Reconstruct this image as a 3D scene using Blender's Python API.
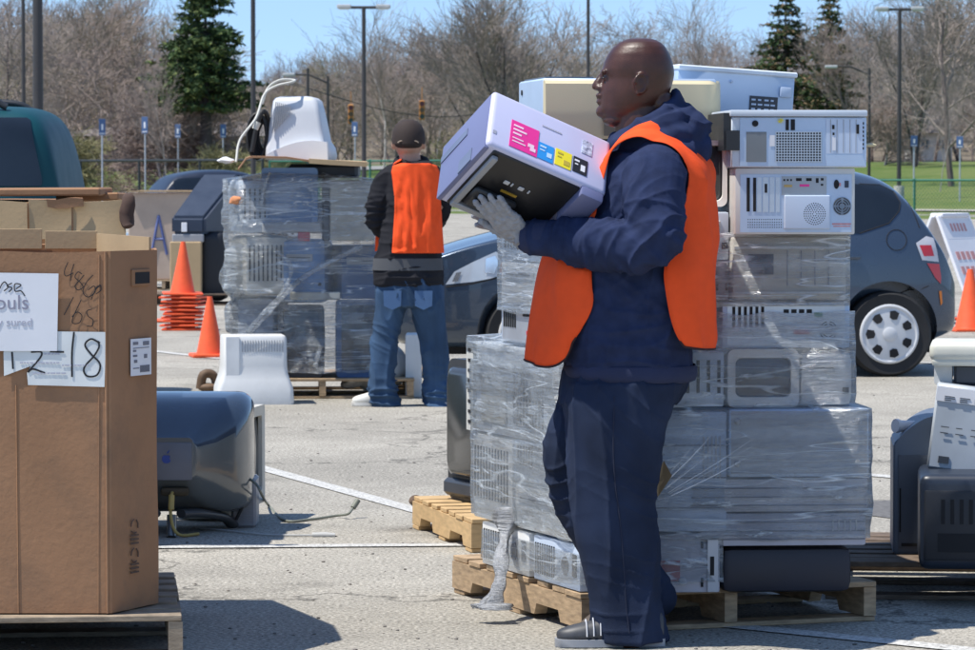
import bpy, bmesh, math, random
import numpy as np
from mathutils import Vector, Matrix, noise as mn
from mathutils.bvhtree import BVHTree
from mathutils.geometry import convex_hull_2d

R = math.radians
sc = bpy.context.scene
for o in list(bpy.data.objects): bpy.data.objects.remove(o)
COL = sc.collection

# ---------------------------------------------------------------- camera
F = 3600.0            # focal length in reference-photo pixels (975 wide)
CH = 1.41             # eye height of the photographer
PITCH = math.atan((325 - 175) / F)
cam_d = bpy.data.cameras.new('camera'); cam = bpy.data.objects.new('camera', cam_d); COL.objects.link(cam)
cam.location = (0, 0, CH); cam.rotation_euler = (R(90) - PITCH, 0, 0)
cam_d.sensor_width = 36; cam_d.lens = F / 975 * 36
cam_d.clip_start = .1; cam_d.clip_end = 3000
cam_d.dof.use_dof = True; cam_d.dof.focus_distance = 10.9; cam_d.dof.aperture_fstop = 20
sc.camera = cam

# ---------------------------------------------------------------- sky, sun, exposure
SUN_EL = 64.5
SDX, SDY = 1.0, 0.30                     # direction the shadows fall on the ground
w = bpy.data.worlds.new('World'); sc.world = w; w.use_nodes = True
nt = w.node_tree; nt.nodes.clear()
sky = nt.nodes.new('ShaderNodeTexSky'); sky.sky_type = 'NISHITA'; sky.sun_disc = False
sky.sun_elevation = R(SUN_EL); sky.sun_rotation = math.atan2(-SDX, -SDY)
sky.air_density = 1.0; sky.dust_density = 0.0; sky.ozone_density = 3.0; sky.altitude = 200
bg = nt.nodes.new('ShaderNodeBackground'); bg.inputs[1].default_value = .15
wo = nt.nodes.new('ShaderNodeOutputWorld')
tcw = nt.nodes.new('ShaderNodeTexCoord'); mpw = nt.nodes.new('ShaderNodeMapping'); mpw.vector_type = 'TEXTURE'
mpw.vector_type = 'POINT'; mpw.inputs['Location'].default_value = (0, 0, .13)
nt.links.new(tcw.outputs['Generated'], mpw.inputs[0]); nt.links.new(mpw.outputs[0], sky.inputs[0])
nt.links.new(sky.outputs[0], bg.inputs[0]); nt.links.new(bg.outputs[0], wo.inputs[0])
sd = bpy.data.lights.new('sun', 'SUN'); sd.energy = 4.4; sd.angle = R(.5); sd.color = (1, .955, .88)
sun = bpy.data.objects.new('sun', sd); COL.objects.link(sun)
k_ = math.tan(R(SUN_EL)) * math.hypot(SDX, SDY)
sun.rotation_euler = Vector((SDX, SDY, -k_)).to_track_quat('-Z', 'Y').to_euler()
sc.view_settings.view_transform = 'Standard'; sc.view_settings.look = 'None'
sc.view_settings.exposure = 0.38; sc.view_settings.gamma = 1.0; sc.view_settings.use_curve_mapping = False
sc.render.engine = 'CYCLES'
try:
    sc.cycles.transparent_max_bounces = 16; sc.cycles.max_bounces = 8; sc.cycles.caustics_reflective = False; sc.cycles.caustics_refractive = False
except Exception: pass

# ---------------------------------------------------------------- photo pixel -> world
def ray(px, py):
    x = (px - 487.5) / F; y = -(py - 325) / F
    c, s = math.cos(PITCH), math.sin(PITCH)
    return Vector((x, c + y * s, -s + y * c))
def P(px, py, Y):
    r = ray(px, py); t = Y / r.y
    return Vector((r.x * t, Y, CH + r.z * t))
def G(px, py, z=0.0):
    r = ray(px, py); t = (z - CH) / r.z
    return Vector((r.x * t, r.y * t, z))

# ---------------------------------------------------------------- materials
MATS = {}
def nd(t, k, loc=(0, 0)):
    n = t.nodes.new(k); n.location = loc; return n
def mat(name, col, rough=.6, metal=0.0, var=.12, vs=6.0, bump=0.0, bs=150.0, spec=.5, dirt=0.0, stretch=None, coat=0.0, trans=0.0, alpha=1.0, sheen=0.0, rvar=.08):
    if name in MATS: return MATS[name]
    m = bpy.data.materials.new(name); m.use_nodes = True; t = m.node_tree; b = t.nodes['Principled BSDF']
    tc = nd(t, 'ShaderNodeTexCoord'); mp = nd(t, 'ShaderNodeMapping'); t.links.new(tc.outputs['Object'], mp.inputs[0])
    if stretch: mp.inputs['Scale'].default_value = stretch
    n = nd(t, 'ShaderNodeTexNoise'); n.inputs['Scale'].default_value = vs; n.inputs['Detail'].default_value = 6
    t.links.new(mp.outputs[0], n.inputs['Vector'])
    cr = nd(t, 'ShaderNodeValToRGB'); e = cr.color_ramp.elements
    e[0].position = .3; e[1].position = .7
    e[0].color = tuple(max(0, c * (1 - var)) for c in col) + (1,); e[1].color = tuple(min(1, c * (1 + var)) for c in col) + (1,)
    t.links.new(n.outputs['Fac'], cr.inputs[0]); last = cr.outputs[0]
    if dirt:
        n2 = nd(t, 'ShaderNodeTexNoise'); n2.inputs['Scale'].default_value = 3.3; n2.inputs['Detail'].default_value = 9; n2.inputs['Roughness'].default_value = .7
        t.links.new(mp.outputs[0], n2.inputs['Vector'])
        c2 = nd(t, 'ShaderNodeValToRGB'); c2.color_ramp.elements[0].position = .5; c2.color_ramp.elements[1].position = .72
        c2.color_ramp.elements[1].color = (dirt, dirt, dirt, 1)
        t.links.new(n2.outputs['Fac'], c2.inputs[0])
        mx = nd(t, 'ShaderNodeMix'); mx.data_type = 'RGBA'; t.links.new(c2.outputs[0], mx.inputs[0]); t.links.new(last, mx.inputs[6])
        mx.inputs[7].default_value = (.10, .085, .07, 1); last = mx.outputs[2]
    t.links.new(last, b.inputs['Base Color'])
    mr = nd(t, 'ShaderNodeMapRange'); mr.inputs['To Min'].default_value = max(.02, rough - rvar); mr.inputs['To Max'].default_value = min(1, rough + rvar)
    t.links.new(n.outputs['Fac'], mr.inputs[0]); t.links.new(mr.outputs[0], b.inputs['Roughness'])
    b.inputs['Metallic'].default_value = metal; b.inputs['Specular IOR Level'].default_value = spec
    b.inputs['Coat Weight'].default_value = coat; b.inputs['Transmission Weight'].default_value = trans; b.inputs['Alpha'].default_value = alpha
    b.inputs['Sheen Weight'].default_value = sheen
    if bump:
        n3 = nd(t, 'ShaderNodeTexNoise'); n3.inputs['Scale'].default_value = bs; n3.inputs['Detail'].default_value = 4
        t.links.new(mp.outputs[0], n3.inputs['Vector'])
        bp = nd(t, 'ShaderNodeBump'); bp.inputs['Strength'].default_value = bump; bp.inputs['Distance'].default_value = .004
        t.links.new(n3.outputs['Fac'], bp.inputs['Height']); t.links.new(bp.outputs[0], b.inputs['Normal'])
    MATS[name] = m; return m

def m_asphalt():
    m = bpy.data.materials.new('asphalt'); m.use_nodes = True; t = m.node_tree; b = t.nodes['Principled BSDF']
    tc = nd(t, 'ShaderNodeTexCoord')
    def noi(s, d, r=.6, kind='ShaderNodeTexNoise'):
        n = nd(t, kind); n.inputs['Scale'].default_value = s
        if kind == 'ShaderNodeTexNoise': n.inputs['Detail'].default_value = d; n.inputs['Roughness'].default_value = r
        t.links.new(tc.outputs['Object'], n.inputs['Vector']); return n
    a = noi(70, 3, .75); big = noi(.5, 5); pat = noi(3.5, 6, .7)
    cr = nd(t, 'ShaderNodeValToRGB'); e = cr.color_ramp.elements
    e[0].position = .33; e[0].color = (.14, .132, .112, 1); e[1].position = .68; e[1].color = (.62, .58, .50, 1)
    x = e.new(.5); x.color = (.35, .325, .275, 1)
    t.links.new(a.outputs['Fac'], cr.inputs[0])
    mr = nd(t, 'ShaderNodeMapRange'); mr.inputs['From Min'].default_value = .3; mr.inputs['From Max'].default_value = .7; mr.inputs['To Min'].default_value = .8; mr.inputs['To Max'].default_value = 1.12
    t.links.new(big.outputs['Fac'], mr.inputs[0])
    mr2 = nd(t, 'ShaderNodeMapRange'); mr2.inputs['From Min'].default_value = .3; mr2.inputs['From Max'].default_value = .7; mr2.inputs['To Min'].default_value = .86; mr2.inputs['To Max'].default_value = 1.1
    t.links.new(pat.outputs['Fac'], mr2.inputs[0])
    mu = nd(t, 'ShaderNodeMath'); mu.operation = 'MULTIPLY'; t.links.new(mr.outputs[0], mu.inputs[0]); t.links.new(mr2.outputs[0], mu.inputs[1])
    st_ = noi(1.1, 7, .6); sr = nd(t, 'ShaderNodeMapRange'); sr.inputs['From Min'].default_value = .60; sr.inputs['From Max'].default_value = .70; sr.inputs['To Min'].default_value = 1; sr.inputs['To Max'].default_value = .62
    t.links.new(st_.outputs['Fac'], sr.inputs[0]); m0 = nd(t, 'ShaderNodeMath'); m0.operation = 'MULTIPLY'; t.links.new(mu.outputs[0], m0.inputs[0]); t.links.new(sr.outputs[0], m0.inputs[1]); mu = m0
    # cracks
    v = nd(t, 'ShaderNodeTexVoronoi'); v.feature = 'DISTANCE_TO_EDGE'; v.inputs['Scale'].default_value = .33
    n4 = noi(1.4, 6); vm = nd(t, 'ShaderNodeVectorMath'); vm.operation = 'MULTIPLY_ADD'; vm.inputs[1].default_value = (1.6,) * 3
    t.links.new(n4.outputs['Color'], vm.inputs[0]); t.links.new(tc.outputs['Object'], vm.inputs[2]); t.links.new(vm.outputs[0], v.inputs['Vector'])
    cm = nd(t, 'ShaderNodeMapRange'); cm.inputs['From Max'].default_value = .009; cm.inputs['To Min'].default_value = .35
    t.links.new(v.outputs['Distance'], cm.inputs[0])
    mu2 = nd(t, 'ShaderNodeMath'); mu2.operation = 'MULTIPLY'; t.links.new(mu.outputs[0], mu2.inputs[0]); t.links.new(cm.outputs[0], mu2.inputs[1])
    vs = nd(t, 'ShaderNodeVectorMath'); vs.operation = 'SCALE'; t.links.new(cr.outputs[0], vs.inputs[0]); t.links.new(mu2.outputs[0], vs.inputs['Scale'])
    t.links.new(vs.outputs[0], b.inputs['Base Color']); b.inputs['Roughness'].default_value = .85; b.inputs['Specular IOR Level'].default_value = .3
    bp = nd(t, 'ShaderNodeBump'); bp.inputs['Strength'].default_value = .55; bp.inputs['Distance'].default_value = .006
    t.links.new(a.outputs['Fac'], bp.inputs['Height']); t.links.new(bp.outputs[0], b.inputs['Normal'])
    MATS['asphalt'] = m; return m
def m_line():
    m = bpy.data.materials.new('worn line paint'); m.use_nodes = True; t = m.node_tree; b = t.nodes['Principled BSDF']
    tc = nd(t, 'ShaderNodeTexCoord'); n = nd(t, 'ShaderNodeTexNoise'); n.inputs['Scale'].default_value = 60; n.inputs['Detail'].default_value = 8; n.inputs['Roughness'].default_value = .8
    t.links.new(tc.outputs['Object'], n.inputs['Vector'])
    cr = nd(t, 'ShaderNodeValToRGB'); e = cr.color_ramp.elements
    e[0].position = .4; e[0].color = (.26, .25, .23, 1); e[1].position = .55; e[1].color = (.62, .61, .57, 1)
    t.links.new(n.outputs['Fac'], cr.inputs[0]); t.links.new(cr.outputs[0], b.inputs['Base Color']); b.inputs['Roughness'].default_value = .8
    return m
def m_grass(name, c0, c1, s=1.2):
    m = bpy.data.materials.new(name); m.use_nodes = True; t = m.node_tree; b = t.nodes['Principled BSDF']
    tc = nd(t, 'ShaderNodeTexCoord'); n = nd(t, 'ShaderNodeTexNoise'); n.inputs['Scale'].default_value = s; n.inputs['Detail'].default_value = 12; n.inputs['Roughness'].default_value = .75
    n2 = nd(t, 'ShaderNodeTexNoise'); n2.inputs['Scale'].default_value = .09; n2.inputs['Detail'].default_value = 4
    ad = nd(t, 'ShaderNodeMath'); ad.operation = 'ADD'
    t.links.new(tc.outputs['Object'], n.inputs['Vector']); t.links.new(tc.outputs['Object'], n2.inputs['Vector'])
    t.links.new(n.outputs['Fac'], ad.inputs[0]); t.links.new(n2.outputs['Fac'], ad.inputs[1])
    cr = nd(t, 'ShaderNodeValToRGB'); e = cr.color_ramp.elements; e[0].position = .85 / 2 * 1.9 / 2 + .35; e[1].position = .62
    e[0].position = .4; e[1].position = .62
    mu = nd(t, 'ShaderNodeMath'); mu.operation = 'MULTIPLY'; mu.inputs[1].default_value = .5; t.links.new(ad.outputs[0], mu.inputs[0])
    e[0].color = c0 + (1,); e[1].color = c1 + (1,)
    t.links.new(mu.outputs[0], cr.inputs[0]); t.links.new(cr.outputs[0], b.inputs['Base Color']); b.inputs['Roughness'].default_value = .9; b.inputs['Specular IOR Level'].default_value = .1
    return m
def m_film(name='stretch film', base=.22, hi=.55, tint=(.84, .93, 1.0)):
    """layered polythene stretch film: mostly see-through, milky and shiny along its streaks"""
    m = bpy.data.materials.new(name); m.use_nodes = True; t = m.node_tree; t.nodes.clear()
    out = nd(t, 'ShaderNodeOutputMaterial'); tc = nd(t, 'ShaderNodeTexCoord')
    def st(scale, sv, rot, det=7, ro=.7):
        mp = nd(t, 'ShaderNodeMapping'); mp.inputs['Scale'].default_value = sv; mp.inputs['Rotation'].default_value = rot
        n = nd(t, 'ShaderNodeTexNoise'); n.inputs['Scale'].default_value = scale; n.inputs['Detail'].default_value = det; n.inputs['Roughness'].default_value = ro
        n.inputs['Distortion'].default_value = .4
        t.links.new(tc.outputs['Object'], mp.inputs[0]); t.links.new(mp.outputs[0], n.inputs['Vector']); return n
    a = st(2.2, (.45, .45, 6), (0, R(6), 0)); b_ = st(2.4, (.5, .5, 9), (0, R(-16), 0)); c = st(3.5, (1, 1, 1), (0, 0, 0), 4); h = st(7, (.8, .8, 3.4), (0, R(-20), 0), 8, .65)
    mxm = nd(t, 'ShaderNodeMath'); mxm.operation = 'MAXIMUM'; t.links.new(a.outputs['Fac'], mxm.inputs[0]); t.links.new(b_.outputs['Fac'], mxm.inputs[1])
    mr = nd(t, 'ShaderNodeMapRange'); mr.inputs['From Min'].default_value = .48; mr.inputs['From Max'].default_value = .74; mr.inputs['To Min'].default_value = base; mr.inputs['To Max'].default_value = hi
    t.links.new(mxm.outputs[0], mr.inputs[0])
    mr2 = nd(t, 'ShaderNodeMapRange'); mr2.inputs['From Min'].default_value = .35; mr2.inputs['From Max'].default_value = .65; mr2.inputs['To Min'].default_value = .5; mr2.inputs['To Max'].default_value = 1.35
    t.links.new(c.outputs['Fac'], mr2.inputs[0])
    mu = nd(t, 'ShaderNodeMath'); mu.operation = 'MULTIPLY'; t.links.new(mr.outputs[0], mu.inputs[0]); t.links.new(mr2.outputs[0], mu.inputs[1]); mu.use_clamp = True
    gl = nd(t, 'ShaderNodeMapRange'); gl.inputs['From Min'].default_value = .585; gl.inputs['From Max'].default_value = .66; gl.inputs['To Max'].default_value = .75  # noise mask paints white glints into the film
    t.links.new(h.outputs['Fac'], gl.inputs[0]); mg_ = nd(t, 'ShaderNodeMath'); mg_.operation = 'MAXIMUM'; t.links.new(mu.outputs[0], mg_.inputs[0]); t.links.new(gl.outputs[0], mg_.inputs[1]); mu = mg_
    for rot_, sc_ in ((R(-24), 1.7), (R(10), 1.3)):      # fine tension lines, their glints painted white
        ln_ = st(sc_, (.45, .45, 5), (0, rot_, 0), 3, .5)
        s1 = nd(t, 'ShaderNodeMath'); s1.operation = 'SUBTRACT'; s1.inputs[1].default_value = .5; t.links.new(ln_.outputs['Fac'], s1.inputs[0])
        s2 = nd(t, 'ShaderNodeMath'); s2.operation = 'ABSOLUTE'; t.links.new(s1.outputs[0], s2.inputs[0])
        s3 = nd(t, 'ShaderNodeMapRange'); s3.inputs['From Max'].default_value = .010; s3.inputs['To Min'].default_value = .8; s3.inputs['To Max'].default_value = 0; t.links.new(s2.outputs[0], s3.inputs[0])
        s4 = nd(t, 'ShaderNodeMath'); s4.operation = 'MULTIPLY'; t.links.new(s3.outputs[0], s4.inputs[0]); t.links.new(mr2.outputs[0], s4.inputs[1])
        s5 = nd(t, 'ShaderNodeMath'); s5.operation = 'MAXIMUM'; s5.use_clamp = True; t.links.new(mu.outputs[0], s5.inputs[0]); t.links.new(s4.outputs[0], s5.inputs[1]); mu = s5
    tr = nd(t, 'ShaderNodeBsdfTransparent'); tr.inputs[0].default_value = (.98, .99, 1, 1)
    p = nd(t, 'ShaderNodeBsdfPrincipled'); p.inputs['Base Color'].default_value = tint + (1,); p.inputs['Roughness'].default_value = .22; p.inputs['Specular IOR Level'].default_value = .8
    tl = nd(t, 'ShaderNodeBsdfTranslucent'); tl.inputs[0].default_value = tint + (1,)
    ad = nd(t, 'ShaderNodeMath'); ad.operation = 'ADD'; t.links.new(a.outputs['Fac'], ad.inputs[0]); t.links.new(h.outputs['Fac'], ad.inputs[1])
    ad2 = nd(t, 'ShaderNodeMath'); ad2.operation = 'ADD'; t.links.new(ad.outputs[0], ad2.inputs[0]); t.links.new(b_.outputs['Fac'], ad2.inputs[1])
    bp = nd(t, 'ShaderNodeBump'); bp.inputs['Strength'].default_value = 1.0; bp.inputs['Distance'].default_value = .03
    t.links.new(ad2.outputs[0], bp.inputs['Height']); t.links.new(bp.outputs[0], p.inputs['Normal'])
    g = nd(t, 'ShaderNodeBsdfGlossy'); g.inputs['Roughness'].default_value = .12; t.links.new(bp.outputs[0], g.inputs['Normal'])
    lw = nd(t, 'ShaderNodeFresnel'); lw.inputs[0].default_value = 1.22; t.links.new(bp.outputs[0], lw.inputs['Normal'])
    m0 = nd(t, 'ShaderNodeMixShader'); m0.inputs[0].default_value = .12; t.links.new(p.outputs[0], m0.inputs[1]); t.links.new(tl.outputs[0], m0.inputs[2])
    m1 = nd(t, 'ShaderNodeMixShader'); t.links.new(mu.outputs[0], m1.inputs[0]); t.links.new(tr.outputs[0], m1.inputs[1]); t.links.new(m0.outputs[0], m1.inputs[2])
    m2 = nd(t, 'ShaderNodeMixShader'); t.links.new(lw.outputs[0], m2.inputs[0]); t.links.new(m1.outputs[0], m2.inputs[1]); t.links.new(g.outputs[0], m2.inputs[2])
    t.links.new(m2.outputs[0], out.inputs[0]); MATS[name] = m; return m

ASPH = m_asphalt(); LINE = m_line()
FILM = m_film(); FILMD = m_film('dense stretch film', .8, 1.0, (.95, .97, 1)); FILMC = m_film('thin stretch film', .18, .5, (.85, .93, 1))
CARD = mat('cardboard', (.35, .192, .105), .85, var=.12, vs=3, bump=.3, bs=60, dirt=.38, spec=.2)
CARDL = mat('light cardboard', (.46, .33, .19), .85, var=.08, vs=4, bump=.2, bs=60, spec=.2)
CARDIN = mat('cardboard inside', (.42, .29, .17), .9, var=.06, spec=.15)
WOOD = mat('pallet wood', (.42, .30, .185), .8, var=.28, vs=9, bump=.4, bs=60, dirt=.35, stretch=(2, 2, 9), spec=.2)
WOODG = mat('weathered pallet wood', (.30, .24, .175), .85, var=.3, vs=9, bump=.4, bs=60, dirt=.4, stretch=(2, 2, 9), spec=.2)
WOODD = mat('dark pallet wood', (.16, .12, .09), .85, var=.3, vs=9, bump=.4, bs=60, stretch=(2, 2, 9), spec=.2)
BEIGE = mat('beige computer plastic', (.60, .57, .49), .5, var=.05, bump=.12, bs=400)
CREAM = mat('yellowed cream plastic', (.66, .56, .35), .5, var=.05, vs=3, bump=.1, bs=300)
WHITEP = mat('white plastic', (.72, .72, .70), .42, var=.04, vs=4, dirt=.12)
GREYP = mat('grey plastic', (.30, .31, .33), .5, var=.07, bump=.1, bs=300)
LGREY = mat('light grey plastic', (.50, .51, .53), .5, var=.05, bump=.1, bs=300)
STEEL = mat('zinc steel', (.55, .60, .66), .38, metal=.55, var=.07, vs=14, dirt=.1)
PAINTG = mat('grey painted steel', (.42, .45, .49), .45, var=.06, vs=8)
BLACKP = mat('black plastic', (.022, .023, .026), .42, var=.15, bump=.1, bs=300)
CHAR = mat('charcoal plastic', (.045, .052, .065), .45, var=.12, bump=.1, bs=300)
NAVYB = mat('dark blue grey plastic', (.028, .042, .072), .4, var=.1)
DARK = mat('dark opening', (.012, .012, .014), .8)
GREEN = mat('circuit green', (.06, .25, .12), .5)
RED = mat('red label', (.62, .05, .07), .5)
PINK = mat('pink sticker', (.85, .04, .30), .45, var=.04)
CYAN = mat('blue sticker', (.03, .30, .72), .45, var=.04)
YELL = mat('yellow sticker', (.90, .75, .03), .45, var=.04)
PAPER = mat('white paper', (.80, .80, .82), .8, var=.03, bump=.1, bs=20)
INK = mat('black marker ink', (.012, .012, .015), .7)
INKG = mat('grey print ink', (.20, .20, .23), .7)
INKB = mat('blue marker ink', (.10, .13, .30), .7)
LAV = mat('pale lavender plastic', (.56, .56, .74), .4, var=.03, vs=5)
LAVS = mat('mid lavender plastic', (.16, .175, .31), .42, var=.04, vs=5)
ORANGE = mat('fluorescent orange mesh cloth', (.98, .10, .022), .8, var=.05, vs=30, bump=.35, bs=600, spec=.2)
CONE = mat('orange cone rubber', (.90, .115, .03), .55, var=.08, vs=12, dirt=.12)
NAVY = mat('navy sweatshirt cotton', (.026, .037, .086), .92, var=.18, vs=25, bump=.6, bs=500, spec=.12)
NAVYP = mat('navy work trouser cloth', (.019, .029, .060), .85, var=.4, vs=5, bump=.5, bs=700, spec=.18)
SKIN = mat('dark brown skin', (.060, .021, .012), .38, var=.25, vs=22, bump=.22, bs=300, spec=.5)
SKINL = mat('light skin', (.45, .25, .17), .5, var=.08)
GLOVE = mat('grey knit glove', (.32, .33, .36), .9, var=.12, vs=60, bump=.7, bs=220, spec=.2)
GLOVEP = mat('pale rubber palm', (.45, .47, .50), .6, var=.08)
JEANS = mat('faded blue denim', (.042, .082, .150), .85, var=.32, vs=7, bump=.5, bs=500, spec=.2, stretch=(1, 1, .5))
BLACKC = mat('black jacket cloth', (.018, .018, .022), .85, var=.2, bump=.3, bs=300, spec=.2)
BROWNC = mat('dark brown cap cloth', (.035, .022, .018), .85, var=.15, bump=.3, bs=400)
RUB = mat('black rubber', (.018, .018, .019), .75, var=.2, vs=20)
CARP = mat('slate blue car paint', (.050, .074, .112), .28, metal=.35, var=.03, coat=.8)
TEAL = mat('dark teal car paint', (.003, .055, .070), .5, metal=.0, var=.03, coat=.0, spec=.3)
GLASS = mat('dark car glass', (.010, .014, .020), .06, spec=.7, rvar=.01)
SILV = mat('silver wheel paint', (.62, .63, .64), .35, metal=.0, var=.05)
CONC = mat('kerb concrete', (.42, .40, .36), .9, var=.12, bump=.4, bs=40)
YPAINT = mat('yellow kerb paint', (.75, .55, .04), .8, var=.12)
POLEM = mat('dark bronze pole paint', (.045, .04, .038), .5, var=.1)
CAB = mat('grey cable jacket', (.45, .45, .43), .6)
CABD = mat('black cable jacket', (.02, .02, .02), .6)
CABY = mat('yellow-brown cable jacket', (.45, .33, .10), .6)

# ---------------------------------------------------------------- mesh helpers
def new(): return bmesh.new()
def box(bm, c, s, M=None, bev=0.0, seg=1, taper=None, rz=0.0):
    r = bmesh.ops.create_cube(bm, size=1.0); vs = r['verts']
    for v in vs:
        x, y, z = v.co.x * s[0], v.co.y * s[1], v.co.z * s[2]
        if taper and v.co.z > 0: x *= taper[0]; y *= taper[1]
        v.co = (x, y, z)
    if rz: bmesh.ops.rotate(bm, verts=vs, cent=(0, 0, 0), matrix=Matrix.Rotation(rz, 3, 'Z'))
    bmesh.ops.translate(bm, verts=vs, vec=c)
    if bev > 0:
        b = min(bev, min(s) * .45)
        es = list({e for v in vs for e in v.link_edges})
        rr = bmesh.ops.bevel(bm, geom=es, offset=b, segments=seg, profile=.6, affect='EDGES', clamp_overlap=True)
        vs = list({v for f in rr['faces'] for v in f.verts} | {v for v in vs if v.is_valid})
    if M is not None: bmesh.ops.transform(bm, matrix=M, verts=vs)
    return vs
def b2(bm, x0, x1, y0, y1, z0, z1, **k):
    return box(bm, ((x0 + x1) / 2, (y0 + y1) / 2, (z0 + z1) / 2), (abs(x1 - x0), abs(y1 - y0), abs(z1 - z0)), **k)
def rings(bm, RR, close=True, cap0=True, cap1=True):
    L = [[bm.verts.new(p) for p in r] for r in RR]; n = len(L[0])
    for a, b in zip(L, L[1:]):
        for i in range(n if close else n - 1):
            j = (i + 1) % n
            try: bm.faces.new((a[i], a[j], b[j], b[i]))
            except ValueError: pass
    if cap0: bm.faces.new(L[0][::-1])
    if cap1: bm.faces.new(L[-1])
    return L
def frame_of(d, up=Vector((0, 0, 1))):
    d = d.normalized()
    if abs(d.dot(up)) > .95: up = Vector((1, 0, 0))
    a = d.cross(up).normalized(); return a, a.cross(d).normalized()
def tube(bm, pts, rad, n=10, cap=True, flat=None):
    pts = [Vector(p) for p in pts]; m = len(pts)
    if not hasattr(rad, '__len__'): rad = [rad] * m
    RR = []; pa = None
    for i, p in enumerate(pts):
        d = pts[min(i + 1, m - 1)] - pts[max(i - 1, 0)]
        if d.length < 1e-9: d = Vector((0, 0, 1))
        d.normalize()
        if pa is None: a, b = frame_of(d)
        else:
            a = (pa - d * pa.dot(d)); a = a.normalized() if a.length > 1e-6 else frame_of(d)[0]; b = a.cross(d)
        pa = a; r = rad[i]; ra, rb = (r if hasattr(r, '__len__') else (r, r))
        RR.append([p + a * (math.cos(2 * math.pi * k / n) * ra) + b * (math.sin(2 * math.pi * k / n) * rb) for k in range(n)])
    rings(bm, RR, True, cap, cap)
def spline(pts, n=8):
    pts = [Vector(p) for p in pts]; q = [pts[0] * 2 - pts[1]] + pts + [pts[-1] * 2 - pts[-2]]; out = []
    for i in range(1, len(q) - 2):
        for k in range(n):
            t = k / n; a, b, c, d = q[i - 1], q[i], q[i + 1], q[i + 2]
            out.append(.5 * ((2 * b) + (c - a) * t + (2 * a - 5 * b + 4 * c - d) * t * t + (3 * b - a - 3 * c + d) * t ** 3))
    out.append(pts[-1]); return out
def cyl(bm, p0, p1, r0, r1=None, n=16): tube(bm, [p0, p1], [r0, r1 if r1 is not None else r0], n)
def ell(bm, c, r, M=None, u=16, v=10):
    q = bmesh.ops.create_uvsphere(bm, u_segments=u, v_segments=v, radius=1.0); vs = q['verts']
    T = Matrix.Translation(c) @ (M.to_4x4() if M is not None else Matrix()) @ Matrix.Diagonal((r[0], r[1], r[2], 1))
    bmesh.ops.transform(bm, matrix=T, verts=vs); return vs
def lathe(bm, prof, c=(0, 0, 0), n=32, axis='Z', cap0=True, cap1=True):
    c = Vector(c); RR = []
    for r, h in prof:
        ring = []
        for k in range(n):
            a = 2 * math.pi * k / n; x, y = math.cos(a) * r, math.sin(a) * r
            ring.append(c + (Vector((x, y, h)) if axis == 'Z' else Vector((x, h, y)) if axis == 'Y' else Vector((h, x, y))))
        RR.append(ring)
    rings(bm, RR, True, cap0, cap1)
def prism(bm, poly, y0, y1, M=None):
    """poly in (x,z) extruded along y"""
    a = [bm.verts.new((x, y0, z)) for x, z in poly]; b = [bm.verts.new((x, y1, z)) for x, z in poly]; n = len(poly)
    bm.faces.new(a); bm.faces.new(b[::-1])
    for i in range(n): bm.faces.new((a[i], b[i], b[(i + 1) % n], a[(i + 1) % n]))
    if M is not None: bmesh.ops.transform(bm, matrix=M, verts=a + b)
    return a + b
def stroke(bm, pts, wd, M, y=0.0, th=.0006):
    """a pen stroke on a local x-z plane, as a thin ribbon; M maps it to where it is written"""
    pts = spline([(x, 0, z) for x, z in pts], 5) if len(pts) > 2 else [Vector((x, 0, z)) for x, z in pts]
    tube(bm, [M @ Vector((p.x, y, p.z)) for p in pts], [(wd, wd)] * len(pts), 4)
def obj(name, bm, m, parent=None, smooth=None, kind=None):
    bmesh.ops.recalc_face_normals(bm, faces=bm.faces)
    me = bpy.data.meshes.new(name); bm.to_mesh(me); bm.free()
    for x in (m if isinstance(m, (list, tuple)) else [m]): me.materials.append(x)
    o = bpy.data.objects.new(name, me); COL.objects.link(o)
    if parent: o.parent = parent
    if kind: o['kind'] = kind
    if smooth is not None:
        me.shade_smooth()
        if smooth < 179: me.set_sharp_from_angle(angle=R(smooth))
    return o
def thing(name, label, cat, loc=(0, 0, 0), rz=0, group=None, rot=None):
    o = bpy.data.objects.new(name, None); COL.objects.link(o); o.location = loc
    o.rotation_euler = rot if rot else (0, 0, rz); o.empty_display_size = .1
    o['label'] = label; o['category'] = cat
    if group: o['group'] = group
    return o
def tag(o, label, cat, group=None, kind=None):
    if label: o['label'] = label
    if cat: o['category'] = cat
    if group: o['group'] = group
    if kind: o['kind'] = kind
    return o
def dup(root, loc=None, rz=None, label=None, scale=None, rot=None):
    r = root.copy(); COL.objects.link(r)
    if loc is not None: r.location = loc
    if rz is not None: r.rotation_euler = (0, 0, rz)
    if rot is not None: r.rotation_euler = rot
    if scale is not None: r.scale = scale if hasattr(scale, '__len__') else (scale,) * 3
    if label: r['label'] = label
    def rec(a, b):
        for ch in list(a.children):
            if ch == b: continue
            c = ch.copy(); COL.objects.link(c); c.parent = b; c.matrix_parent_inverse = ch.matrix_parent_inverse.copy(); rec(ch, c)
    kids = list(root.children)
    for ch in kids:
        c = ch.copy(); COL.objects.link(c); c.parent = r; rec(ch, c)
    return r
def evald(o):
    dg = bpy.context.evaluated_depsgraph_get(); dg.update()
    return bpy.data.meshes.new_from_object(o.evaluated_get(dg))
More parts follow.
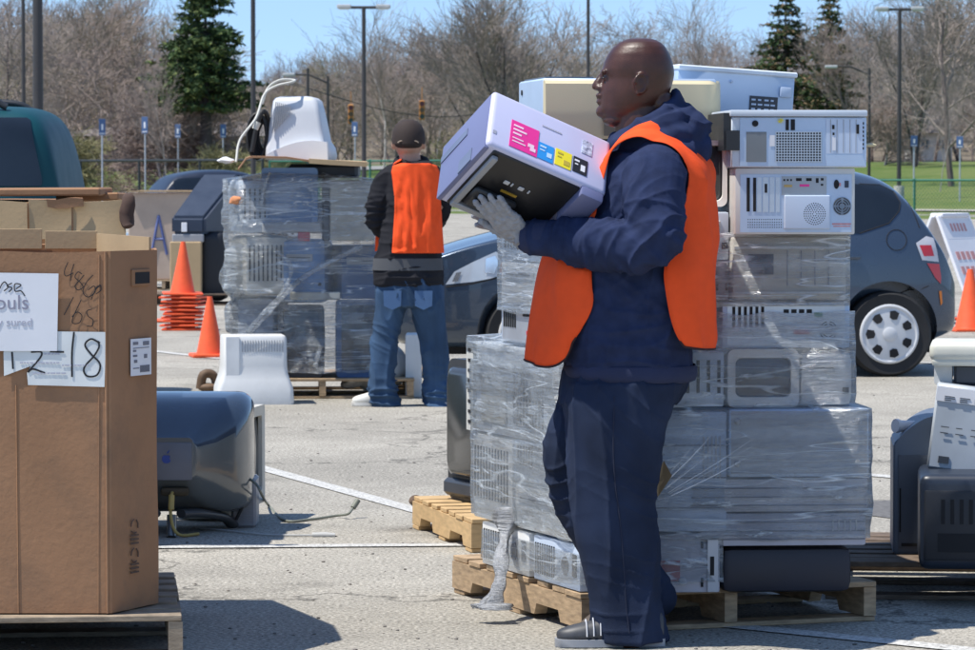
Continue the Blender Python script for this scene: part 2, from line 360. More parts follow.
def remesh(bm, vox, smooth=6, fac=.5):
    """union of overlapping shells as one continuous surface -> bmesh"""
    bmesh.ops.recalc_face_normals(bm, faces=bm.faces)
    me = bpy.data.meshes.new('tmp'); bm.to_mesh(me); bm.free(); o = bpy.data.objects.new('tmp', me); COL.objects.link(o)
    md = o.modifiers.new('r', 'REMESH'); md.mode = 'VOXEL'; md.voxel_size = vox; md.use_smooth_shade = True
    if smooth:
        s = o.modifiers.new('s', 'SMOOTH'); s.factor = fac; s.iterations = smooth
    e = evald(o); bpy.data.objects.remove(o)
    b = bmesh.new(); b.from_mesh(e); bpy.data.meshes.remove(e); return b
def subsurf(bm, lv=2):
    bmesh.ops.recalc_face_normals(bm, faces=bm.faces)
    me = bpy.data.meshes.new('tmp'); bm.to_mesh(me); bm.free(); o = bpy.data.objects.new('tmp', me); COL.objects.link(o)
    md = o.modifiers.new('r', 'SUBSURF'); md.levels = lv; md.render_levels = lv
    e = evald(o); bpy.data.objects.remove(o); b = bmesh.new(); b.from_mesh(e); bpy.data.meshes.remove(e); return b
def text_bm(s, size, M, extrude=.0005):
    c = bpy.data.curves.new('t', 'FONT'); c.body = s; c.size = size; c.extrude = extrude; c.align_x = 'CENTER'; c.align_y = 'CENTER'; c.resolution_u = 3
    o = bpy.data.objects.new('t', c); COL.objects.link(o); e = evald(o); bpy.data.objects.remove(o)
    b = bmesh.new(); b.from_mesh(e); bpy.data.meshes.remove(e)
    bmesh.ops.transform(b, matrix=M @ Matrix.Rotation(R(90), 4, 'X'), verts=b.verts); return b
def inpoly(x, y, poly):
    c = False; n = len(poly); j = n - 1
    for i in range(n):
        xi, yi = poly[i]; xj, yj = poly[j]
        if (yi > y) != (yj > y) and x < (xj - xi) * (y - yi) / (yj - yi) + xi: c = not c
        j = i
    return c
def clean_patch(bm, poly, bvh, side, off=.004, step=.02):
    """polygon (x,z) filled and laid onto a surface seen from +-y, a few mm proud of it; closed thin panel"""
    vs = [bm.verts.new((x, 0, z)) for x, z in poly]
    f = bm.faces.new(vs)
    bmesh.ops.triangulate(bm, faces=[f]) if False else None
    mine = [f]
    xs = [p[0] for p in poly]; zs = [p[1] for p in poly]
    def cut(co, no):
        nonlocal mine
        geom = set(mine) | {e for q in mine for e in q.edges} | {v for q in mine for v in q.verts}
        r = bmesh.ops.bisect_plane(bm, geom=list(geom), plane_co=co, plane_no=no)
        mine = [g for g in r['geom'] if isinstance(g, bmesh.types.BMFace) and g.is_valid]
    x = min(xs) + step
    while x < max(xs): cut((x, 0, 0), (1, 0, 0)); x += step
    z = min(zs) + step
    while z < max(zs): cut((0, 0, z), (0, 0, 1)); z += step
    vv = {v for q in mine for v in q.verts}; last = None
    for v in vv:
        h = bvh.ray_cast(Vector((v.co.x, side * 5, v.co.z)), Vector((0, -side, 0)))
        if h[0] is None: h = bvh.find_nearest(Vector((v.co.x, side * .8, v.co.z)))
        v.co = Vector((v.co.x, h[0].y + side * off, v.co.z))
    return vv
# a set-up for putting a device where the photograph shows its face
class Fr:
    def __init__(s, X, Y, deg): s.o = Vector((X, Y, 0)); s.a = R(deg); s.u = Vector((math.cos(s.a), math.sin(s.a), 0)); s.v = Vector((-math.sin(s.a), math.cos(s.a), 0))
    def hit(s, px, py, v):
        r = ray(px, py); c = Vector((0, 0, CH)); p0 = s.o + s.v * v
        t = (p0 - c).dot(s.v) / r.dot(s.v); p = c + r * t
        return (p - s.o).dot(s.u), p.z
    def place(s, x0, y0, x1, y1, v, d):
        """front face px box at plane v, depth d -> location (base centre), (w,d,h), world hull corners"""
        ym = (y0 + y1) / 2
        u0, _ = s.hit(x0, ym, v); u1, _ = s.hit(x1, ym, v)
        _, z1 = s.hit((x0 + x1) / 2, y0, v); _, z0 = s.hit((x0 + x1) / 2, y1, v)
        loc = s.o + s.u * ((u0 + u1) / 2) + s.v * (v + d / 2); loc.z = z0
        return loc, (u1 - u0, d, z1 - z0)
# ================================================================ GROUND
def edgeY(x): return 132 - max(-40, min(40, x)) * 1.0
def sst(t): t = max(0, min(1, t)); return t * t * (3 - 2 * t)
def tz(x, y):
    e = y - edgeY(x)
    if e < 0: return -.06
    z = .12 + 2.0 * sst(e / 85)
    z += 9 * sst((y - 235) / 170) + .5 * mn.noise(Vector((x * .02, y * .02, 0))) * sst((y - 200) / 60)
    return z
def sheet(bm, xs, ys, zf):
    L = [[bm.verts.new((x, y, zf(x, y))) for x in xs] for y in ys]
    for a, b in zip(L, L[1:]):
        for i in range(len(xs) - 1): bm.faces.new((a[i], a[i + 1], b[i + 1], b[i]))
xs = [-900, -500, -250, -120] + [i * 5 for i in range(-14, 15)] + [120, 250, 500, 900]
ys = [-30, 0, 50] + [90 + i * 4 for i in range(0, 50)] + [310, 340, 380, 430, 600, 1000, 1800]
bm = new(); sheet(bm, xs, ys, tz)
GR = m_grass('spring lawn', (.075, .125, .028), (.17, .19, .07)); LEAF = m_grass('leaf litter', (.13, .11, .08), (.24, .20, .15), 2)
bm.faces.ensure_lookup_table()
for f in bm.faces:
    if f.calc_center_median().y > 218: f.material_index = 1
obj('ground', bm, [GR, LEAF], smooth=180, kind='structure')
bm = new()
YS = [-20, 20, 60] + [80 + i * 4 for i in range(0, 24)]
xl = [-80 + i * 4 for i in range(0, 41)]
L0 = [bm.verts.new((x, -20, 0)) for x in xl]; L1 = [bm.verts.new((x, edgeY(x), 0)) for x in xl]
for i in range(len(xl) - 1): bm.faces.new((L0[i], L0[i + 1], L1[i + 1], L1[i]))
obj('parking_lot', bm, ASPH, kind='structure')
# kerb, a real step
bm = new(); RRr = []
for x in xl:
    y = edgeY(x); RRr.append([Vector((x, y - .02, -.04)), Vector((x, y - .02, .13)), Vector((x + .1, y + .13, .13)), Vector((x + .1, y + .13, -.04))])
rings(bm, RRr)
bm.faces.ensure_lookup_table()
for f in bm.faces:
    cx = f.calc_center_median().x
    if -12 < cx < -8 or 14 < cx < 40: f.material_index = 1
obj('kerb', bm, [CONC, YPAINT], kind='structure')
def strip(name, a, b, m, x0=-60, x1=60, fy=None, off=.02):
    bm = new(); n = 50; A = []; B = []
    for i in range(n + 1):
        x = x0 + (x1 - x0) * i / n; ya = edgeY(x) + a if fy is None else a; yb = edgeY(x) + b if fy is None else b
        cols = []
        for k in range(4):
            y = ya + (yb - ya) * k / 3; cols.append(bm.verts.new((x, y, tz(x, y) + off + .03)))
        A.append(cols)
    for p, q in zip(A, A[1:]):
        for k in range(3): bm.faces.new((p[k], q[k], q[k + 1], p[k + 1]))
    return obj(name, bm, m, smooth=180, kind='structure')
strip('path', 6, 8.5, mat('path concrete', (.40, .37, .32), .9, var=.1))
strip('mulch_bed', 12, 19, mat('bark mulch', (.20, .10, .07), .95, var=.3, vs=3), x0=-22, x1=-12.5)
strip('far_path', 22, 25, MATS['path concrete'], x0=-60, x1=-5)
strip('road', 196, 204, mat('far road asphalt', (.28, .27, .26), .9, var=.08), fy=1, x0=-10, x1=90, off=.05)
# painted lines, 4 mm over the asphalt
def line(p, q, wd, z=.004):
    a, b = G(*p), G(*q); d = (b - a).normalized(); n = Vector((-d.y, d.x, 0)) * wd / 2
    bm = new(); m = max(2, int((b - a).length * 4)); L = []
    for i in range(m + 1):
        c = a.lerp(b, i / m); j = 1 + .12 * mn.noise(c * 7); L.append((bm.verts.new((c.x + n.x * j, c.y + n.y * j, z)), bm.verts.new((c.x - n.x, c.y - n.y, z))))
    for u, v in zip(L, L[1:]): bm.faces.new((u[0], v[0], v[1], u[1]))
    return obj('parking_line', bm, LINE, kind='structure')
line((60, 413), (452, 521), .095)
line((-30, 549.5), (560, 545), .10, .005)
line((60, 341), (222, 359), .11)
line((862, 475), (1010, 487), .11)
line((862, 541), (1010, 546), .10)
line((725, 626), (1010, 655), .10)
line((560, 350), (1000, 366), .11, .006)
# tar patch, pebbles and small litter
bm = new()
random.seed(4)
tarp = [(640 + 230 * math.cos(a), 500) for a in (0,)]
pa = [G(868, 502), G(905, 500), G(975, 512), G(975, 528), G(900, 520), G(868, 516)]
bm.faces.new([bm.verts.new((p.x, p.y, .003)) for p in pa]); obj('asphalt_patch', bm, mat('dark patched asphalt', (.13, .125, .12), .9, var=.3, vs=40, bump=.5, bs=80), kind='structure')
bm = new()
for i in range(500):
    px, py = random.uniform(-20, 1000), random.uniform(360, 668)
    p = G(px, py); s = random.uniform(.002, .007)
    q = bmesh.ops.create_icosphere(bm, subdivisions=1, radius=s)['verts']
    for v in q: v.co = Vector((v.co.x * random.uniform(.7, 1.6), v.co.y, v.co.z * .6)) + p + Vector((0, 0, s * .4))
tag(obj('loose_gravel', bm, mat('gravel', (.20, .18, .16), .9, var=.5, vs=3), smooth=40, kind='stuff'), 'loose grit and tiny pebbles scattered over the asphalt', 'gravel')

# ================================================================ TREES
BARK = mat('grey brown bark', (.17, .13, .115), .9, var=.25, vs=2)
BARKP = mat('pale bark', (.40, .36, .33), .9, var=.15, vs=2)
BARKD = mat('dark bark', (.075, .06, .055), .9, var=.2, vs=2)
TWIG = mat('winter twigs', (.27, .225, .195), .9, var=.2, vs=.6)
TWIGR = mat('reddish budding twigs', (.30, .235, .20), .9, var=.2, vs=.6)
TWIGY = mat('yellow green budding twigs', (.25, .23, .11), .9, var=.2, vs=.6)
NEED = mat('dark conifer needles', (.055, .092, .036), .8, var=.45, vs=1.5, spec=.2)
NEEDL = mat('light conifer needles', (.17, .21, .07), .8, var=.35, vs=1.5, spec=.2)
NEEDB = mat('brown conifer needles', (.26, .18, .10), .8, var=.3, vs=1.5, spec=.2)
def seg(V, Fc, a, b, r0, r1, n=3):
    d = (b - a)
    if d.length < 1e-5: return
    x, y = frame_of(d); k0 = len(V)
    for p, r in ((a, r0), (b, r1)):
        for k in range(n):
            t = 2 * math.pi * k / n; V.append(p + x * math.cos(t) * r + y * math.sin(t) * r)
    for k in range(n): Fc.append((k0 + k, k0 + (k + 1) % n, k0 + n + (k + 1) % n, k0 + n + k))
def grow(rng, h, spread, levels, kids, r0, stems=1, up=.35, low=.25, twig=.012):
    T = ([], []); C = ([], [])
    def br(p, d, ln, r, lv):
        ns = 4 if lv < 2 else 2; pts = [p]
        for i in range(ns):
            d = (d + Vector((rng.gauss(0, .13), rng.gauss(0, .13), rng.gauss(0, .08) + up * .10))).normalized(); pts.append(pts[-1] + d * ln / ns)
        for i in range(ns):
            ra = r * (1 - .75 * i / ns); rb = r * (1 - .75 * (i + 1) / ns)
            tgt = T if lv == 0 else C
            seg(*tgt, pts[i], pts[i + 1], max(ra, twig), max(rb, twig * .8), 6 if lv == 0 else 4 if lv == 1 else 3)
        if lv >= levels: return
        nk = kids[lv]
        for k in range(nk):
            t = low + (1 - low) * (k + rng.random()) / nk if lv == 0 else .15 + .85 * (k + rng.random()) / nk
            q = min(ns - 1e-3, t * ns); i = int(q); b = pts[i].lerp(pts[i + 1], q - i); dd = (pts[i + 1] - pts[i]).normalized()
            a = rng.uniform(0, 2 * math.pi); x, y = frame_of(dd); ang = R(rng.uniform(28, 62)) * spread
            nd_ = dd * math.cos(ang) + (x * math.cos(a) + y * math.sin(a)) * math.sin(ang)
            br(b, nd_, ln * rng.uniform(.42, .68) * (1.12 - .5 * t if lv == 0 else 1), r * (1 - .7 * t) * .55, lv + 1)
    for s in range(stems):
        a = rng.uniform(0, 6.28); tilt = 0.04 if stems == 1 else .22
        br(Vector((rng.uniform(-.2, .2) * (stems > 1), 0, -.3)), Vector((math.cos(a) * tilt, math.sin(a) * tilt, 1)).normalized(), h * (.8 if stems == 1 else .7), r0, 0)
    return T, C
def mesh_of(name, V, Fc, m):
    me = bpy.data.meshes.new(name); me.from_pydata([tuple(v) for v in V], [], Fc); me.materials.append(m); return me
PRO = []
rng = random.Random(11)
specs = [  # h, spread, levels, kids, r0, stems, up, low, twig, trunk mat, twig mat
 (11, 1.0, 4, (13, 6, 5, 4), .17, 1, .5, .2, .013, BARK, TWIG),
 (12, .75, 4, (14, 6, 5, 4), .15, 1, .9, .25, .013, BARK, TWIGR),
 (9, 1.15, 4, (14, 7, 5, 4), .14, 1, .2, .12, .013, BARK, TWIGR),
 (13, .7, 4, (9, 6, 5, 3), .13, 4, .9, .25, .014, BARKD, TWIG),
 (7, 1.2, 4, (16, 7, 5, 4), .10, 2, .1, .05, .012, BARKP, TWIGR),
 (12, .8, 3, (16, 7, 6), .10, 1, .7, .3, .012, BARKP, TWIG),
 (3.2, 1.1, 3, (14, 7, 6), .04, 4, .3, .02, .012, BARK, TWIGY),
]
for i, s in enumerate(specs):
    T, C = grow(rng, s[0], s[1], s[2], s[3], s[4], s[5], s[6], s[7], s[8])
    PRO.append((mesh_of('trunk', T[0], T[1], s[9]), mesh_of('crown', C[0], C[1], s[10]), s[0]))
def tree(i, px, d, top, label, cat='tree', group=None, wsc=1.0, rz=None):
    """bare tree i standing at column px of the photo, d metres off, its top at row `top`"""
    p = P(px, 175, d); z = tz(p.x, d); H = P(px, top, d).z - z
    s = H / (PRO[i][2] * 1.02); t = thing('bare_tree', label, cat, (p.x, d, z), rz if rz is not None else rng.uniform(0, 6.28), group)
    t.scale = (s * wsc, s * wsc, s)
    for nm, me in (('trunk', PRO[i][0]), ('crown', PRO[i][1])):
        o = bpy.data.objects.new(nm, me); COL.objects.link(o); o.parent = t
    return t
GT = 'bare trees standing beyond the car park fence'
BT = [
 (3, 515, 172, -25, 'tall dark many-stemmed bare tree just left of the grey lamp pole behind the printer', 1.15),
 (3, 478, 190, 8, 'slim bare tree with spreading stems behind the raised printer corner', 1),
 (5, 383, 178, 8, 'pale-trunked bare tree right of the double-headed lamp post above the capped man', .9),
 (5, 437, 200, 20, 'thin straight bare tree above the right shoulder of the capped man', .9),
 (2, 98, 176, 30, 'broad pinkish bare tree with pale trunk in front of the brick building', 1.35),
 (4, 164, 165, 62, 'small pale bare tree with low crown left of the big evergreen', 1.15),
 (4, 212, 168, 70, 'low spreading bare tree under the big evergreen', 1.3),
 (0, 12, 180, -10, 'bare tree at the far left edge beside the thin pole', 1),
 (1, 62, 205, -12, 'tall bare tree rising behind the thick dark pole', 1),
 (1, 128, 215, -5, 'tall reddish bare tree left of the big evergreen top', 1),
 (0, 952, 150, -45, 'big multi-branched bare tree at the right edge beside the lamp post', 1.1),
 (3, 915, 175, -18, 'upright dark bare tree directly right of the right lamp post', .9),
 (0, 980, 190, -20, 'bare tree on the extreme right edge of the view', 1),
 (1, 852, 190, 25, 'bare tree between the slim evergreen and the right utility pole', .8),
 (5, 700, 215, -5, 'thin bare tree rising above the tilted white computer case', .8),
 (0, 640, 235, 5, 'bare tree above the bald man with its top against the sky', .9),
 (2, 425, 185, 62, 'wide twiggy bare tree behind the raised hood of the capped man', 1.1),
 (2, 340, 190, 66, 'low wide bare tree behind the white monitor shell', 1.1),
 (1, 275, 230, 60, 'small bare tree in the sky gap right of the big evergreen', .9),
 (4, 885, 180, 75, 'small twiggy bare tree at the foot of the right lamp post', 1),
 (5, 940, 145, 70, 'young pale-stemmed bare tree on the lawn by the blue sign', .6),
 (5, 60, 150, 95, 'young thin bare tree on the lawn behind the teal vehicle', .5),
 (5, 167, 148, 62, 'young pale sapling on the lawn right of the second blue sign', .5),
]
for i, px, d, top, lab, ws in BT: tree(i, px, d, top, lab, 'bare tree', GT, ws)
for px, d, top, lab in [(222, 150, 132, 'yellow green shrub on the lawn under the evergreen'), (70, 160, 118, 'yellow green budding shrub behind the teal vehicle'), (295, 155, 120, 'budding olive shrub right of the white monitor shell'), (460, 160, 120, 'low budding shrub behind the capped man and the printer')]:
    t = tree(6, px, d, top, lab, 'shrub', 'budding shrubs on the lawn', 1.2); t.name = 'shrub'
# far-off wood: one mass
def batch(name, items, mats):
    Vs = []; Fs = []; Mi = []; off = 0
    for (me, M, mi) in items:
        n = len(me.vertices); co = np.empty(n * 3, 'f4'); me.vertices.foreach_get('co', co); co = co.reshape(-1, 3)
        A = np.array(M); co = co @ A[:3, :3].T + A[:3, 3]
        fl = np.empty(len(me.loops), 'i4'); me.loops.foreach_get('vertex_index', fl)
        Vs.append(co); Fs.append(fl.reshape(-1, 4) + off); Mi.append(np.full(len(fl) // 4, mi)); off += n
    V = np.concatenate(Vs); Fa = np.concatenate(Fs); Mi = np.concatenate(Mi)
    me = bpy.data.meshes.new(name); me.vertices.add(len(V)); me.vertices.foreach_set('co', V.ravel().astype('f4'))
    me.loops.add(Fa.size); me.loops.foreach_set('vertex_index', Fa.ravel().astype('i4'))
    me.polygons.add(len(Fa)); me.polygons.foreach_set('loop_start', np.arange(0, Fa.size, 4, dtype='i4')); me.polygons.foreach_set('loop_total', np.full(len(Fa), 4, 'i4'))
    me.polygons.foreach_set('material_index', Mi.astype('i4'))
    for m in mats: me.materials.append(m)
    me.update(calc_edges=True); o = bpy.data.objects.new(name, me); COL.objects.link(o); return o
items = []; rw = random.Random(5)
SPR = []
for h, kd in ((11, (14, 6, 5)), (12, (16, 6, 5)), (10, (18, 7, 5))):
    T, C = grow(rw, h, .95, 3, kd, .13, 1, .6, .12, .02)
    SPR.append((mesh_of('t', T[0], T[1], BARK), mesh_of('c', C[0], C[1], TWIG), h))
def topline(px):     # row of the wood's skyline in the photo
    pts = [(-50, -10), (100, -5), (180, 20), (255, 62), (300, 52), (340, 40), (400, 30), (470, 15), (560, 30), (600, 26), (700, 30), (740, 38), (800, 25), (870, 15), (1020, -10)]
    for (a, b), (c, d) in zip(pts, pts[1:]):
        if a <= px <= c: return b + (d - b) * (px - a) / (c - a)
    return 20
for k in range(250):
    d = 222 + (k % 6) * 22 + rw.uniform(-9, 9); px = -45 + 1065 * ((k * .61803) % 1) + rw.uniform(-5, 5)
    p = P(px, 175, d); z = tz(p.x, d) - .2; top = topline(px) + rw.uniform(0, 1) * 70 - 2
    H = P(px, top, d).z - z
    i = rw.randrange(3); s = max(.35, H / SPR[i][2]); M = Matrix.Translation((p.x, d, z)) @ Matrix.Rotation(rw.uniform(0, 6.28), 4, 'Z') @ Matrix.Diagonal((s * 1.05, s * 1.05, s, 1))
    tm = rw.choice((1, 1, 2, 2, 3, 1, 2))
    items.append((SPR[i][0], M, 0)); items.append((SPR[i][1], M, tm))
TWIGP = mat('greyish far twigs', (.33, .295, .27), .9, var=.15, vs=.5); TWIGQ = mat('brownish far twigs', (.32, .255, .215), .9, var=.2, vs=.5); TWIGO = mat('olive far twigs', (.29, .255, .17), .9, var=.2, vs=.5)
tag(batch('woodland', items, [BARK, TWIGP, TWIGQ, TWIGO]), 'bare grey-brown wood covering the rise behind the lawn', 'woodland', kind='stuff')

# conifers
def conifer(px, d, top, wid, label, needles, rngs, base=.12, dens=1.0, bare=0):
    r_ = random.Random(rngs); p = P(px, 175, d); z = tz(p.x, d); H = P(px, top, d).z - z; W = wid / (F / d) / 2
    t = thing('evergreen_tree', label, 'evergreen tree', (p.x, d, z), 0, 'evergreens beyond the lawn')
    bm = new(); tube(bm, [(0, 0, -.3), (0, 0, H * .5), (0, 0, H)], [W * .1 + .08, .12, .02], 8); obj('trunk', bm, BARKD, t, 60)
    V = []; Fc = []; Mi = []
    nl = int(H / .38)
    for l in range(nl):
        f = base + (1 - base) * l / nl; zz = H * f; rr = W * (1 - f) ** .75 * (1.05 if f > base + .05 else .8) + .15
        for b in range(int(13 * dens)):
            a = r_.uniform(0, 6.28); ln = rr * r_.uniform(.55, 1.15); droop = r_.uniform(-.28, .12)
            if r_.random() < .08 or mn.noise(Vector((math.cos(a) * 1.3 + rngs * 7, math.sin(a) * 1.3, zz * .55))) > .3: continue
            ln *= 1 + .5 * mn.noise(Vector((math.cos(a) * .9, math.sin(a) * .9 + rngs, zz * .35)))
            tip = Vector((math.cos(a) * ln, math.sin(a) * ln, zz + droop * ln)); rt = Vector((0, 0, zz))
            seg(V, Fc, rt, tip, .03, .012, 3); Mi += [2] * 3
            nn = max(5, int(ln / .07))
            for k in range(nn):
                t_ = .2 + .8 * (k + r_.random()) / nn; c = rt.lerp(tip, t_) + Vector((r_.gauss(0, .09), r_.gauss(0, .09), r_.gauss(0, .05)))
                for q in range(3):
                    s = r_.uniform(.10, .24); ux = Vector((r_.gauss(0, 1), r_.gauss(0, 1), r_.gauss(0, .5) - .25)).normalized(); uy = ux.cross(Vector((r_.gauss(0, 1), r_.gauss(0, 1), r_.gauss(0, 1)))).normalized()
                    k0 = len(V); V += [c - ux * s * .2 - uy * s * .22, c + ux * s, c + ux * s * .9 + uy * s * .3, c - ux * s * .2 + uy * s * .22]; Fc.append((k0, k0 + 1, k0 + 2, k0 + 3)); Mi.append(0 if r_.random() < .72 else 1)
    me = bpy.data.meshes.new('crown'); me.from_pydata([tuple(v) for v in V], [], Fc)
    for m in needles + [BARKD]: me.materials.append(m)
    me.polygons.foreach_set('material_index', Mi); o = bpy.data.objects.new('crown', me); COL.objects.link(o); o.parent = t
conifer(206, 165, -40, 172, 'large dark green pine behind the white monitor shell, biggest of the evergreens', [NEED, NEEDL], 1, .38, 1.25)
conifer(785, 200, -8, 125, 'broad brown-green spruce right of the tilted white case', [NEED, NEEDB], 2, .05, 1.2)
conifer(829, 195, -8, 84, 'slim dark spruce, the rightmost of the evergreens', [NEED, NEEDB], 3, .05, 1.1)

# ================================================================ BUILDINGS beyond the lawn
BRICK = mat('dark brown brick', (.115, .075, .062), .9, var=.12, vs=2, bump=.3, bs=20)
def building(px0, px1, d, ytop, label, wallm, roofm, wins, dep=9, hip=.9):
    a, b = P(px0, 175, d), P(px1, 175, d); z0 = tz((a.x + b.x) / 2, d) - .6; z1 = P((px0 + px1) / 2, ytop, d).z
    t = thing('brick_building' if wallm is BRICK else 'house', label, 'building' if wallm is BRICK else 'house', ((a.x + b.x) / 2, d + dep / 2, z0)); W = b.x - a.x; H = z1 - z0
    bm = new(); b2(bm, -W / 2, W / 2, -dep / 2, dep / 2, 0, H); obj('wall', bm, wallm, t)
    bm = new(); o = .5
    vs = [bm.verts.new(v) for v in ((-W / 2 - o, -dep / 2 - o, H + .003), (W / 2 + o, -dep / 2 - o, H + .003), (W / 2 + o, dep / 2 + o, H + .003), (-W / 2 - o, dep / 2 + o, H + .003), (-W / 2 + dep / 2, 0, H + hip), (W / 2 - dep / 2, 0, H + hip))]
    for f in ((0, 1, 5, 4), (1, 2, 5), (2, 3, 4, 5), (3, 0, 4), (3, 2, 1, 0)): bm.faces.new([vs[i] for i in f])
    obj('roof', bm, roofm, t)
    for (wx0, wx1, wy0, wy1) in wins:
        q0 = P(wx0, wy0, d); q1 = P(wx1, wy1, d); xa, xb = q0.x - t.location.x, q1.x - t.location.x; za, zb = q1.z - z0, q0.z - z0
        bm = new()
        for s in ((xa - .06, xa, za - .06, zb + .06), (xb, xb + .06, za - .06, zb + .06), (xa, xb, za - .06, za), (xa, xb, zb, zb + .06), ((xa + xb) / 2 - .03, (xa + xb) / 2 + .03, za, zb)):
            b2(bm, s[0], s[1], -dep / 2 - .05, -dep / 2 - .003, s[2], s[3])
        wf = obj('window', bm, mat('window frame', (.35, .35, .33), .6), t); bm = new(); b2(bm, xa, xb, -dep / 2 - .02, -dep / 2 - .004, za, zb); obj('pane', bm, GLASS, wf)
building(58, 318, 212, 136, 'long low dark brick building behind the lawn at left', BRICK, mat('grey shingle roof', (.17, .15, .14), .9, var=.2, vs=3), [(102, 111, 137, 147), (136, 150, 137, 147), (200, 214, 137, 147), (262, 276, 137, 147)])
building(915, 952, 232, 133, 'small white house far behind the lawn at right', mat('white siding', (.62, .60, .56), .8, var=.05), MATS['grey shingle roof'], [(922, 928, 140, 148), (938, 944, 140, 148)], 6, 1.2)

# ================================================================ FENCES
FG = mat('green fence paint', (.025, .15, .10), .5, var=.1); FB = mat('black fence paint', (.022, .028, .03), .5, var=.1)
def fence(p0, p1, H, step, m, label, mesh=True):
    a, b = Vector(p0), Vector(p1); d = b - a; n = int(d.length / step); t = thing('chain_link_fence' if mesh else 'rail_fence', label, 'fence', a); ang = math.atan2(d.y, d.x); t.rotation_euler.z = ang; L = d.length; sl = (b.z - a.z) / L
    for i in range(n + 1):
        x = L * i / n; bm = new(); cyl(bm, (x, 0, x * sl - .1), (x, 0, x * sl + H + .03), .055 if not mesh else .04, n=8); ell(bm, (x, 0, x * sl + H + .03), (.06, .06, .04), u=8, v=5); obj('post', bm, m, t, 60)
    bm = new(); cyl(bm, (0, 0, H), (L, 0, H + L * sl), .035 if mesh else .055, n=8); obj('top_rail', bm, m, t, 60)
    if mesh:
        V = []; Fc = []; s = .14
        k = -H
        while k < L:
            for sg in (1, -1):
                xa, xb = (k, k + H) if sg > 0 else (k + H, k)
                pa_, pb_ = Vector((xa, 0, 0)), Vector((xb, 0, H))
                lo, hi = 0, 1
                for lim, side_ in ((0, 0), (L, 1)):
                    for (u, v) in ((xa, xb),):
                        tt = (lim - u) / (v - u)
                        if side_ == 0:
                            if v > u: lo = max(lo, tt)
                            else: hi = min(hi, tt)
                        else:
                            if v > u: hi = min(hi, tt)
                            else: lo = max(lo, tt)
                if hi > lo: seg(V, Fc, pa_.lerp(pb_, lo), pa_.lerp(pb_, hi), .004, .004, 3)
            k += s
        me = mesh_of('chain_mesh', V, Fc, m); o = bpy.data.objects.new('chain_mesh', me); COL.objects.link(o); o.parent = t
fence((8.0, 123.6, .12), (24, 109, .12), 1.12, 2.7, FG, 'green chain-link fence along the lawn behind the parked car')
fence((-17, 150.6, .15), (-8.9, 142.6, .15), 1.85, 2.9, FB, 'black rail fence at left behind the teal vehicle', False)
fence((-8.6, 142.3, .15), (7.8, 125.4, .15), 1.8, 2.9, FG, 'green chain-link fence behind the two workers')

# ================================================================ LAMP POSTS, POLES, SIGNS
def pole(px, d, top, r, label, name='lamp_post', heads=0, base=True):
    p = P(px, 175, d); z = max(0, tz(p.x, d)); H = P(px, top, d).z - z
    t = thing(name, label, 'lamp post' if name == 'lamp_post' else 'pole', (p.x, d, z))
    bm = new(); tube(bm, [(0, 0, 0), (0, 0, H)], [r, r * .8], 12); obj('shaft', bm, POLEM, t, 60)
    if base: bm = new(); lathe(bm, [(r * 2.4, 0), (r * 2.4, .5), (r * 2.2, .55)], n=16); obj('base', bm, CONC, t, 40)
    if heads == 2:
        bm = new(); b2(bm, -.75, .75, -.05, .05, H - .06, H + .04, bev=.02); obj('arm', bm, POLEM, t)
        for s in (-1, 1):
            bm = new(); box(bm, (s * .68, 0, H + .02), (.5, .34, .14), bev=.04, seg=2); h = obj('lamp_head', bm, mat('lamp head paint', (.5, .5, .48), .4), t)
            bm = new(); box(bm, (s * .68, 0, H - .065), (.36, .24, .03), bev=.01); obj('lens', bm, mat('lamp lens', (.7, .7, .66), .2), h)
    if heads == 1:
        bm = new(); tube(bm, [(0, 0, H - .3), (-.8, 0, H + .05), (-1.5, 0, H + .08)], [.05, .04, .035], 8); obj('arm', bm, POLEM, t, 60)
        bm = new(); box(bm, (-1.7, 0, H + .06), (.55, .28, .14), bev=.05, seg=2); obj('lamp_head', bm, MATS['lamp head paint'], t)
    return t
pole(38.5, 60, -60, .098, 'thick dark pole at the far left, nearest to the camera', heads=2)
pole(24, 100, -60, .06, 'thin dark pole left of the thick one at the far left', heads=2)
pole(253.5, 92, -60, .07, 'dark pole rising beside the big evergreen behind the white monitor shell', heads=2)
pole(364, 125, 7, .085, 'double-headed lamp post above the capped man with both heads in view', heads=2)
pole(588, 105, -60, .055, 'thin dark pole directly left of the bald man', heads=2)
pole(899, 138, 9, .085, 'double-headed lamp post above the parked car at right with both heads in view', heads=2)
pole(308, 150, 68, .07, 'short dark utility pole right of the white monitor shell, left of the two', 'utility_pole', 0, False)
pole(328, 158, 76, .07, 'short street light pole with left-pointing arm, right of the white monitor shell', 'street_light_pole', 1, False)
pole(869, 160, 68, .07, 'short street light pole with a lamp arm behind the stacked computer towers', 'street_light_pole', 1, False)
BLUES = mat('blue sign paint', (.07, .13, .27), .5, var=.05)
SG = thing('parking_sign', '', 'sign', group='blue parking signs on posts')
bm = new(); cyl(bm, (0, 0, 0), (0, 0, 2.1), .03, n=8); obj('post', bm, MATS['grey painted steel'], SG)
bm = new(); box(bm, (0, -.035, 1.95), (.26, .012, .38), bev=.004); pl = obj('sign_plate', bm, BLUES, SG)
bm = new(); b2(bm, -.10, .10, -.0455, -.0425, 1.79, 1.81); b2(bm, -.035, .035, -.0455, -.0425, 1.88, 2.02); obj('white_marking', bm, PAPER, pl)
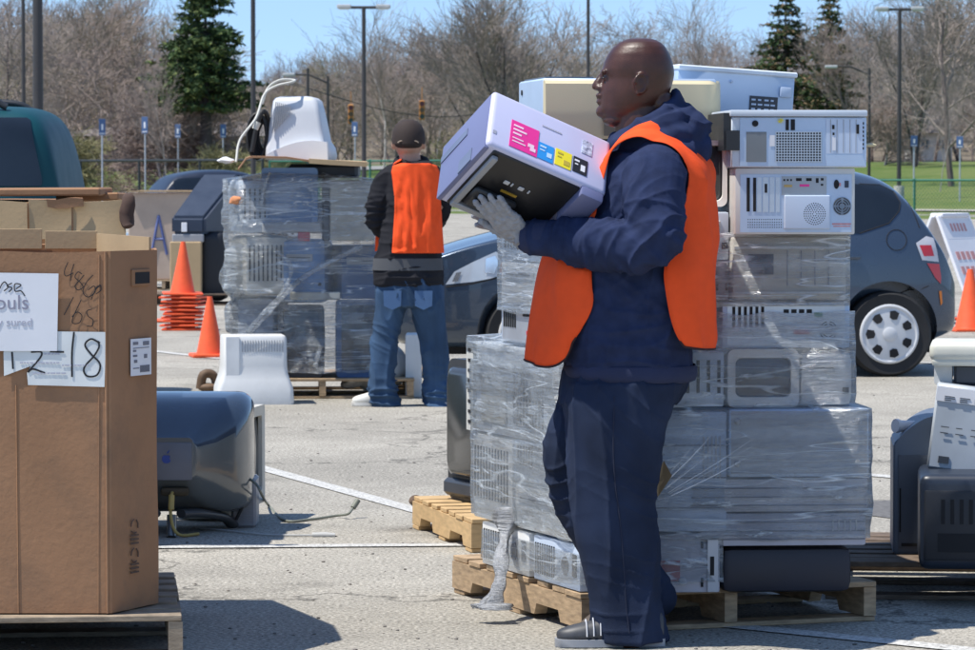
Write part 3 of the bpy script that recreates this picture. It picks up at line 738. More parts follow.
labs = [(102, 127, 140, 'blue parking sign on a post by the pinkish tree at left'), (145, 125, 142, 'blue parking sign on a post, second from the left'), (178, 131, 160, 'blue parking sign in front of the brick building, third from the left'), (223, 131, 160, 'blue parking sign under the big evergreen'), (355, 129, 150, 'blue parking sign just left of the double-headed lamp post'), (914, 141, 140, 'blue sign right of the right lamp post'), (960, 142, 135, 'blue sign at the right edge before the bare trees')]
for i, (px, py, d, lab) in enumerate(labs):
    p = P(px, py, d); s = SG if i == 0 else dup(SG)
    s['label'] = lab; s.location = (p.x, d, p.z - 1.95 ); s.rotation_euler.z = random.uniform(-.4, .4)
    zz = max(0, tz(p.x, d)); s.scale.z = 1; s.location.z = zz; s.scale.z = max(.6, (p.z - zz) / 1.95)
# traffic signals on a span wire
wire_a, wire_b = P(308, 88, 151), P(560, 92, 175)
bm = new(); pts = [wire_a.lerp(wire_b, t / 12) - Vector((0, 0, 1.2 * math.sin(math.pi * t / 12))) for t in range(13)]; tube(bm, pts, .02, 4)
tag(obj('span_wire', bm, CABD), 'span wire carrying the traffic signals', 'cable')
TS = None
for px, py, lab in ((351, 114, 'yellow traffic signal left of the capped man, left of the pair'), (422, 110, 'yellow traffic signal above the hood of the capped man, right of the pair')):
    d = 158; p = P(px, py, d)
    if TS is None:
        TS = thing('traffic_signal', lab, 'traffic signal', p, 0, 'traffic signals on the span wire')
        bm = new(); box(bm, (0, 0, 0), (.24, .18, .85), bev=.03); cyl(bm, (0, 0, .45), (0, 0, 1.0), .02, n=6); hs = obj('housing', bm, mat('signal yellow', (.55, .22, .04), .5), TS)
        for k in range(3):
            bm = new(); lathe(bm, [(.11, 0), (.11, -.05), (.10, -.05), (.09, -.01)], (0, -.1, .28 - .28 * k), 12, 'Y'); obj('lens', bm, mat('signal lens %d' % k, ((.12, .02, .02), (.12, .07, .02), (.02, .05, .03))[k], .3), hs, 40)
    else: dup(TS, p, label=lab)
# ================================================================ PALLETS
def pallet_bm_parts(t, w_, d_, m, seed=0, h=.128, nb=7, notch=True):
    r_ = random.Random(seed); sw = .042
    for x in (-w_ / 2 + sw / 2, 0, w_ / 2 - sw / 2):
        bm = new(); y0, y1 = -d_ / 2 + .004, d_ / 2 - .004; z0, z1 = .018, h - .019
        pts = [(y0, z0)]
        if notch:
            for c in (-d_ * .25, d_ * .25):
                pts += [(c - .115, z0), (c - .095, z0 + .036), (c + .095, z0 + .036), (c + .115, z0)]
        pts += [(y1, z0), (y1, z1), (y0, z1)]
        prism(bm, pts, x - sw / 2, x + sw / 2)
        bmesh.ops.transform(bm, matrix=Matrix(((0, 1, 0, 0), (1, 0, 0, 0), (0, 0, 1, 0), (0, 0, 0, 1))), verts=bm.verts)
        obj('stringer', bm, m, t)
    for k in range(nb):
        bm = new(); bw = (.135 if k in (0, nb - 1) else .088 + r_.uniform(0, .02)); y = -d_ / 2 + bw / 2 + (d_ - .135) * k / (nb - 1) if k < nb - 1 else d_ / 2 - bw / 2
        j = r_.uniform(-.006, .006); box(bm, (j, y, h - .009), (w_ + r_.uniform(-.01, .004), bw, .017), bev=.002, rz=r_.uniform(-.006, .006)); obj('deck_board', bm, m, t)
    for y in (-d_ / 2 + .06, 0, d_ / 2 - .06):
        bm = new(); box(bm, (r_.uniform(-.005, .005), y, .0085), (w_, .10, .015), bev=.002); obj('bottom_board', bm, m, t)
def pallet(label, loc, deg, m=WOOD, w_=1.02, d_=1.2, seed=0, **k):
    t = thing('pallet', label, 'pallet', loc, R(deg), 'wooden pallets under the equipment'); pallet_bm_parts(t, w_, d_, m, seed, **k); return t

# ================================================================ NEAR CARTON WITH THE PAPERS
YF = 10.46
plan = [(-1.096, 10.46), (-.983, 10.71), (-1.018, 11.02), (-1.26, 11.74), (-2.0, 11.74), (-2.25, 11.5), (-2.25, 10.7), (-2.12, 10.46)]
pallet('pallet under the big brown carton at the left edge', (-.92 - .60, 10.40 + .56, 0), 6, WOODG, 1.15, 1.15, 1)
CT = thing('cardboard_bin', 'big brown octagonal cardboard bin with marker writing and two papers on its front', 'cardboard bin', (-1.6, 11.05, 0))
def rel(bm, t):
    bmesh.ops.transform(bm, matrix=(Matrix.Translation(t.location) @ t.rotation_euler.to_matrix().to_4x4()).inverted(), verts=bm.verts)
    return bm
Z0, Z1 = .132, 1.188
def wallpt(i): return Vector((plan[i % 8][0], plan[i % 8][1], 0))
bm = new(); outer = []; inner = []
cen = Vector((-1.6, 11.1, 0))
def subdiv_loop(pl, n=10, off=0.0, z=0, seed=0, amp=.0):
    out = []
    for i in range(8):
        a, b = wallpt(i), wallpt(i + 1)
        for k in range(n):
            p = a.lerp(b, k / n); p = p + (cen - p).normalized() * off
            out.append(Vector((p.x, p.y, z + amp * mn.noise(Vector((p.x * 3, p.y * 3, seed))))))
    return out
RR = []
for j in range(13):
    z = Z0 + (Z1 - Z0) * j / 12; lp = subdiv_loop(plan, 10, .0, z, 1, 0 if j < 12 else .012)
    for p in lp:
        f = math.sin(math.pi * (j / 12)); q = mn.noise(Vector((p.x * 2.3, p.y * 2.3, z * 1.6))) * (.0035 if p.y < 10.6 else .012) * f
        d = (p - cen); d.z = 0; d.normalize(); p += d * q
    RR.append(lp)
rings(bm, RR, True, True, False)
RI = [subdiv_loop(plan, 10, .008, Z1 - .002, 1, .012), subdiv_loop(plan, 10, .008, .3, 1)]
rings(bm, RI, True, False, True)
L = [RR[-1], RI[0]]; rings(bm, L, True, False, False)
bmesh.ops.remove_doubles(bm, verts=bm.verts, dist=.0005)
# hand hole in the chamfered panel: dark recess
obj('carton_wall', rel(bm, CT), CARD, CT, 28)
# raised rear flap seen over the front edge
bm = new()
for (a, b, z0, z1, th) in (((-2.0, 11.72), (-1.45, 11.72), 1.17, 1.235, .006), ((-1.44, 11.72), (-1.27, 11.72), 1.17, 1.228, .006)):
    box(bm, ((a[0] + b[0]) / 2, a[1], (z0 + z1) / 2), (b[0] - a[0], th, z1 - z0), bev=.001)
obj('flap', rel(bm, CT), CARDL, CT)
bm = new()
for a, b, o in (((-1.27, 11.72), (-1.035, 11.04), 0),):
    d = Vector((b[0] - a[0], b[1] - a[1], 0)); box(bm, (0, 0, 0), (d.length, .006, .07), M=Matrix.Translation(((a[0] + b[0]) / 2, (a[1] + b[1]) / 2, 1.185)) @ Matrix.Rotation(math.atan2(d.y, d.x), 4, 'Z'))
obj('flap', rel(bm, CT), CARDL, CT)
# corrugated corner crease strip
bm = new(); tube(bm, [(-1.108, 10.458, Z0), (-1.110, 10.457, Z1)], .004, 6); tube(bm, [(-1.135, 10.46, Z0), (-1.128, 10.459, Z1 - .01)], .0025, 6); tube(bm, [(-1.368, 10.459, Z0), (-1.372, 10.460, .8)], .0022, 6)
obj('crease', rel(bm, CT), CARD, CT, 60)
# frames for the chamfered panel
cd = Vector((-.983 + 1.096, 10.71 - 10.46, 0)); cdn = cd.normalized(); cn = Vector((cdn.y, -cdn.x, 0))
MC = Matrix(((cdn.x, -cn.x, 0, -1.096), (cdn.y, -cn.y, 0, 10.46), (0, 0, 1, 0), (0, 0, 0, 1)))   # local x along panel, y inward, z up
def chz(py): return CH - (py - 175) / 340.5
CL = cd.length
def cx_(px): return (px - 110) / 47 * CL
hx0, hx1, hz0, hz1 = cx_(131), cx_(147), chz(284.5), chz(271)
bm = new(); box(bm, ((hx0 + hx1) / 2, -.003, (hz0 + hz1) / 2), (hx1 - hx0 + .012, .008, hz1 - hz0 + .010), M=MC, bev=.002); obj('hand_hole_rim', rel(bm, CT), CARD, CT)
bm = new(); box(bm, ((hx0 + hx1) / 2 + .004, -.0065, (hz0 + hz1) / 2 - .001), (hx1 - hx0 - .01, .004, hz1 - hz0 - .006), M=MC); obj('hand_hole', rel(bm, CT), DARK, CT)
bm = new(); box(bm, ((cx_(128) + cx_(148.5)) / 2, -.006, (chz(339) + chz(376)) / 2), (cx_(148.5) - cx_(128), .002, chz(339) - chz(376)), M=MC); sl = obj('shipping_label', rel(bm, CT), PAPER, CT)
bm = new()
for (x0, x1, y0, y1) in ((130, 135, 342, 345), (140, 146, 342, 346), (130, 133, 350, 352), (130, 134, 355, 357), (131, 134, 360, 363), (141, 144, 355, 359), (130, 146, 348, 348.7), (130, 136, 368, 369)):
    b2(bm, cx_(x0), cx_(x1), -.0085, -.0072, chz(y1), chz(y0), M=MC)
for k in range(11):
    x = 137 + k * .9; b2(bm, cx_(x), cx_(x + .45), -.0085, -.0072, chz(373), chz(366), M=MC)
obj('label_print', rel(bm, CT), INKG, sl)
# recycling marks printed low on the panel
bm = new()
for c, s in (((131, 527), 5), ((131, 556), 5)):
    for a in range(3):
        t0 = a * 120 + 90; pts = [(cx_(c[0]) + math.cos(R(t0 + q)) * s * .0042, chz(c[1]) + math.sin(R(t0 + q)) * s * .0042) for q in (10, 50, 90)]
        stroke(bm, pts, .0022, MC, -.0065)
    for k in range(3): b2(bm, cx_(c[0] - 4), cx_(c[0] + 4), -.008, -.006, chz(c[1] + 10 + k * 4), chz(c[1] + 8.4 + k * 4), M=MC)
obj('recycling_mark', rel(bm, CT), mat('faded box print', (.10, .065, .05), .9), CT)
def paper(name, poly, parent, Y, m=PAPER, curl=.006, seed=0):
    bm = new(); v = [bm.verts.new(P(x, y, Y)) for x, y in poly]; f = bm.faces.new(v); fs = [f]
    for ax, lo, hi in ((0, min(q.co.x for q in v), max(q.co.x for q in v)), (2, min(q.co.z for q in v), max(q.co.z for q in v))):
        n = 12
        for i in range(1, n):
            co = [0, Y, 0]; co[ax] = lo + (hi - lo) * i / n; no = [0, 0, 0]; no[ax] = 1
            bmesh.ops.bisect_plane(bm, geom=list(bm.verts) + list(bm.edges) + list(bm.faces), plane_co=co, plane_no=no)
    for q in bm.verts: q.co.y = Y - abs(mn.noise(Vector((q.co.x * 9, seed, q.co.z * 9)))) * curl
    return obj(name, rel(bm, parent), m, parent, 180)
def pen(name, strokes, parent, root, Y, wd, m=INK):
    bm = new()
    for s in strokes:
        pts = spline([P(x, y, Y) for x, y in s], 5) if len(s) > 2 else [P(x, y, Y) for x, y in s]
        tube(bm, pts, [(wd, wd)] * len(pts), 6)
    for v in bm.verts: v.co.y = Y + (v.co.y - Y) * .25
    return obj(name, rel(bm, root), m, parent, 60)
Yw = YF - .004
pa1 = paper('paper_sheet', [(-45, 272), (58.5, 273.5), (57, 351), (-45, 351)], CT, YF - .0095, curl=.0008, seed=2)
pa2 = paper('paper_sheet', [(3.5, 352), (15, 331), (106, 332), (104.5, 387), (28, 385), (27, 373), (31, 366), (4, 376)], CT, YF - .0055, mat('off white paper', (.74, .76, .74), .8), .0015, 5)
Yp = YF - .0107
pen('handwriting', [[(-8, 283), (-2, 290), (2, 284), (5, 282), (8, 287), (4, 291)], [(12, 283), (7, 286), (12, 288), (9, 292)], [(16, 289), (21, 285), (15, 284), (15, 291), (21, 291), (25, 296)]], pa1, CT, Yp, .0018)
MT = Matrix.Identity(4)
p_ = P(14, 303, Yp); b = text_bm('jouls', .060, Matrix.Translation(p_ + Vector((-.012, 0, 0)))); obj('printed_word', rel(b, CT), mat('light print', (.30, .29, .36), .8), pa1)
p_ = P(15, 322.5, Yp); b = text_bm('y sured', .034, Matrix.Translation(p_)); obj('printed_word', rel(b, CT), mat('pale print', (.48, .48, .55), .8), pa1)
Y2 = YF - .0071
pen('big_number', [[(12, 352), (13, 369)], [(31, 352), (41, 352), (40, 358), (28, 372), (33, 369), (45, 373)], [(50, 351.5), (64, 352)], [(74, 332), (72, 352), (72, 377)], [(100, 343), (91, 339), (85, 345), (91, 354), (100, 364), (97, 375), (87, 376), (84, 368), (94, 356), (99, 347), (98, 341)]], pa2, CT, Y2, .0030)
bm = new()
for (y, x0, x1) in ((362, 20, 60), (364.5, 62, 88), (372.5, 33, 66), (353, 44, 60)):
    x = x0
    while x < x1:
        l = random.uniform(1.5, 5); a_, b_ = P(x, y, Y2), P(x + l, y + 1.6, Y2); b2(bm, a_.x, b_.x, Y2 - .0005, Y2 + .0005, b_.z, a_.z); x += l + 1
obj('small_print', rel(bm, CT), mat('pale print', (.48, .48, .55), .8), pa2)
pen('marker_writing', [[(68, 262), (64.5, 271), (66, 276), (73, 273)], [(74, 264), (71, 274), (70.5, 281)],
    [(82, 274), (78, 272), (75, 277), (80, 282), (83, 287), (78, 290), (75, 286), (80, 280), (84, 275)], [(93, 275), (86, 283), (83, 292), (88, 297), (95, 292), (94, 286), (88, 290)],
    [(101, 286), (97, 288), (93, 295), (91, 300)], [(95, 289), (100, 285), (101, 290), (96, 294)],
    [(73.5, 297), (64, 315)], [(81, 300), (72, 321), (79, 323), (82, 316), (77, 312), (72, 317)], [(92, 309), (87, 311), (88, 316), (93, 320), (92, 326), (87, 326)]], CT, CT, YF - .0042, .0014)

# ================================================================ CARTON BEHIND IT
C2Y = 13.5
pallet('pallet under the second carton, hidden behind the near bin', (-2.0, 14.0, 0), 0, WOODG, 1.2, 1.0, 2)
C2 = thing('flat_topped_carton', 'light brown carton with folded-down flaps behind the near bin', 'carton', (-2.0, 14.0, .13))
xr = P(129.5, 215, C2Y).x; zt = P(100, 201, C2Y).z - .13
def crumple(bm, amp, sc_=3, seed=0):
    for v in bm.verts:
        q = mn.noise_vector(Vector((v.co.x * sc_, v.co.y * sc_ + seed, v.co.z * sc_))); v.co += q * amp
W2 = (xr + 2.0)
bm = new(); box(bm, (-.22 + (W2 - .42) / 2 + 0, 0, zt / 2), ((W2 + .42) , 1.0, zt), bev=.004)
bmesh.ops.subdivide_edges(bm, edges=bm.edges, cuts=6, use_grid_fill=True); crumple(bm, .012); obj('carton_body', bm, CARD, C2, 30)
for (x0, x1, y0, y1, s) in ((-45, 27, 201, 240, 1), (28.5, 71, 201, 239, 2), (72.5, 127, 201, 238, 3)):
    bm = new(); a, b = P(x0, y0, C2Y - .03), P(x1, y1, C2Y - .03); box(bm, ((a.x + b.x) / 2 + 2, C2Y - .03 - 14, (a.z + b.z) / 2 - .13), (b.x - a.x, .008, a.z - b.z), rz=random.uniform(-.015, .015))
    bmesh.ops.subdivide_edges(bm, edges=bm.edges, cuts=5, use_grid_fill=True); crumple(bm, .014, 5, s); obj('flap', bm, CARDL, C2, 30)
for (x0, x1, z_, yy, tl) in ((-45, 104, 1.355, 13.62, .12), (60, 122, 1.335, 13.8, -.1)):
    bm = new(); a, b = P(x0, 200, yy), P(x1, 200, yy); box(bm, ((a.x + b.x) / 2 + 2, yy - 14 + .1, z_ - .13 - .01), (b.x - a.x, .42, .03), bev=.006, M=None); crumple(bm, .008, 4, 9); obj('top_flap', bm, CARD, C2, 30)
bm = new()
for (px, py, s) in ((66, 203, .05),):
    p = P(px, py, C2Y - .05) - C2.location; box(bm, p, (.13, .01, .035), rz=.1)
bmesh.ops.subdivide_edges(bm, edges=bm.edges, cuts=3, use_grid_fill=True); crumple(bm, .012, 14); obj('torn_edge', bm, CARD, C2, 40)
bm = new(); p = P(128, 212, C2Y - .03) - C2.location; ell(bm, p, (.03, .03, .07), u=10, v=8); crumple(bm, .02, 18); obj('torn_edge', bm, mat('dark wet cardboard', (.07, .04, .03), .9), C2, 40)

# ================================================================ CRT BUILDERS
def rrect(w_, h_, r, n=6, cx=0, cz=0, p=None):
    out = []
    for (sx, sz, a0) in ((1, 1, 0), (-1, 1, 90), (-1, -1, 180), (1, -1, 270)):
        for k in range(n + 1):
            a = R(a0 + 90 * k / n); out.append((cx + sx * (w_ / 2 - r) + math.cos(a) * r, cz + sz * (h_ / 2 - r) + math.sin(a) * r))
    return out
def shell(bm, secs, n=6):
    """secs: (y, w, h, r, cx, cz) rounded-rectangle sections along y"""
    RR = [[Vector((x, s[0], z)) for x, z in rrect(s[1], s[2], s[3], n, s[4] if len(s) > 4 else 0, s[5] if len(s) > 5 else 0)] for s in secs]
    rings(bm, RR)
def crt(name, label, w_, h_, d_, m, loc, rz=0, cat='monitor', stand=False, group=None, rot=None, screen=True, z0=0):
    """screen faces -y; base centre at origin"""
    t = thing(name, label, cat, loc, rz, group, rot); z = h_ / 2 + z0
    bm = new(); shell(bm, [(-d_ / 2 + .03, w_, h_, .02, 0, z), (-d_ / 2 + .09, w_ * .99, h_ * .98, .025, 0, z), (-d_ / 2 + .13, w_ * .93, h_ * .9, .03, 0, z), (0, w_ * .82, h_ * .8, .04, 0, z), (d_ * .3, w_ * .66, h_ * .66, .05, 0, z), (d_ / 2, w_ * .58, h_ * .56, .05, 0, z - .01)]); obj('housing', bm, m, t, 35)
    bm = new(); b_ = .045 * w_ / .42
    o_ = rrect(w_ + .004, h_ + .004, .022, 6, 0, z); i_ = rrect(w_ - 2 * b_, h_ - 2.3 * b_, .02, 6, 0, z + b_ * .1); y0, y1 = -d_ / 2, -d_ / 2 + .032
    rings(bm, [[Vector((x, y1, zz)) for x, zz in o_], [Vector((x, y0 + .008, zz)) for x, zz in o_], [Vector((x * .985, y0, zz)) for x, zz in o_], [Vector((x, y0 + .004, zz)) for x, zz in i_], [Vector((x * .98, y0 + .02, (zz - z) * .98 + z)) for x, zz in i_]], True, False, False); obj('bezel', bm, m, t, 40)
    if screen:
        bm = new(); N = 10; L = []
        for a in range(N + 1):
            L.append([bm.verts.new((x_, y0 + .012 + .012 * ((2 * x_ / w_) ** 2 + (2 * (zz_ - z) / h_) ** 2), zz_)) for b__ in range(N + 1) for x_, zz_ in [((a / N - .5) * (w_ - 2 * b_), z + (b__ / N - .5) * (h_ - 2.3 * b_))]])
        for p, q in zip(L, L[1:]):
            for k in range(N): bm.faces.new((p[k], q[k], q[k + 1], p[k + 1]))
        obj('screen', bm, mat('grey crt glass', (.035, .04, .045), .08, spec=.8), t, 180)
    bm = new()
    for k in range(9): box(bm, (0, d_ * .15, h_ * (.9) + z0 - .004 * 0 - k * 0), (.001, .001, .001)) if False else box(bm, (-w_ * .26 + k * w_ * .065, d_ * .12, z + h_ * .38), (w_ * .03, d_ * .22, .006))
    obj('vent', bm, DARK, t)
    if stand:
        bm = new(); lathe(bm, [(.12, -.05), (.125, -.03), (.06, -.01), (.05, .02)], (0, 0, z0), 24); obj('stand', bm, m, t, 40)
    return t

# ================================================================ BLUE STUDIO MONITOR (seen from behind)
p = G(166, 538); IY = p.y
T = thing('crt_monitor', 'translucent blue and grey bulbous CRT monitor seen from behind on the asphalt', 'monitor', (p.x, IY + .28, 0))
mb = mat('translucent blue plastic', (.035, .052, .082), .16, var=.15, spec=.7, coat=.6, rvar=.03); mg = mat('translucent grey plastic', (.12, .135, .14), .2, var=.1, spec=.7, coat=.5, rvar=.03)
secs = [(.24, .55, .43, .05), (.21, .62, .475, .06), (.17, .63, .48, .065), (.10, .625, .475, .075), (-.02, .60, .45, .10), (-.10, .52, .40, .13), (-.17, .38, .30, .11), (-.225, .24, .19, .06), (-.24, .205, .165, .02)]
bm = new(); RR = []
for s in secs: RR.append([Vector((x, s[0], z)) for x, z in rrect(s[1], s[2], s[3], 9, 0, .305)])
rings(bm, RR); bm.faces.ensure_lookup_table()
for f in bm.faces:
    c = f.calc_center_median()
    if c.z > .33 and (c.z - .305) > abs(c.x) * .12 + .04 and c.y < .2: f.material_index = 1
hou = obj('housing', bm, [mg, mb], T, 50)
bm = new()
for rr_ in range(7):
    for k in range(34):
        a = R(200 + 140 * k / 33) + math.pi; rad = .07 + rr_ * .022; x, z = math.cos(a) * rad * 1.35, .40 + math.sin(a) * rad * .33
        h = None
        y = -.10 - .0 ; 
        zz = z; yy = -.13 + (rr_ * .026)
        ell(bm, (x, yy, .305 + .155 + rr_ * .0098 + 0), (.0022, .0022, .0022), u=5, v=4)
obj('vent_hole', bm, DARK, T, 60)
bm = new(); box(bm, (0, -.236, .295), (.20, .02, .15), bev=.009, seg=2); rp = obj('rear_panel', bm, mat('smoky grey panel', (.13, .14, .17), .35), T, 40)
# emblem: an apple with a bite and a leaf
bm = new(); ap = []
for k in range(40):
    a = 2 * math.pi * k / 40; x, z = math.cos(a), math.sin(a); r = 1 - .16 * max(0, math.sin(a)) ** 6 * 1.4 - .07 * max(0, -math.sin(a)) ** 10 * 1.2
    x *= r * .92; z *= r * .95
    dx, dz = x - 1.02, z - .12
    if math.hypot(dx, dz) < .42: q = .42 / max(.01, math.hypot(dx, dz)); x, z = 1.02 + dx * q, .12 + dz * q
    ap.append((x * .019, .305 + z * .019))
prism(bm, ap, -.2485, -.2465); prism(bm, [(.001, .327), (.006, .336), (.012, .341), (.011, .333), (.006, .327)], -.2485, -.2465)
obj('emblem', bm, mat('emblem blue', (.04, .08, .30), .2), rp)
bm = new(); box(bm, (.03, -.215, .175), (.11, .05, .035), bev=.015, seg=2); obj('port_recess', bm, mat('brown recess', (.05, .035, .015), .6), T, 40)
bm = new(); tube(bm, spline([(.02, -.24, .085), (.02, -.25, .04), (.02, -.265, .0)], 4), [(.03, .02)] * 9, 10); obj('foot', bm, mg, T, 60)
for s in (-1, 1):
    bm = new(); tube(bm, spline([(s * .05, -.18, .085), (s * .12, -.1, .08), (s * .20, .05, .05), (s * .23, .12, .012)], 5), [(.028, .018)] * 16, 10); obj('foot', bm, mat('dark grey foot', (.07, .075, .08), .35), T, 60)
bm = new(); tube(bm, spline([(.022, -.23, .175), (.02, -.27, .16), (.018, -.28, .10), (.03, -.29, .04), (.06, -.28, .01), (.12, -.2, .008)], 6), .0065, 8); tube(bm, [(.021, -.262, .165), (.02, -.279, .11)], .012, 10); obj('video_cable', bm, CABY, T, 60)
# small beige monitor beside it, edge on
q = G(243, 527)
t = crt('crt_monitor', 'small beige CRT monitor standing edge-on behind the blue monitor', .36, .40, .40, BEIGE, (q.x - .165, q.y + .35, 0), R(82), z0=.06, stand=True)
bm = new(); box(bm, (0, 0, .1), (.10, .2, .2), bev=.01); 
for k in range(9): box(bm, (0, -.101, .03 + k * .018), (.08, .004, .006))
tg = obj('small_speaker', bm, GREYP); tg.location = (q.x + .005, q.y + .06, 0); tag(tg, 'small grey slatted speaker on the ground beside the blue monitor', 'speaker')
def cable(name, label, pxs, r, m, z=.006, seed=0, ends=None):
    pts = [G(x, y) + Vector((0, 0, z + (h[0] if h else 0))) for x, y, *h in pxs]
    bm = new(); tube(bm, spline(pts, 6), r, 7)
    if ends: 
        d = (pts[-1] - pts[-2]).normalized(); tube(bm, [pts[-1], pts[-1] + d * .05, pts[-1] + d * .09], [.011, .013, .009], 8)
    o = obj(name, bm, m, None, 60); tag(o, label, 'cable'); return o
bm = new(); zpts = [P(238, 488, 14.35), P(245, 478, 14.3), P(256, 484, 14.25), P(262, 495, 14.3), G(268, 507) + Vector((0, 0, .01)), G(285, 522) + Vector((0, 0, .006)), G(310, 521) + Vector((0, 0, .006)), G(338, 518) + Vector((0, 0, .01)), P(348, 514, 14.7), P(353, 508, 14.75)]
tube(bm, spline(zpts, 6), .0055, 7); tube(bm, [zpts[-1], zpts[-1] + Vector((.02, .02, .03))], .012, 8); tag(obj('cable', bm, mat('grey green cable', (.20, .21, .17), .6), None, 60), 'dark grey cable arching from the small monitor to the right over the asphalt', 'cable')
bm = new(); zp = [P(236, 520, 14.3), P(243, 505, 14.3), P(248, 490, 14.3), P(243, 480, 14.32), P(236, 486, 14.34)]; tube(bm, spline(zp, 6), .007, 7); tag(obj('cable', bm, CABD, None, 60), 'black cable looped beside the small slatted speaker', 'cable')
cable('cable', 'thin cable with a white plug lying on the asphalt, nearest the long painted line', [(196, 529), (225, 532), (262, 536), (290, 537), (312, 537)], .004, CAB, ends=1)

# ================================================================ WHITE MONITOR SHELL ON THE GROUND
p = G(251, 405)
T = thing('monitor_shell', 'white monitor casing with flared base standing on the asphalt before the wrapped pile', 'monitor casing', (p.x, p.y + .22, 0), R(8))
bm = new(); RR = []
for z, w_, d_ in ((0, .47, .42), (.02, .475, .425), (.10, .465, .41), (.15, .43, .385), (.19, .405, .365), (.24, .395, .36), (.405, .39, .355), (.42, .375, .34)):
    RR.append([Vector((x, y, z)) for x, y in rrect(w_, d_, .03, 5)])
rings(bm, RR); obj('casing', bm, WHITEP, T, 35)
bm = new(); box(bm, (-.14, -.181, .30), (.085, .008, .24), bev=.003); obj('side_panel', bm, mat('sunlit side white', (.78, .78, .76), .4), T)  # lighter white strip paints the sunlit left side
bm = new()
for k in range(16): box(bm, (-.08 + k * .0165, -.1815, .36), (.004, .004, .07))
obj('vent', bm, GREYP, T)

# ================================================================ CONES
def cone_bm(h, r, base, t_, z=0):
    bm = new(); lathe(bm, [(r, z + t_), (r * .93, z + t_ + .02), (r * .2, z + h * .97), (r * .17, z + h), (r * .10, z + h)], n=28); return bm
def cone(label, px, py, h, base, tilt=0, group='orange traffic cones', dx=0):
    p = G(px, py); t = thing('traffic_cone', label, 'traffic cone', p, R(12), group, (tilt, 0, R(12)))
    bm = cone_bm(h, base * .36, base, .025); obj('cone_body', bm, CONE, t, 35)
    bm = new(); box(bm, (0, 0, .014), (base, base, .028), bev=.012, seg=2); obj('cone_base', bm, CONE, t); return t
cone('orange cone leaning against the near side of the wrapped pile at left', 210, 357, .47, .30)
cone('orange cone on the asphalt at the right edge beside the white folding sign', 970, 331, .56, .40)
cone('orange cone mostly hidden behind the rear bumper of the parked car', 943, 320, .45, .30)
p = G(183, 330)
for k in range(10):
    z = k * .036; lab = ['lowest', 'second', 'third', 'fourth', 'fifth', 'sixth', 'seventh', 'eighth', 'ninth', 'topmost'][k] + ' cone of the tall orange stack'
    if k == 0:
        C0 = thing('traffic_cone', lab, 'traffic cone', p, 0, 'stack of orange cones'); bm = cone_bm(.48, .115, .36, .02); obj('cone_body', bm, CONE, C0, 35)
        bm = new(); box(bm, (0, 0, .010), (.36, .36, .018), bev=.007, seg=2); obj('cone_base', bm, CONE, C0)
    else:
        dup(C0, p + Vector((random.uniform(-.006, .006), 0, z)), R(random.uniform(-14, 14)), lab, rot=(random.uniform(-.02, .02), random.uniform(-.02, .02), R(random.uniform(-14, 14))))
bm = new(); q = G(160, 322); box(bm, (q.x, q.y, .015), (.25, .3, .025), bev=.01); tag(obj('cone_base_plate', bm, CONE), 'loose orange cone base lying left of the cone stack', 'cone base')

# ================================================================ DARK CABINET, BOX WITH THE LETTER A, PALE MACHINE
CY = 39.0; s_ = F / CY
o = P(187, 175, CY).x
T = thing('rear_projection_television', 'big black television cabinet with sloping hood behind the orange cone stack', 'television', (o, CY + .35, 0))
def cpx(px): return (px - 187) / s_
def cpz(py): return CH - (py - 175) / s_
bm = new()
Lr = [[Vector((cpx(171), -.40, cpz(217))), Vector((cpx(205), -.40, cpz(217))), Vector((cpx(205), -.40, cpz(234))), Vector((cpx(171), -.40, cpz(234)))],
      [Vector((cpx(198), .30, cpz(173))), Vector((cpx(236), .30, cpz(173))), Vector((cpx(236), .30, cpz(234))), Vector((cpx(198), .30, cpz(234)))]]
rings(bm, Lr); bmesh.ops.bevel(bm, geom=list(bm.edges), offset=.03, segments=2, affect='EDGES'); obj('hood', bm, NAVYB, T, 30)
bm = new(); box(bm, (cpx(211), .0, (cpz(232)) / 2 + .02), (.30, .62, cpz(232) - .04), bev=.09, seg=4); obj('cabinet', bm, mat('black tv cabinet', (.012, .013, .017), .5), T, 40)
bm = new(); box(bm, (cpx(188), -.36, cpz(238)), (.34, .08, .09), bev=.01); obj('trim', bm, GREYP, T)
bm = new(); box(bm, (cpx(184.5), -.404, cpz(227)), (.06, .01, .10), bev=.003); obj('badge', bm, PAPER, T)
bm = new(); box(bm, (0, 0, .34), (.34, .4, .62), bev=.01); ob = obj('carton', bm, CARDL); ob.location = (o + cpx(186), CY + .1, .04); tag(ob, 'tan carton standing under the hood of the black television', 'carton')
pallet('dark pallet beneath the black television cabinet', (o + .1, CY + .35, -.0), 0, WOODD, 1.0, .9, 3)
BY = 44.0; sb = F / BY; bx = P(163, 175, BY).x
pallet('far pallet under the pale carton with a letter A', (bx, BY + .5, 0), 0, WOOD, 1.0, 1.0, 4)
T = thing('carton', 'large pale carton with a big blue letter A on its front', 'carton', (bx, BY + .5, .13))
hb = CH - (193 - 175) / sb - .13; bm = new(); box(bm, (0, 0, hb / 2), (.86, .9, hb), bev=.01); obj('carton_body', bm, mat('pinkish tan cardboard', (.47, .36, .28), .85, var=.08), T)
bm = new(); box(bm, (.0, -.38, hb + .02), (.9, .24, .012), rz=.03); box(bm, (.05, .3, hb + .025), (.85, .3, .012), rz=-.04); obj('flap', bm, CARDL, T)
MB_ = Matrix.Translation((-.06, -.455, CH - (235 - 175) / sb - .13)); bm = new()
for s in (((-.09, -.24), (0, .24)), ((0, .24), (.10, -.24)), ((-.06, -.05), (.06, -.05))): stroke(bm, s, .016, MB_)
obj('painted_letter', bm, INKB, T)
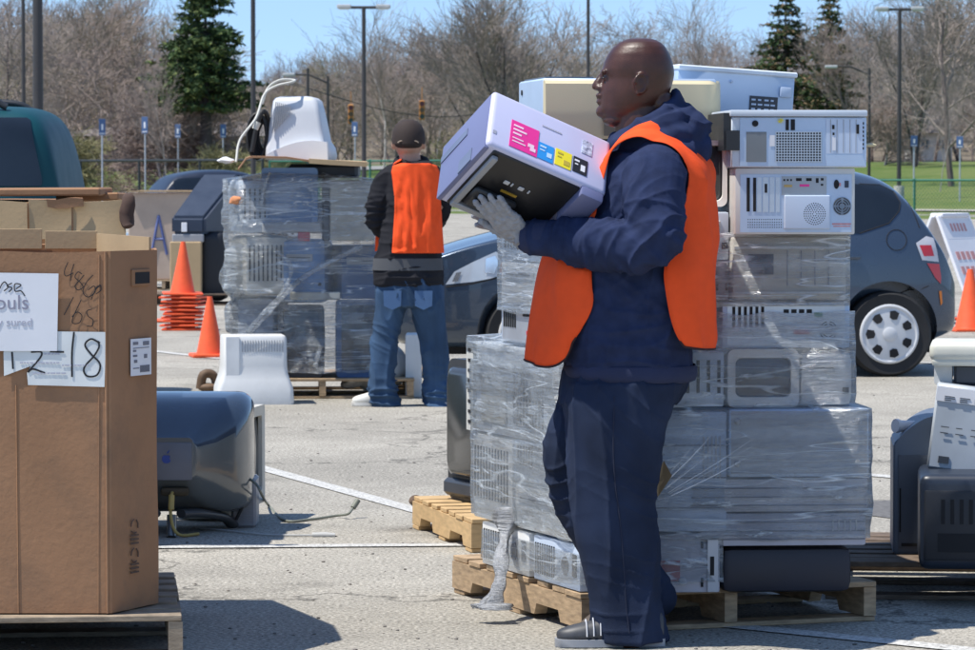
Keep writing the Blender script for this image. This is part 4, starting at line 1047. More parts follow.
MY = 46; p = P(138, 262, MY); T = thing('pale_machine', 'pale blue boxy machine between the brown cartons and the letter A carton', 'machine', (p.x, MY + .2, 0))
bm = new(); box(bm, (0, 0, .35), (.32, .4, .66), bev=.04, seg=2); obj('body', bm, mat('pale blue plastic', (.34, .45, .56), .5), T, 40)
bm = new(); box(bm, (.05, 0, .80), (.2, .3, .26), bev=.03, seg=2); obj('head', bm, mat('dark teal plastic', (.08, .16, .18), .5), T, 40)
bm = new(); box(bm, (-.04, -.2, .25), (.2, .02, .2), bev=.01); box(bm, (0.04, -.2, .55), (.2, .02, .05)); obj('panel', bm, NAVYB, T)
# ================================================================ film hull round a group of boxes
def hull_film(label, boxes, z0, z1, m, off=.015, name='stretch_film', amp=.008, seed=1, dz=.035, extra=None, wedge=None):
    """boxes: (world loc, (w,d,h), rz). Film drawn taut round them, level by level"""
    c = sum((b[0] for b in boxes), Vector()) / len(boxes); N = 120; lv = int((z1 - z0) / dz); radii = []
    for j in range(lv + 1):
        z = z0 + (z1 - z0) * j / lv; pts = []
        for loc, (w_, d_, h_), rz in boxes:
            if loc.z - .02 <= z <= loc.z + h_ + .02:
                ca, sa = math.cos(rz), math.sin(rz)
                for sx in (-1, 1):
                    for sy in (-1, 1):
                        x, y = sx * (w_ / 2 + off), sy * (d_ / 2 + off); pts.append((loc.x + x * ca - y * sa, loc.y + x * sa + y * ca))
        if not pts: radii.append(radii[-1]); continue
        if wedge: pts += wedge(z)
        hl = [pts[i] for i in convex_hull_2d(pts)]; rr = []
        for k in range(N):
            a = 2 * math.pi * k / N; d = (math.cos(a), math.sin(a)); best = .02
            for i in range(len(hl)):
                x1, y1 = hl[i][0] - c.x, hl[i][1] - c.y; x2, y2 = hl[(i + 1) % len(hl)][0] - c.x, hl[(i + 1) % len(hl)][1] - c.y
                ex, ey = x2 - x1, y2 - y1; den = d[0] * ey - d[1] * ex
                if abs(den) < 1e-12: continue
                t = (x1 * ey - y1 * ex) / den; u = (x1 * d[1] - y1 * d[0]) / den
                if t > 0 and -1e-6 <= u <= 1 + 1e-6: best = max(best, t)
            rr.append(best)
        radii.append(rr)
    A = np.array(radii)
    for _ in range(2):
        B = A.copy(); B[1:-1] = np.maximum(A[1:-1], .5 * (A[:-2] + A[2:])); A = B
    RR = []
    for j in range(lv + 1):
        z = z0 + (z1 - z0) * j / lv; ring = []
        for k in range(N):
            a = 2 * math.pi * k / N; n_ = mn.noise(Vector((math.cos(a) * 2.2 + seed, math.sin(a) * 2.2, z * 11))) + .5 * mn.noise(Vector((math.cos(a) * 6 + seed, math.sin(a) * 6, z * 26 + a * 2)))
            r = A[j][k] + amp * n_; e = .015 * mn.noise(Vector((math.cos(a) * 3, math.sin(a) * 3, seed))) if j in (0, lv) else 0
            ring.append(Vector((c.x + math.cos(a) * r, c.y + math.sin(a) * r, z + e)))
        RR.append(ring)
    bm = new(); rings(bm, RR, True, False, False)
    if extra: extra(bm)
    o = obj(name, bm, m, None, 180); tag(o, label, 'stretch film'); return o
def strand(bm, pts, wd, seed=0, thin=.0012, taper=False):
    """a gathered rope of film"""
    pts = spline(pts, 6); tube(bm, pts, [(thin, wd * (1 + .7 * mn.noise(Vector((i * .5, seed, 0)))) * (max(.06, math.sin(math.pi * i / (len(pts) - 1))) if taper else 1)) for i in range(len(pts))], 7)

# ================================================================ GENERIC DEVICES
def casebox(name, label, loc, sz, rz, m, cat='computer', group=None, front=None, bev=.008):
    t = thing(name, label, cat, loc, rz, group); w_, d_, h_ = sz
    bm = new(); box(bm, (0, 0, h_ / 2), (w_, d_, h_), bev=bev, seg=2); obj('case', bm, m, t, 40)
    if front: front(t, w_, d_, h_)
    return t
def f_slots(t, w_, d_, h_):
    bm = new(); n = max(3, int(w_ / .03))
    for k in range(n): box(bm, (-w_ * .4 + w_ * .8 * k / (n - 1), -d_ / 2 - .001, h_ * .55), (w_ * .3 / n, .004, h_ * .6))
    obj('vent', bm, DARK, t)
def f_drive(t, w_, d_, h_):
    bm = new(); box(bm, (-w_ * .1, -d_ / 2 - .003, h_ * .72), (w_ * .6, .008, min(.045, h_ * .2)), bev=.002); obj('drive_bay', bm, LGREY, t)
    bm = new(); box(bm, (-w_ * .1, -d_ / 2 - .0075, h_ * .72), (w_ * .5, .002, .004)); box(bm, (w_ * .36, -d_ / 2 - .002, h_ * .3), (.02, .004, .02)); obj('slot', bm, DARK, t)
def f_rear(t, w_, d_, h_):
    """back of a desktop computer lying on its side: slots left, ports, fan and socket"""
    y = -d_ / 2
    bm = new(); b2(bm, -w_ * .46, w_ * .46, y - .002, y - .0005, h_ * .06, h_ * .94); obj('rear_plate', bm, STEEL, t)
    bm = new()
    for k in range(6): b2(bm, -w_ * .42 + k * w_ * .045, -w_ * .42 + k * w_ * .045 + w_ * .022, y - .0045, y - .0022, h_ * .45, h_ * .9)
    for k in range(4): box(bm, (w_ * .0 + k * w_ * .06, y - .0035, h_ * .80), (w_ * .04, .003, h_ * .08))
    obj('slot', bm, DARK, t)
    bm = new(); fan(bm, (w_ * .33, y - .003, h_ * .38), h_ * .2); obj('fan_grille', bm, DARK, t)
    bm = new(); box(bm, (w_ * .12, y - .004, h_ * .35), (w_ * .12, .003, h_ * .1)); obj('sticker', bm, RED, t)
    bm = new(); box(bm, (w_ * .25, y - .004, h_ * .72), (w_ * .06, .003, h_ * .1)); obj('sticker', bm, GREEN, t)
def fan(bm, c, r):
    for q in (.95, .68, .40):
        for k in range(4):
            pts = [Vector((c[0] + math.cos(R(90 * k + a)) * r * q, c[1], c[2] + math.sin(R(90 * k + a)) * r * q)) for a in range(10, 81, 14)]
            tube(bm, pts, [(r * .085, .0012)] * len(pts), 4)
def f_lid(t, w_, d_, h_):
    bm = new(); b2(bm, -w_ * .485, w_ * .485, -d_ / 2 - .003, -d_ / 2 - .0005, h_ * .05, h_ * .97); p_ = obj('side_panel', bm, PAINTG, t)
    bm = new()
    for x in (-.44, .42):
        for z in (.2, .82): ell(bm, (w_ * x, -d_ / 2 - .004, h_ * z), (.011, .005, .011), u=10, v=6)
    obj('screw', bm, LGREY, p_, 60)

# ================================================================ WRAPPED PILE AT LEFT
PF = Fr(P(330, 175, 22.7).x, 22.7, 3)
pallet('pallet under the wrapped pile at left', PF.o + PF.u * (-.05) + PF.v * .5, 3, WOOD, 1.15, 1.1, 6)
pallet('pallet under the white sack at the legs of the capped man', PF.o + PF.u * .56 + PF.v * .95, 3, WOOD, .42, .8, 7)
BL = []
def put(kind, label, x0, y0, x1, y1, v, d, m, fn=None, cat='computer', fr=PF, lst=BL, grp=None, drot=0, **k):
    loc, sz = fr.place(x0, y0, x1, y1, v, d); t = kind(label, loc, sz, fr.a + R(drot), m, fn, cat, grp, **k) if kind else casebox({'computer': 'desktop_computer', 'monitor': 'crt_monitor', 'printer': 'printer', 'television': 'television', 'server': 'rack_server', 'carton': 'carton'}.get(cat, cat.replace(' ', '_')), label, loc, sz, fr.a + R(drot), m, cat, grp, fn, **k)
    if lst is not None: lst.append((loc, sz, fr.a + R(drot)))
    return t
def k_crt(label, loc, sz, rz, m, fn, cat, grp, screen=True):
    return crt('crt_monitor' if cat == 'monitor' else 'television', label, sz[0], sz[2], sz[1], m, loc, rz, cat, group=grp, screen=screen)
BLUEP = mat('steel blue plastic', (.20, .34, .60), .4, var=.1); BLUED = mat('deep blue plastic', (.09, .17, .36), .4, var=.1); PBLUE = mat('pale blue grey plastic', (.52, .60, .70), .45, var=.08)
GW = 'equipment wrapped in the left pile'
put(k_crt, 'navy television at the lower right inside the left wrapped pile', 333, 300, 378, 377, .06, .5, BLUED, cat='television', grp=GW, drot=5)
put(k_crt, 'dark television at the lower middle inside the left wrapped pile', 284, 305, 329, 377, .05, .5, CHAR, cat='television', grp=GW, drot=-9)
put(None, 'dark blue cabinet in the middle right of the left wrapped pile', 336, 246, 384, 299, .09, .5, BLUED, f_drive, grp=GW, drot=8)
put(None, 'dark blue case in the middle of the left wrapped pile', 286, 240, 330, 303, .04, .5, BLUEP, f_drive, grp=GW, drot=-6, bev=.04)
put(None, 'pale printer at the left side of the left wrapped pile', 236, 236, 282, 296, .03, .45, mat('milky beige plastic', (.66, .63, .55), .5), f_slots, 'printer', grp=GW, drot=14, bev=.05)
put(None, 'grey case at the lower left of the left wrapped pile behind the white casing', 244, 298, 282, 377, .10, .45, mat('pale grey case', (.45, .47, .52), .45), None, grp=GW, drot=-12, bev=.03)
put(k_crt, 'blue grey monitor at the upper left centre of the left wrapped pile', 264, 168, 320, 232, .06, .42, BLUEP, cat='monitor', grp=GW, screen=False, drot=-4)
put(None, 'pale blue device at the top left corner inside the left wrapped pile', 234, 180, 260, 233, .04, .36, PBLUE, f_slots, 'printer', grp=GW, drot=16, bev=.03)
put(None, 'cream computer case at the top right of the left wrapped pile', 330, 180, 374, 241, -.03, .45, mat('milky cream plastic', (.70, .67, .58), .45), f_lid if False else None, grp=GW, bev=.02)
bm = new(); loc, sz = PF.place(262, 222, 322, 233, .03, .03); box(bm, (0, 0, sz[2] / 2), (sz[0], .03, sz[2]), bev=.01); ob = obj('silver_tray', bm, LGREY); ob.location = loc; ob.rotation_euler.z = PF.a; tag(ob, 'silver grey tray across the foot of the blue monitor in the left pile', 'tray')
bm = new(); loc, sz = PF.place(322, 178, 330, 241, .06, .3); box(bm, (0, 0, sz[2] / 2), (sz[0], .3, sz[2]), bev=.01); ob = obj('gap_shade', bm, CHAR); ob.location = loc; ob.rotation_euler.z = PF.a; tag(ob, 'narrow dark block for the shaded gap between the blue monitor and the cream case', 'device')  # dark block stands in for shade in the gap
bm = new(); loc, sz = PF.place(290, 292, 340, 300, .01, .04); box(bm, (0, 0, sz[2] / 2), (sz[0], .05, sz[2]), bev=.006); ob = obj('keyboard', bm, BEIGE); ob.location = loc; ob.rotation_euler.z = PF.a; tag(ob, 'beige keyboard edge across the middle of the left pile', 'keyboard')
bm = new(); loc, sz = PF.place(298, 232, 310, 241, .02, .04); box(bm, (0, 0, sz[2] / 2), (sz[0], .03, sz[2]), bev=.004); ob = obj('red_box', bm, RED); ob.location = loc; tag(ob, 'small red box under the blue monitor in the left pile', 'box')
bm = new(); pp = P(236, 200, 22.68); ell(bm, pp, (.05, .04, .03), u=10, v=6); crumple(bm, .02, 20); tag(obj('orange_scrap', bm, mat('orange scrap', (.7, .28, .12), .7), None, 40), 'orange scrap caught under the film at the top left of the left pile', 'scrap')
def ex(bm):
    Yf = 22.62
    strand(bm, [P(362, 246, Yf), P(330, 262, Yf), P(300, 280, Yf), P(262, 315, Yf), P(247, 334, Yf - .1)], .016, 1)
    strand(bm, [P(300, 280, Yf), P(280, 300, Yf), P(258, 325, Yf), P(245, 337, Yf - .1)], .014, 2)
    strand(bm, [P(275, 250, Yf), P(290, 264, Yf), P(289, 280, Yf), P(277, 300, Yf)], .012, 3)
    strand(bm, [P(321, 345, Yf), P(318, 356, Yf), P(315, 368, Yf)], .014, 4)
    strand(bm, [P(270, 172, Yf), P(264, 188, Yf), P(261, 205, Yf)], .010, 6)
def wl(z):
    return []
hull_film('cloudy stretch film wound round the left pile', BL, .16, 1.42, FILMC, .03, amp=.03, seed=3, extra=ex)
# bulging bag on the left flank
bm = new(); box(bm, P(248, 272, 22.9), (.34, .3, .34), bev=.12, seg=5); box(bm, P(240, 318, 22.95), (.2, .26, .22), bev=.09, seg=4); 
b = remesh(bm, .014, 4)
for v in b.verts: v.co += mn.noise_vector(v.co * 5) * .045 + mn.noise_vector(v.co * 16) * .012
tag(obj('film_bundle', b, FILM, None, 180), 'bulging loose bundle of film on the left flank of the left pile', 'stretch film')
# white sack at lower right
bm = new(); ell(bm, P(378, 366, 23.0), (.20, .22, .16), u=24, v=14); ell(bm, P(350, 384, 22.9), (.07, .1, .035), u=16, v=10); tube(bm, [P(350, 384, 22.8), P(360, 362, 22.85), P(374, 345, 22.9)], [.03, .04, .05], 8); b = remesh(bm, .015, 4)
for v in b.verts: v.co += mn.noise_vector(v.co * 9) * .018
tag(obj('sack', b, mat('white sack plastic', (.62, .60, .57), .45, var=.08), None, 180), 'white plastic sack bulging behind the legs of the capped man', 'sack')
bm = new(); pp = G(413, 398); box(bm, (0, 0, .20), (.10, .3, .40), bev=.012, seg=2); ob = obj('white_tower', bm, WHITEP, None, 40); ob.location = (pp.x, pp.y + .2, 0); tag(ob, 'slim white device standing between the legs of the capped man', 'device')
# cardboard sheets over the top
T = thing('cardboard_sheet', 'brown cardboard sheet lying across the top of the left pile', 'cardboard sheet', (P(300, 160, 22.9).x, 23.0, 1.46))
zz = P(300, 161, 22.7).z; T.location.z = zz
def sheetpoly(pxs, Y0, Y1, m, nm, th=.012):
    bm = new(); a = [P(x, y, Y0) for x, y in pxs]; b = [Vector((p.x * Y1 / Y0, Y1, p.z + (Y1 - Y0) * .01)) for p in a]; L = []
    n = len(a); top = [bm.verts.new(p) for p in a]; topb = [bm.verts.new(p) for p in b]; bo = [bm.verts.new(p - Vector((0, 0, th))) for p in a]; bob = [bm.verts.new(p - Vector((0, 0, th))) for p in b]
    for i in range(n - 1):
        bm.faces.new((top[i], top[i + 1], topb[i + 1], topb[i])); bm.faces.new((bo[i], bo[i + 1], bob[i + 1], bob[i])); bm.faces.new((top[i], top[i + 1], bo[i + 1], bo[i])); bm.faces.new((topb[i], topb[i + 1], bob[i + 1], bob[i]))
    bm.faces.new((top[0], topb[0], bob[0], bo[0])); bm.faces.new((top[-1], topb[-1], bob[-1], bo[-1])); return obj(nm, rel(bm, T), m, T)
sheetpoly([(238, 169), (246, 158), (252, 156), (286, 156.5), (309, 160)], 22.45, 23.3, CARD, 'panel')
sheetpoly([(309, 158.5), (330, 160), (367, 162)], 22.45, 23.3, CARDL, 'panel', .03)
bm = new(); loc, sz = PF.place(290, 164, 360, 178, .12, .5); box(bm, (0, 0, sz[2] / 2), (sz[0], .5, sz[2]), bev=.02); ob = obj('dark_cushion', bm, CHAR); ob.location = loc; tag(ob, 'dark flat device under the right half of the cardboard sheet', 'device')
# white monitor shell on top
zb = T.location.z + .006; p = P(300, 158, 22.75)
T2 = thing('crt_monitor', 'white monitor with a swooping lower band standing on top of the left pile', 'monitor', (p.x, 22.95, zb), R(-6))
bm = new(); RR = []
for z, w_, d_, cx in ((0, .40, .38, 0), (.03, .41, .39, 0), (.08, .40, .37, -.004), (.12, .365, .34, -.012), (.2, .345, .32, -.016), (.3, .315, .29, -.02), (.375, .285, .26, -.024), (.395, .25, .23, -.03), (.405, .18, .17, -.035)):
    RR.append([Vector((cx + x, y, z)) for x, y in rrect(w_, d_, .03, 5)])
rings(bm, RR); obj('casing', bm, mat('cool white plastic', (.60, .61, .63), .4, var=.03), T2, 40)
bm = new(); pts = []
for k in range(17):
    a = k / 16; pts.append((-.195 + .39 * a, .028 + .095 * math.sin(math.pi * min(1, a * 1.02) * .62 + .08)))
poly = [(-.198, 0.004)] + pts + [(.200, .004)]; prism(bm, poly, -.215, -.17); obj('lower_band', bm, mat('bright white plastic', (.78, .78, .77), .35, var=.03), T2, 40)
bm = new()
for k in range(9):
    x = -.155 + k * .0125; box(bm, (0, 0, 0), (.004, .01, .20 - k * .018), M=Matrix.Translation((x + .006, -.1635 + (.0 if k else 0), .27 + k * .006)) @ Matrix.Rotation(R(6), 4, 'Y') @ Matrix.Rotation(R(-8), 4, 'X'))
obj('vent', bm, GREYP, T2)
# black coil and white leads beside it
bm = new(); c0 = P(262, 136, 22.85)
for k in range(6): 
    r = .13 - .008 * k; pts = [c0 + Vector((math.cos(a) * .06 + .012 * k - .03, -.03 + .02 * k, math.sin(a) * r * 1.1)) for a in [2 * math.pi * i / 20 for i in range(21)]]; tube(bm, pts, .011, 6)
pts = [P(252, 152, 22.8), P(256, 130, 22.8), P(262, 112, 22.8), P(268, 118, 22.85), P(274, 150, 22.9)]; tube(bm, spline(pts, 5), .016, 7)
tag(obj('cable_coil', bm, CABD, None, 60), 'coil of black cable leaning on the white monitor on the left pile', 'cable')
bm = new(); tube(bm, spline([P(236, 162, 22.5), P(240, 140, 22.6), P(256, 118, 22.7), P(264, 95, 22.8), P(276, 86, 22.8), P(292, 82, 22.8), P(294, 80, 22.85), P(280, 80, 22.85), P(268, 88, 22.85), P(262, 104, 22.8)], 6), .008, 7)
tube(bm, [P(255, 129, 22.7), P(258, 122, 22.7)], .02, 8); tag(obj('cable', bm, mat('ivory cable', (.55, .54, .48), .5), None, 60), 'ivory cable looping up over the top of the left pile', 'cable')
bm = new(); ell(bm, P(226, 160, 22.9), (.06, .06, .018), u=12, v=6); crumple(bm, .015, 20); tag(obj('white_rag', bm, PAPER, None, 60), 'small white scrap on the top left corner of the left pile', 'scrap')
bm = new(); pp = G(208, 392); tube(bm, spline([pp + Vector((-.05, 0, .02)), pp + Vector((-.03, 0, .11)), pp + Vector((.03, .02, .11)), pp + Vector((.06, .03, .03))], 5), .03, 8); ell(bm, pp + Vector((0, 0, .03)), (.07, .05, .03), u=10, v=6); tag(obj('cable_bundle', bm, mat('tan and black bundle', (.16, .10, .06), .7, var=.5), None, 60), 'tan and black bundle on the ground left of the white casing', 'cable')
# ================================================================ MAIN WRAPPED STACK
PL = Fr(.290, 10.99, 20)                         # pallet frame: origin at its near left corner
def inpl(u, v, z=0): q = PL.o + PL.u * u + PL.v * v; q.z = z; return q
pallet('pallet under the big wrapped stack behind the bald man', inpl(.50, .60), 20, WOOD, 1.0, 1.2, 8, nb=8)
SR = Fr(P(730, 175, 11.04).x, 11.04, 4); BR = []; BLOW = []; BTOP = []
PBG = mat('pale blue grey case paint', (.54, .63, .76), .4, var=.04); PB2 = mat('ice blue case paint', (.48, .59, .74), .38, var=.05, metal=.15)
WCR = mat('warm white plastic', (.76, .76, .74), .42, var=.04)
GS = 'equipment in the big wrapped stack'
def ps(label, x0, y0, x1, y1, v, d, m, fn=None, cat='computer', lst=BR, kind=None, **k): return put(kind, label, x0, y0, x1, y1, v, d, m, fn, cat, SR, lst, GS, **k)
ps('wide pale blue server with four screws under the two white monitors', 729, 409, 869, 477, .0, .6, mat('blue steel paint', (.50, .63, .82), .38, var=.08, metal=.2), f_lid, 'server')
def f_layers(t, w_, d_, h_):
    bm = new()
    for k, z in enumerate((.2, .45, .72)): box(bm, (0, -d_ / 2 - .001, h_ * z), (w_ * .985, .004, .004))
    obj('seam', bm, mat('soft seam shade', (.20, .21, .25), .6), t)
    bm = new()
    for k in range(5): box(bm, (w_ * (.30 + .035 * k), -d_ / 2 - .002, h_ * .62), (.004, .004, h_ * .35))
    obj('vent', bm, LGREY, t)
ps('wide grey server in the middle of the right face of the wrapped stack', 690, 479, 868, 512, .02, .6, mat('warm grey server paint', (.55, .55, .60), .45, var=.2, vs=3), f_layers, 'server')
ps('wide darker server just above the black cabinet of the wrapped stack', 700, 513, 866, 546, .03, .6, mat('slate grey plastic', (.40, .41, .48), .45), f_layers, 'server')
ps('black unwrapped cabinet at the bottom right of the wrapped stack', 722, 548, 852, 593, .06, .5, mat('blue black plastic', (.014, .016, .028), .5), None, 'cabinet', bev=.03)
def f_front_low(t, w_, d_, h_):
    y = -d_ / 2
    bm = new(); b2(bm, w_ * .34, w_ * .47, y - .012, y - .001, h_ * .02, h_ * .9); obj('silver_strip', bm, LGREY, t)
    bm = new(); b2(bm, w_ * .37, w_ * .42, y - .014, y - .0125, h_ * .3, h_ * .62); b2(bm, w_ * .26, w_ * .29, y - .004, y - .001, h_ * .1, h_ * .25); b2(bm, w_ * .26, w_ * .29, y - .004, y - .001, h_ * .75, h_ * .9); obj('slot', bm, DARK, t)
    bm = new(); ell(bm, (w_ * .03, y - .004, h_ * .2), (.013, .008, .013), u=14, v=8); obj('knob', bm, PAPER, t, 60)
    bm = new(); b2(bm, -w_ * .45, w_ * .0, y - .003, y - .001, h_ * .2, h_ * .55); obj('sticker', bm, mat('faded red print', (.50, .20, .20), .6), t)
ps('grey computer front with white knob and silver strip at the bottom of the wrapped stack', 640, 534, 720, 593, .03, .45, mat('mid grey case', (.50, .50, .56), .45), f_front_low, lst=BLOW)
ps('wide steel blue server right behind the leg of the bald man', 610, 412, 727, 532, .02, .55, mat('steel blue grey', (.50, .60, .76), .4, var=.1), f_layers, 'server')
ps('white monitor with grey screen, left of two above the wide blue server', 728, 350, 799, 407, .03, .42, WCR, None, 'monitor', kind=k_crt)
ps('white rounded printer right of the wrapped monitor above the wide blue server', 800, 352, 853, 407, .02, .40, mat('satin white plastic', (.66, .66, .66), .35), f_drive, 'printer', bev=.03)
ps('pale blue tower with slots left of the wrapped white monitor', 672, 352, 724, 407, .02, .42, PBG, f_slots)
ps('pale blue computer back with red and green labels in the wrapped stack', 722, 302, 850, 348, .04, .42, PB2, f_rear)
def f_print(t, w_, d_, h_):
    y = -d_ / 2
    bm = new(); b2(bm, -w_ * .36, -w_ * .14, y - .003, y - .001, h_ * .4, h_ * .72); obj('recess', bm, NAVYB, t)
    bm = new(); b2(bm, -w_ * .48, w_ * .48, y - .012, y + .01, h_ * .80, h_ * .84); b2(bm, -w_ * .48, w_ * .48, y - .008, y + .01, h_ * .10, h_ * .13); obj('ridge', bm, WCR, t)
    bm = new()
    for k in range(4): box(bm, (w_ * (-.02 + .12 * k), y - .002, h_ * .5), (.003, .004, h_ * .55))
    obj('seam', bm, GREYP, t)
ps('beige printer wrapped directly under the lower computer tower', 732, 236, 847, 300, .03, .42, BEIGE, f_print, 'printer', bev=.02)
ps('small dark device behind film between the orange vest and the beige printer', 705, 262, 729, 300, .05, .3, GREYP, f_slots)
ps('small pale device stacked left of the beige printer beside the orange vest', 700, 212, 729, 260, .08, .3, PBG, f_drive)
# --- the two bare computer backs on top, drawn from the photo
def mapper(x0, x1, y0, y1, w_, h_, d_):
    def mp(x): return ((x - x0) / (x1 - x0) - .5) * w_
    def mz(y): return (1 - (y - y0) / (y1 - y0)) * h_
    def rc(bm, a, b, c, d, th=.003, pr=.0): b2(bm, mp(a), mp(b), -d_ / 2 - th - pr, -d_ / 2 - .0006 - pr, mz(d), mz(c))
    return mp, mz, rc
loc, sz = SR.place(735, 168, 855, 234.5, -.02, .45); t = thing('desktop_computer', 'bare pale computer back with two fans, lower of the two on the wrapped stack', 'computer', loc, SR.a, GS)
w_, d_, h_ = sz; mp, mz, rc = mapper(148, 670, 345, 628, w_, h_, d_)
bm = new(); b2(bm, -w_ / 2, w_ / 2, -d_ / 2, d_ / 2, 0, h_, bev=.006, seg=2); obj('case', bm, mat('cream white case paint', (.64, .64, .61), .4, var=.03), t, 40)
bm = new(); rc(bm, 170, 655, 372, 618, .0022); pl = obj('rear_plate', bm, PB2, t)
bm = new()
for a, b in ((198, 212), (226, 239)): rc(bm, a, b, 386, 530, .001, .0026)
rc(bm, 276, 287, 412, 450, .001, .0036)
for k in range(16):
    for j in range(4): rc(bm, 203 + k * 9.6, 206.5 + k * 9.6, 562 + j * 11, 566 + j * 11, .001, .0026)
obj('slot', bm, DARK, pl)
bm = new()
for a, b in ((243, 262), (268, 292), (298, 318), (324, 342)): rc(bm, a, b, 384, 532, .0012, .0023)
obj('slot_cover', bm, STEEL, pl)
bm = new(); rc(bm, 350, 545, 380, 460, .0014, .0023); io = obj('port_plate', bm, mat('dull zinc', (.36, .39, .42), .4, metal=.4), pl)
bm = new()
for (a, b, c, d) in ((357, 365, 392, 400), (372, 380, 392, 400), (387, 394, 392, 400), (412, 436, 388, 400), (456, 480, 388, 400), (498, 510, 388, 408), (520, 532, 388, 398), (520, 530, 412, 420)): rc(bm, a, b, c, d, .001, .004)
obj('port', bm, DARK, io)
bm = new(); rc(bm, 360, 395, 416, 426, .001, .004); obj('port', bm, mat('ochre port', (.55, .38, .12), .5), io)
bm = new(); rc(bm, 428, 470, 414, 424, .001, .004); obj('port', bm, PINK, io)
bm = new(); bx_ = ((mp(360) + mp(560)) / 2, -d_ / 2 - .006, (mz(460) + mz(605)) / 2); box(bm, bx_, (mp(560) - mp(360), .010, mz(460) - mz(605)), bev=.012, seg=3); hb_ = obj('fan_housing', bm, PBG, pl, 40)
bm = new()
for q in range(1, 6):
    n = 6 * q
    for k in range(n):
        a = 2 * math.pi * k / n; r = q * 9.2 / 522 * w_; c = Vector((mp(492) + math.cos(a) * r, -d_ / 2 - .0118, mz(540) + math.sin(a) * r)); lathe(bm, [(.0018, 0), (.0018, .001)], c, 6, 'Y')
obj('vent_hole', bm, DARK, hb_)
bm = new(); lathe(bm, [(.028, 0), (.028, -.002)], (mp(613), -d_ / 2 - .0025, mz(507)), 28, 'Y'); fg_ = obj('fan_plate', bm, mat('fan shade', (.20, .25, .31), .5), pl, 40)
bm = new(); fan(bm, (mp(613), -d_ / 2 - .0052, mz(507)), .026); obj('fan_grille', bm, DARK, fg_)
bm = new(); lathe(bm, [(.0105, 0), (.0105, -.003)], (0, 0, 0), 18, 'Y'); bmesh.ops.transform(bm, matrix=Matrix.Translation((mp(588), -d_ / 2 - .0023, mz(414))) @ Matrix.Diagonal((.75, 1, 1.35, 1)), verts=bm.verts); obj('power_socket', bm, DARK, pl, 40)
bm = new(); rc(bm, 624, 641, 399, 428, .003, .0023); obj('switch', bm, NAVYB, pl)
bm = new(); rc(bm, 600, 606, 408, 422, .003, .004); rc(bm, 570, 652, 580, 586, .0008, .0024); rc(bm, 575, 650, 591, 595, .0008, .0024); obj('red_print', bm, mat('pale red print', (.62, .25, .25), .6), pl)
BR.append((loc, (sz[0] - .05, sz[1], .01), SR.a))
loc, sz = SR.place(727.5, 110, 867.5, 167.5, -.03, .43); t = thing('desktop_computer', 'bare pale blue computer back with mesh grille, upper of the two on the stack', 'computer', loc, SR.a, GS)
w_, d_, h_ = sz; mp, mz, rc = mapper(125, 728, 88, 336, w_, h_, d_)
bm = new(); b2(bm, mp(142), mp(724), -d_ / 2, d_ / 2, 0, mz(118), bev=.003); b2(bm, mp(135), mp(726), -d_ / 2 - .01, d_ / 2, mz(116), mz(88), bev=.005, seg=2); obj('case', bm, mat('pale case paint', (.60, .66, .72), .38, var=.03), t, 40)
bm = new(); rc(bm, 178, 722, 122, 330, .0025); pl = obj('rear_plate', bm, PB2, t)
bm = new(); lathe(bm, [(.0095, 0), (.0095, -.004)], (mp(243), -d_ / 2 - .0027, mz(146)), 20, 'Y'); rc(bm, 374, 388, 128, 175, .002, .0027); rc(bm, 396, 414, 128, 175, .002, .0027); rc(bm, 679, 690, 150, 190, .002, .0045); rc(bm, 574, 584, 152, 170, .002, .0045); rc(bm, 576, 584, 185, 196, .002, .0045)
for k in range(7): rc(bm, 706, 712, 140 + k * 18, 150 + k * 18, .001, .0027)
rc(bm, 585, 605, 322, 328, .001, .0027); rc(bm, 665, 690, 322, 328, .001, .0027); obj('slot', bm, DARK, pl)
bm = new(); rc(bm, 205, 292, 182, 312, .0012, .0026); obj('grey_panel', bm, mat('vent grey', (.20, .22, .23), .5), pl)
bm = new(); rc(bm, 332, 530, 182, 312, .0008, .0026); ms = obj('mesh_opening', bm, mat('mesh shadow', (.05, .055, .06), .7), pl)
bm = new()
for k in range(17): rc(bm, 330 + k * 12.2, 334 + k * 12.2, 181, 313, .0012, .0035)
for k in range(12): rc(bm, 330, 530, 181 + k * 11.6, 184.5 + k * 11.6, .0012, .0048)
obj('mesh_grille', bm, STEEL, ms)
bm = new(); rc(bm, 306, 328, 196, 244, .001, .0027); obj('tag', bm, PAPER, pl)
bm = new()
for k in range(8):
    a = math.pi / 4 * k; x, z = mp(352), mz(134); pts = [(x, z), (x + math.cos(a) * .013, z + math.sin(a) * .010), (x + math.cos(a + .5) * .006, z + math.sin(a + .5) * .006)]
    prism(bm, pts, -d_ / 2 - .0052 - k * .0002, -d_ / 2 - .0045 - k * .0002)
obj('yellow_sticker', bm, YELL, pl)
bm = new(); rc(bm, 548, 706, 124, 276, .0016, .0026); ex_ = obj('slot_frame', bm, PBG, pl)
bm = new()
for a in (566, 594, 622, 650, 676): rc(bm, a, a + 2.5, 128, 272, .0008, .0044)
obj('seam', bm, GREYP, ex_)
bm = new(); rc(bm, 574, 590, 205, 262, .0012, .0044); obj('white_cover', bm, PAPER, ex_)
bm = new(); prism(bm, [(mp(545), mz(280)), (mp(706), mz(280)), (mp(722), mz(330)), (mp(552), mz(330))], -d_ / 2 - .005, -d_ / 2 - .0028); obj('lower_flap', bm, PB2, pl)
bm = new(); b2(bm, mp(118), mp(176), -d_ / 2 - .006, -d_ / 2 - .0032, mz(262), mz(176)); b2(bm, mp(110), mp(141), -d_ / 2 + .01, d_ / 2 - .05, mz(262), mz(100)); obj('black_band', bm, BLACKP, t)
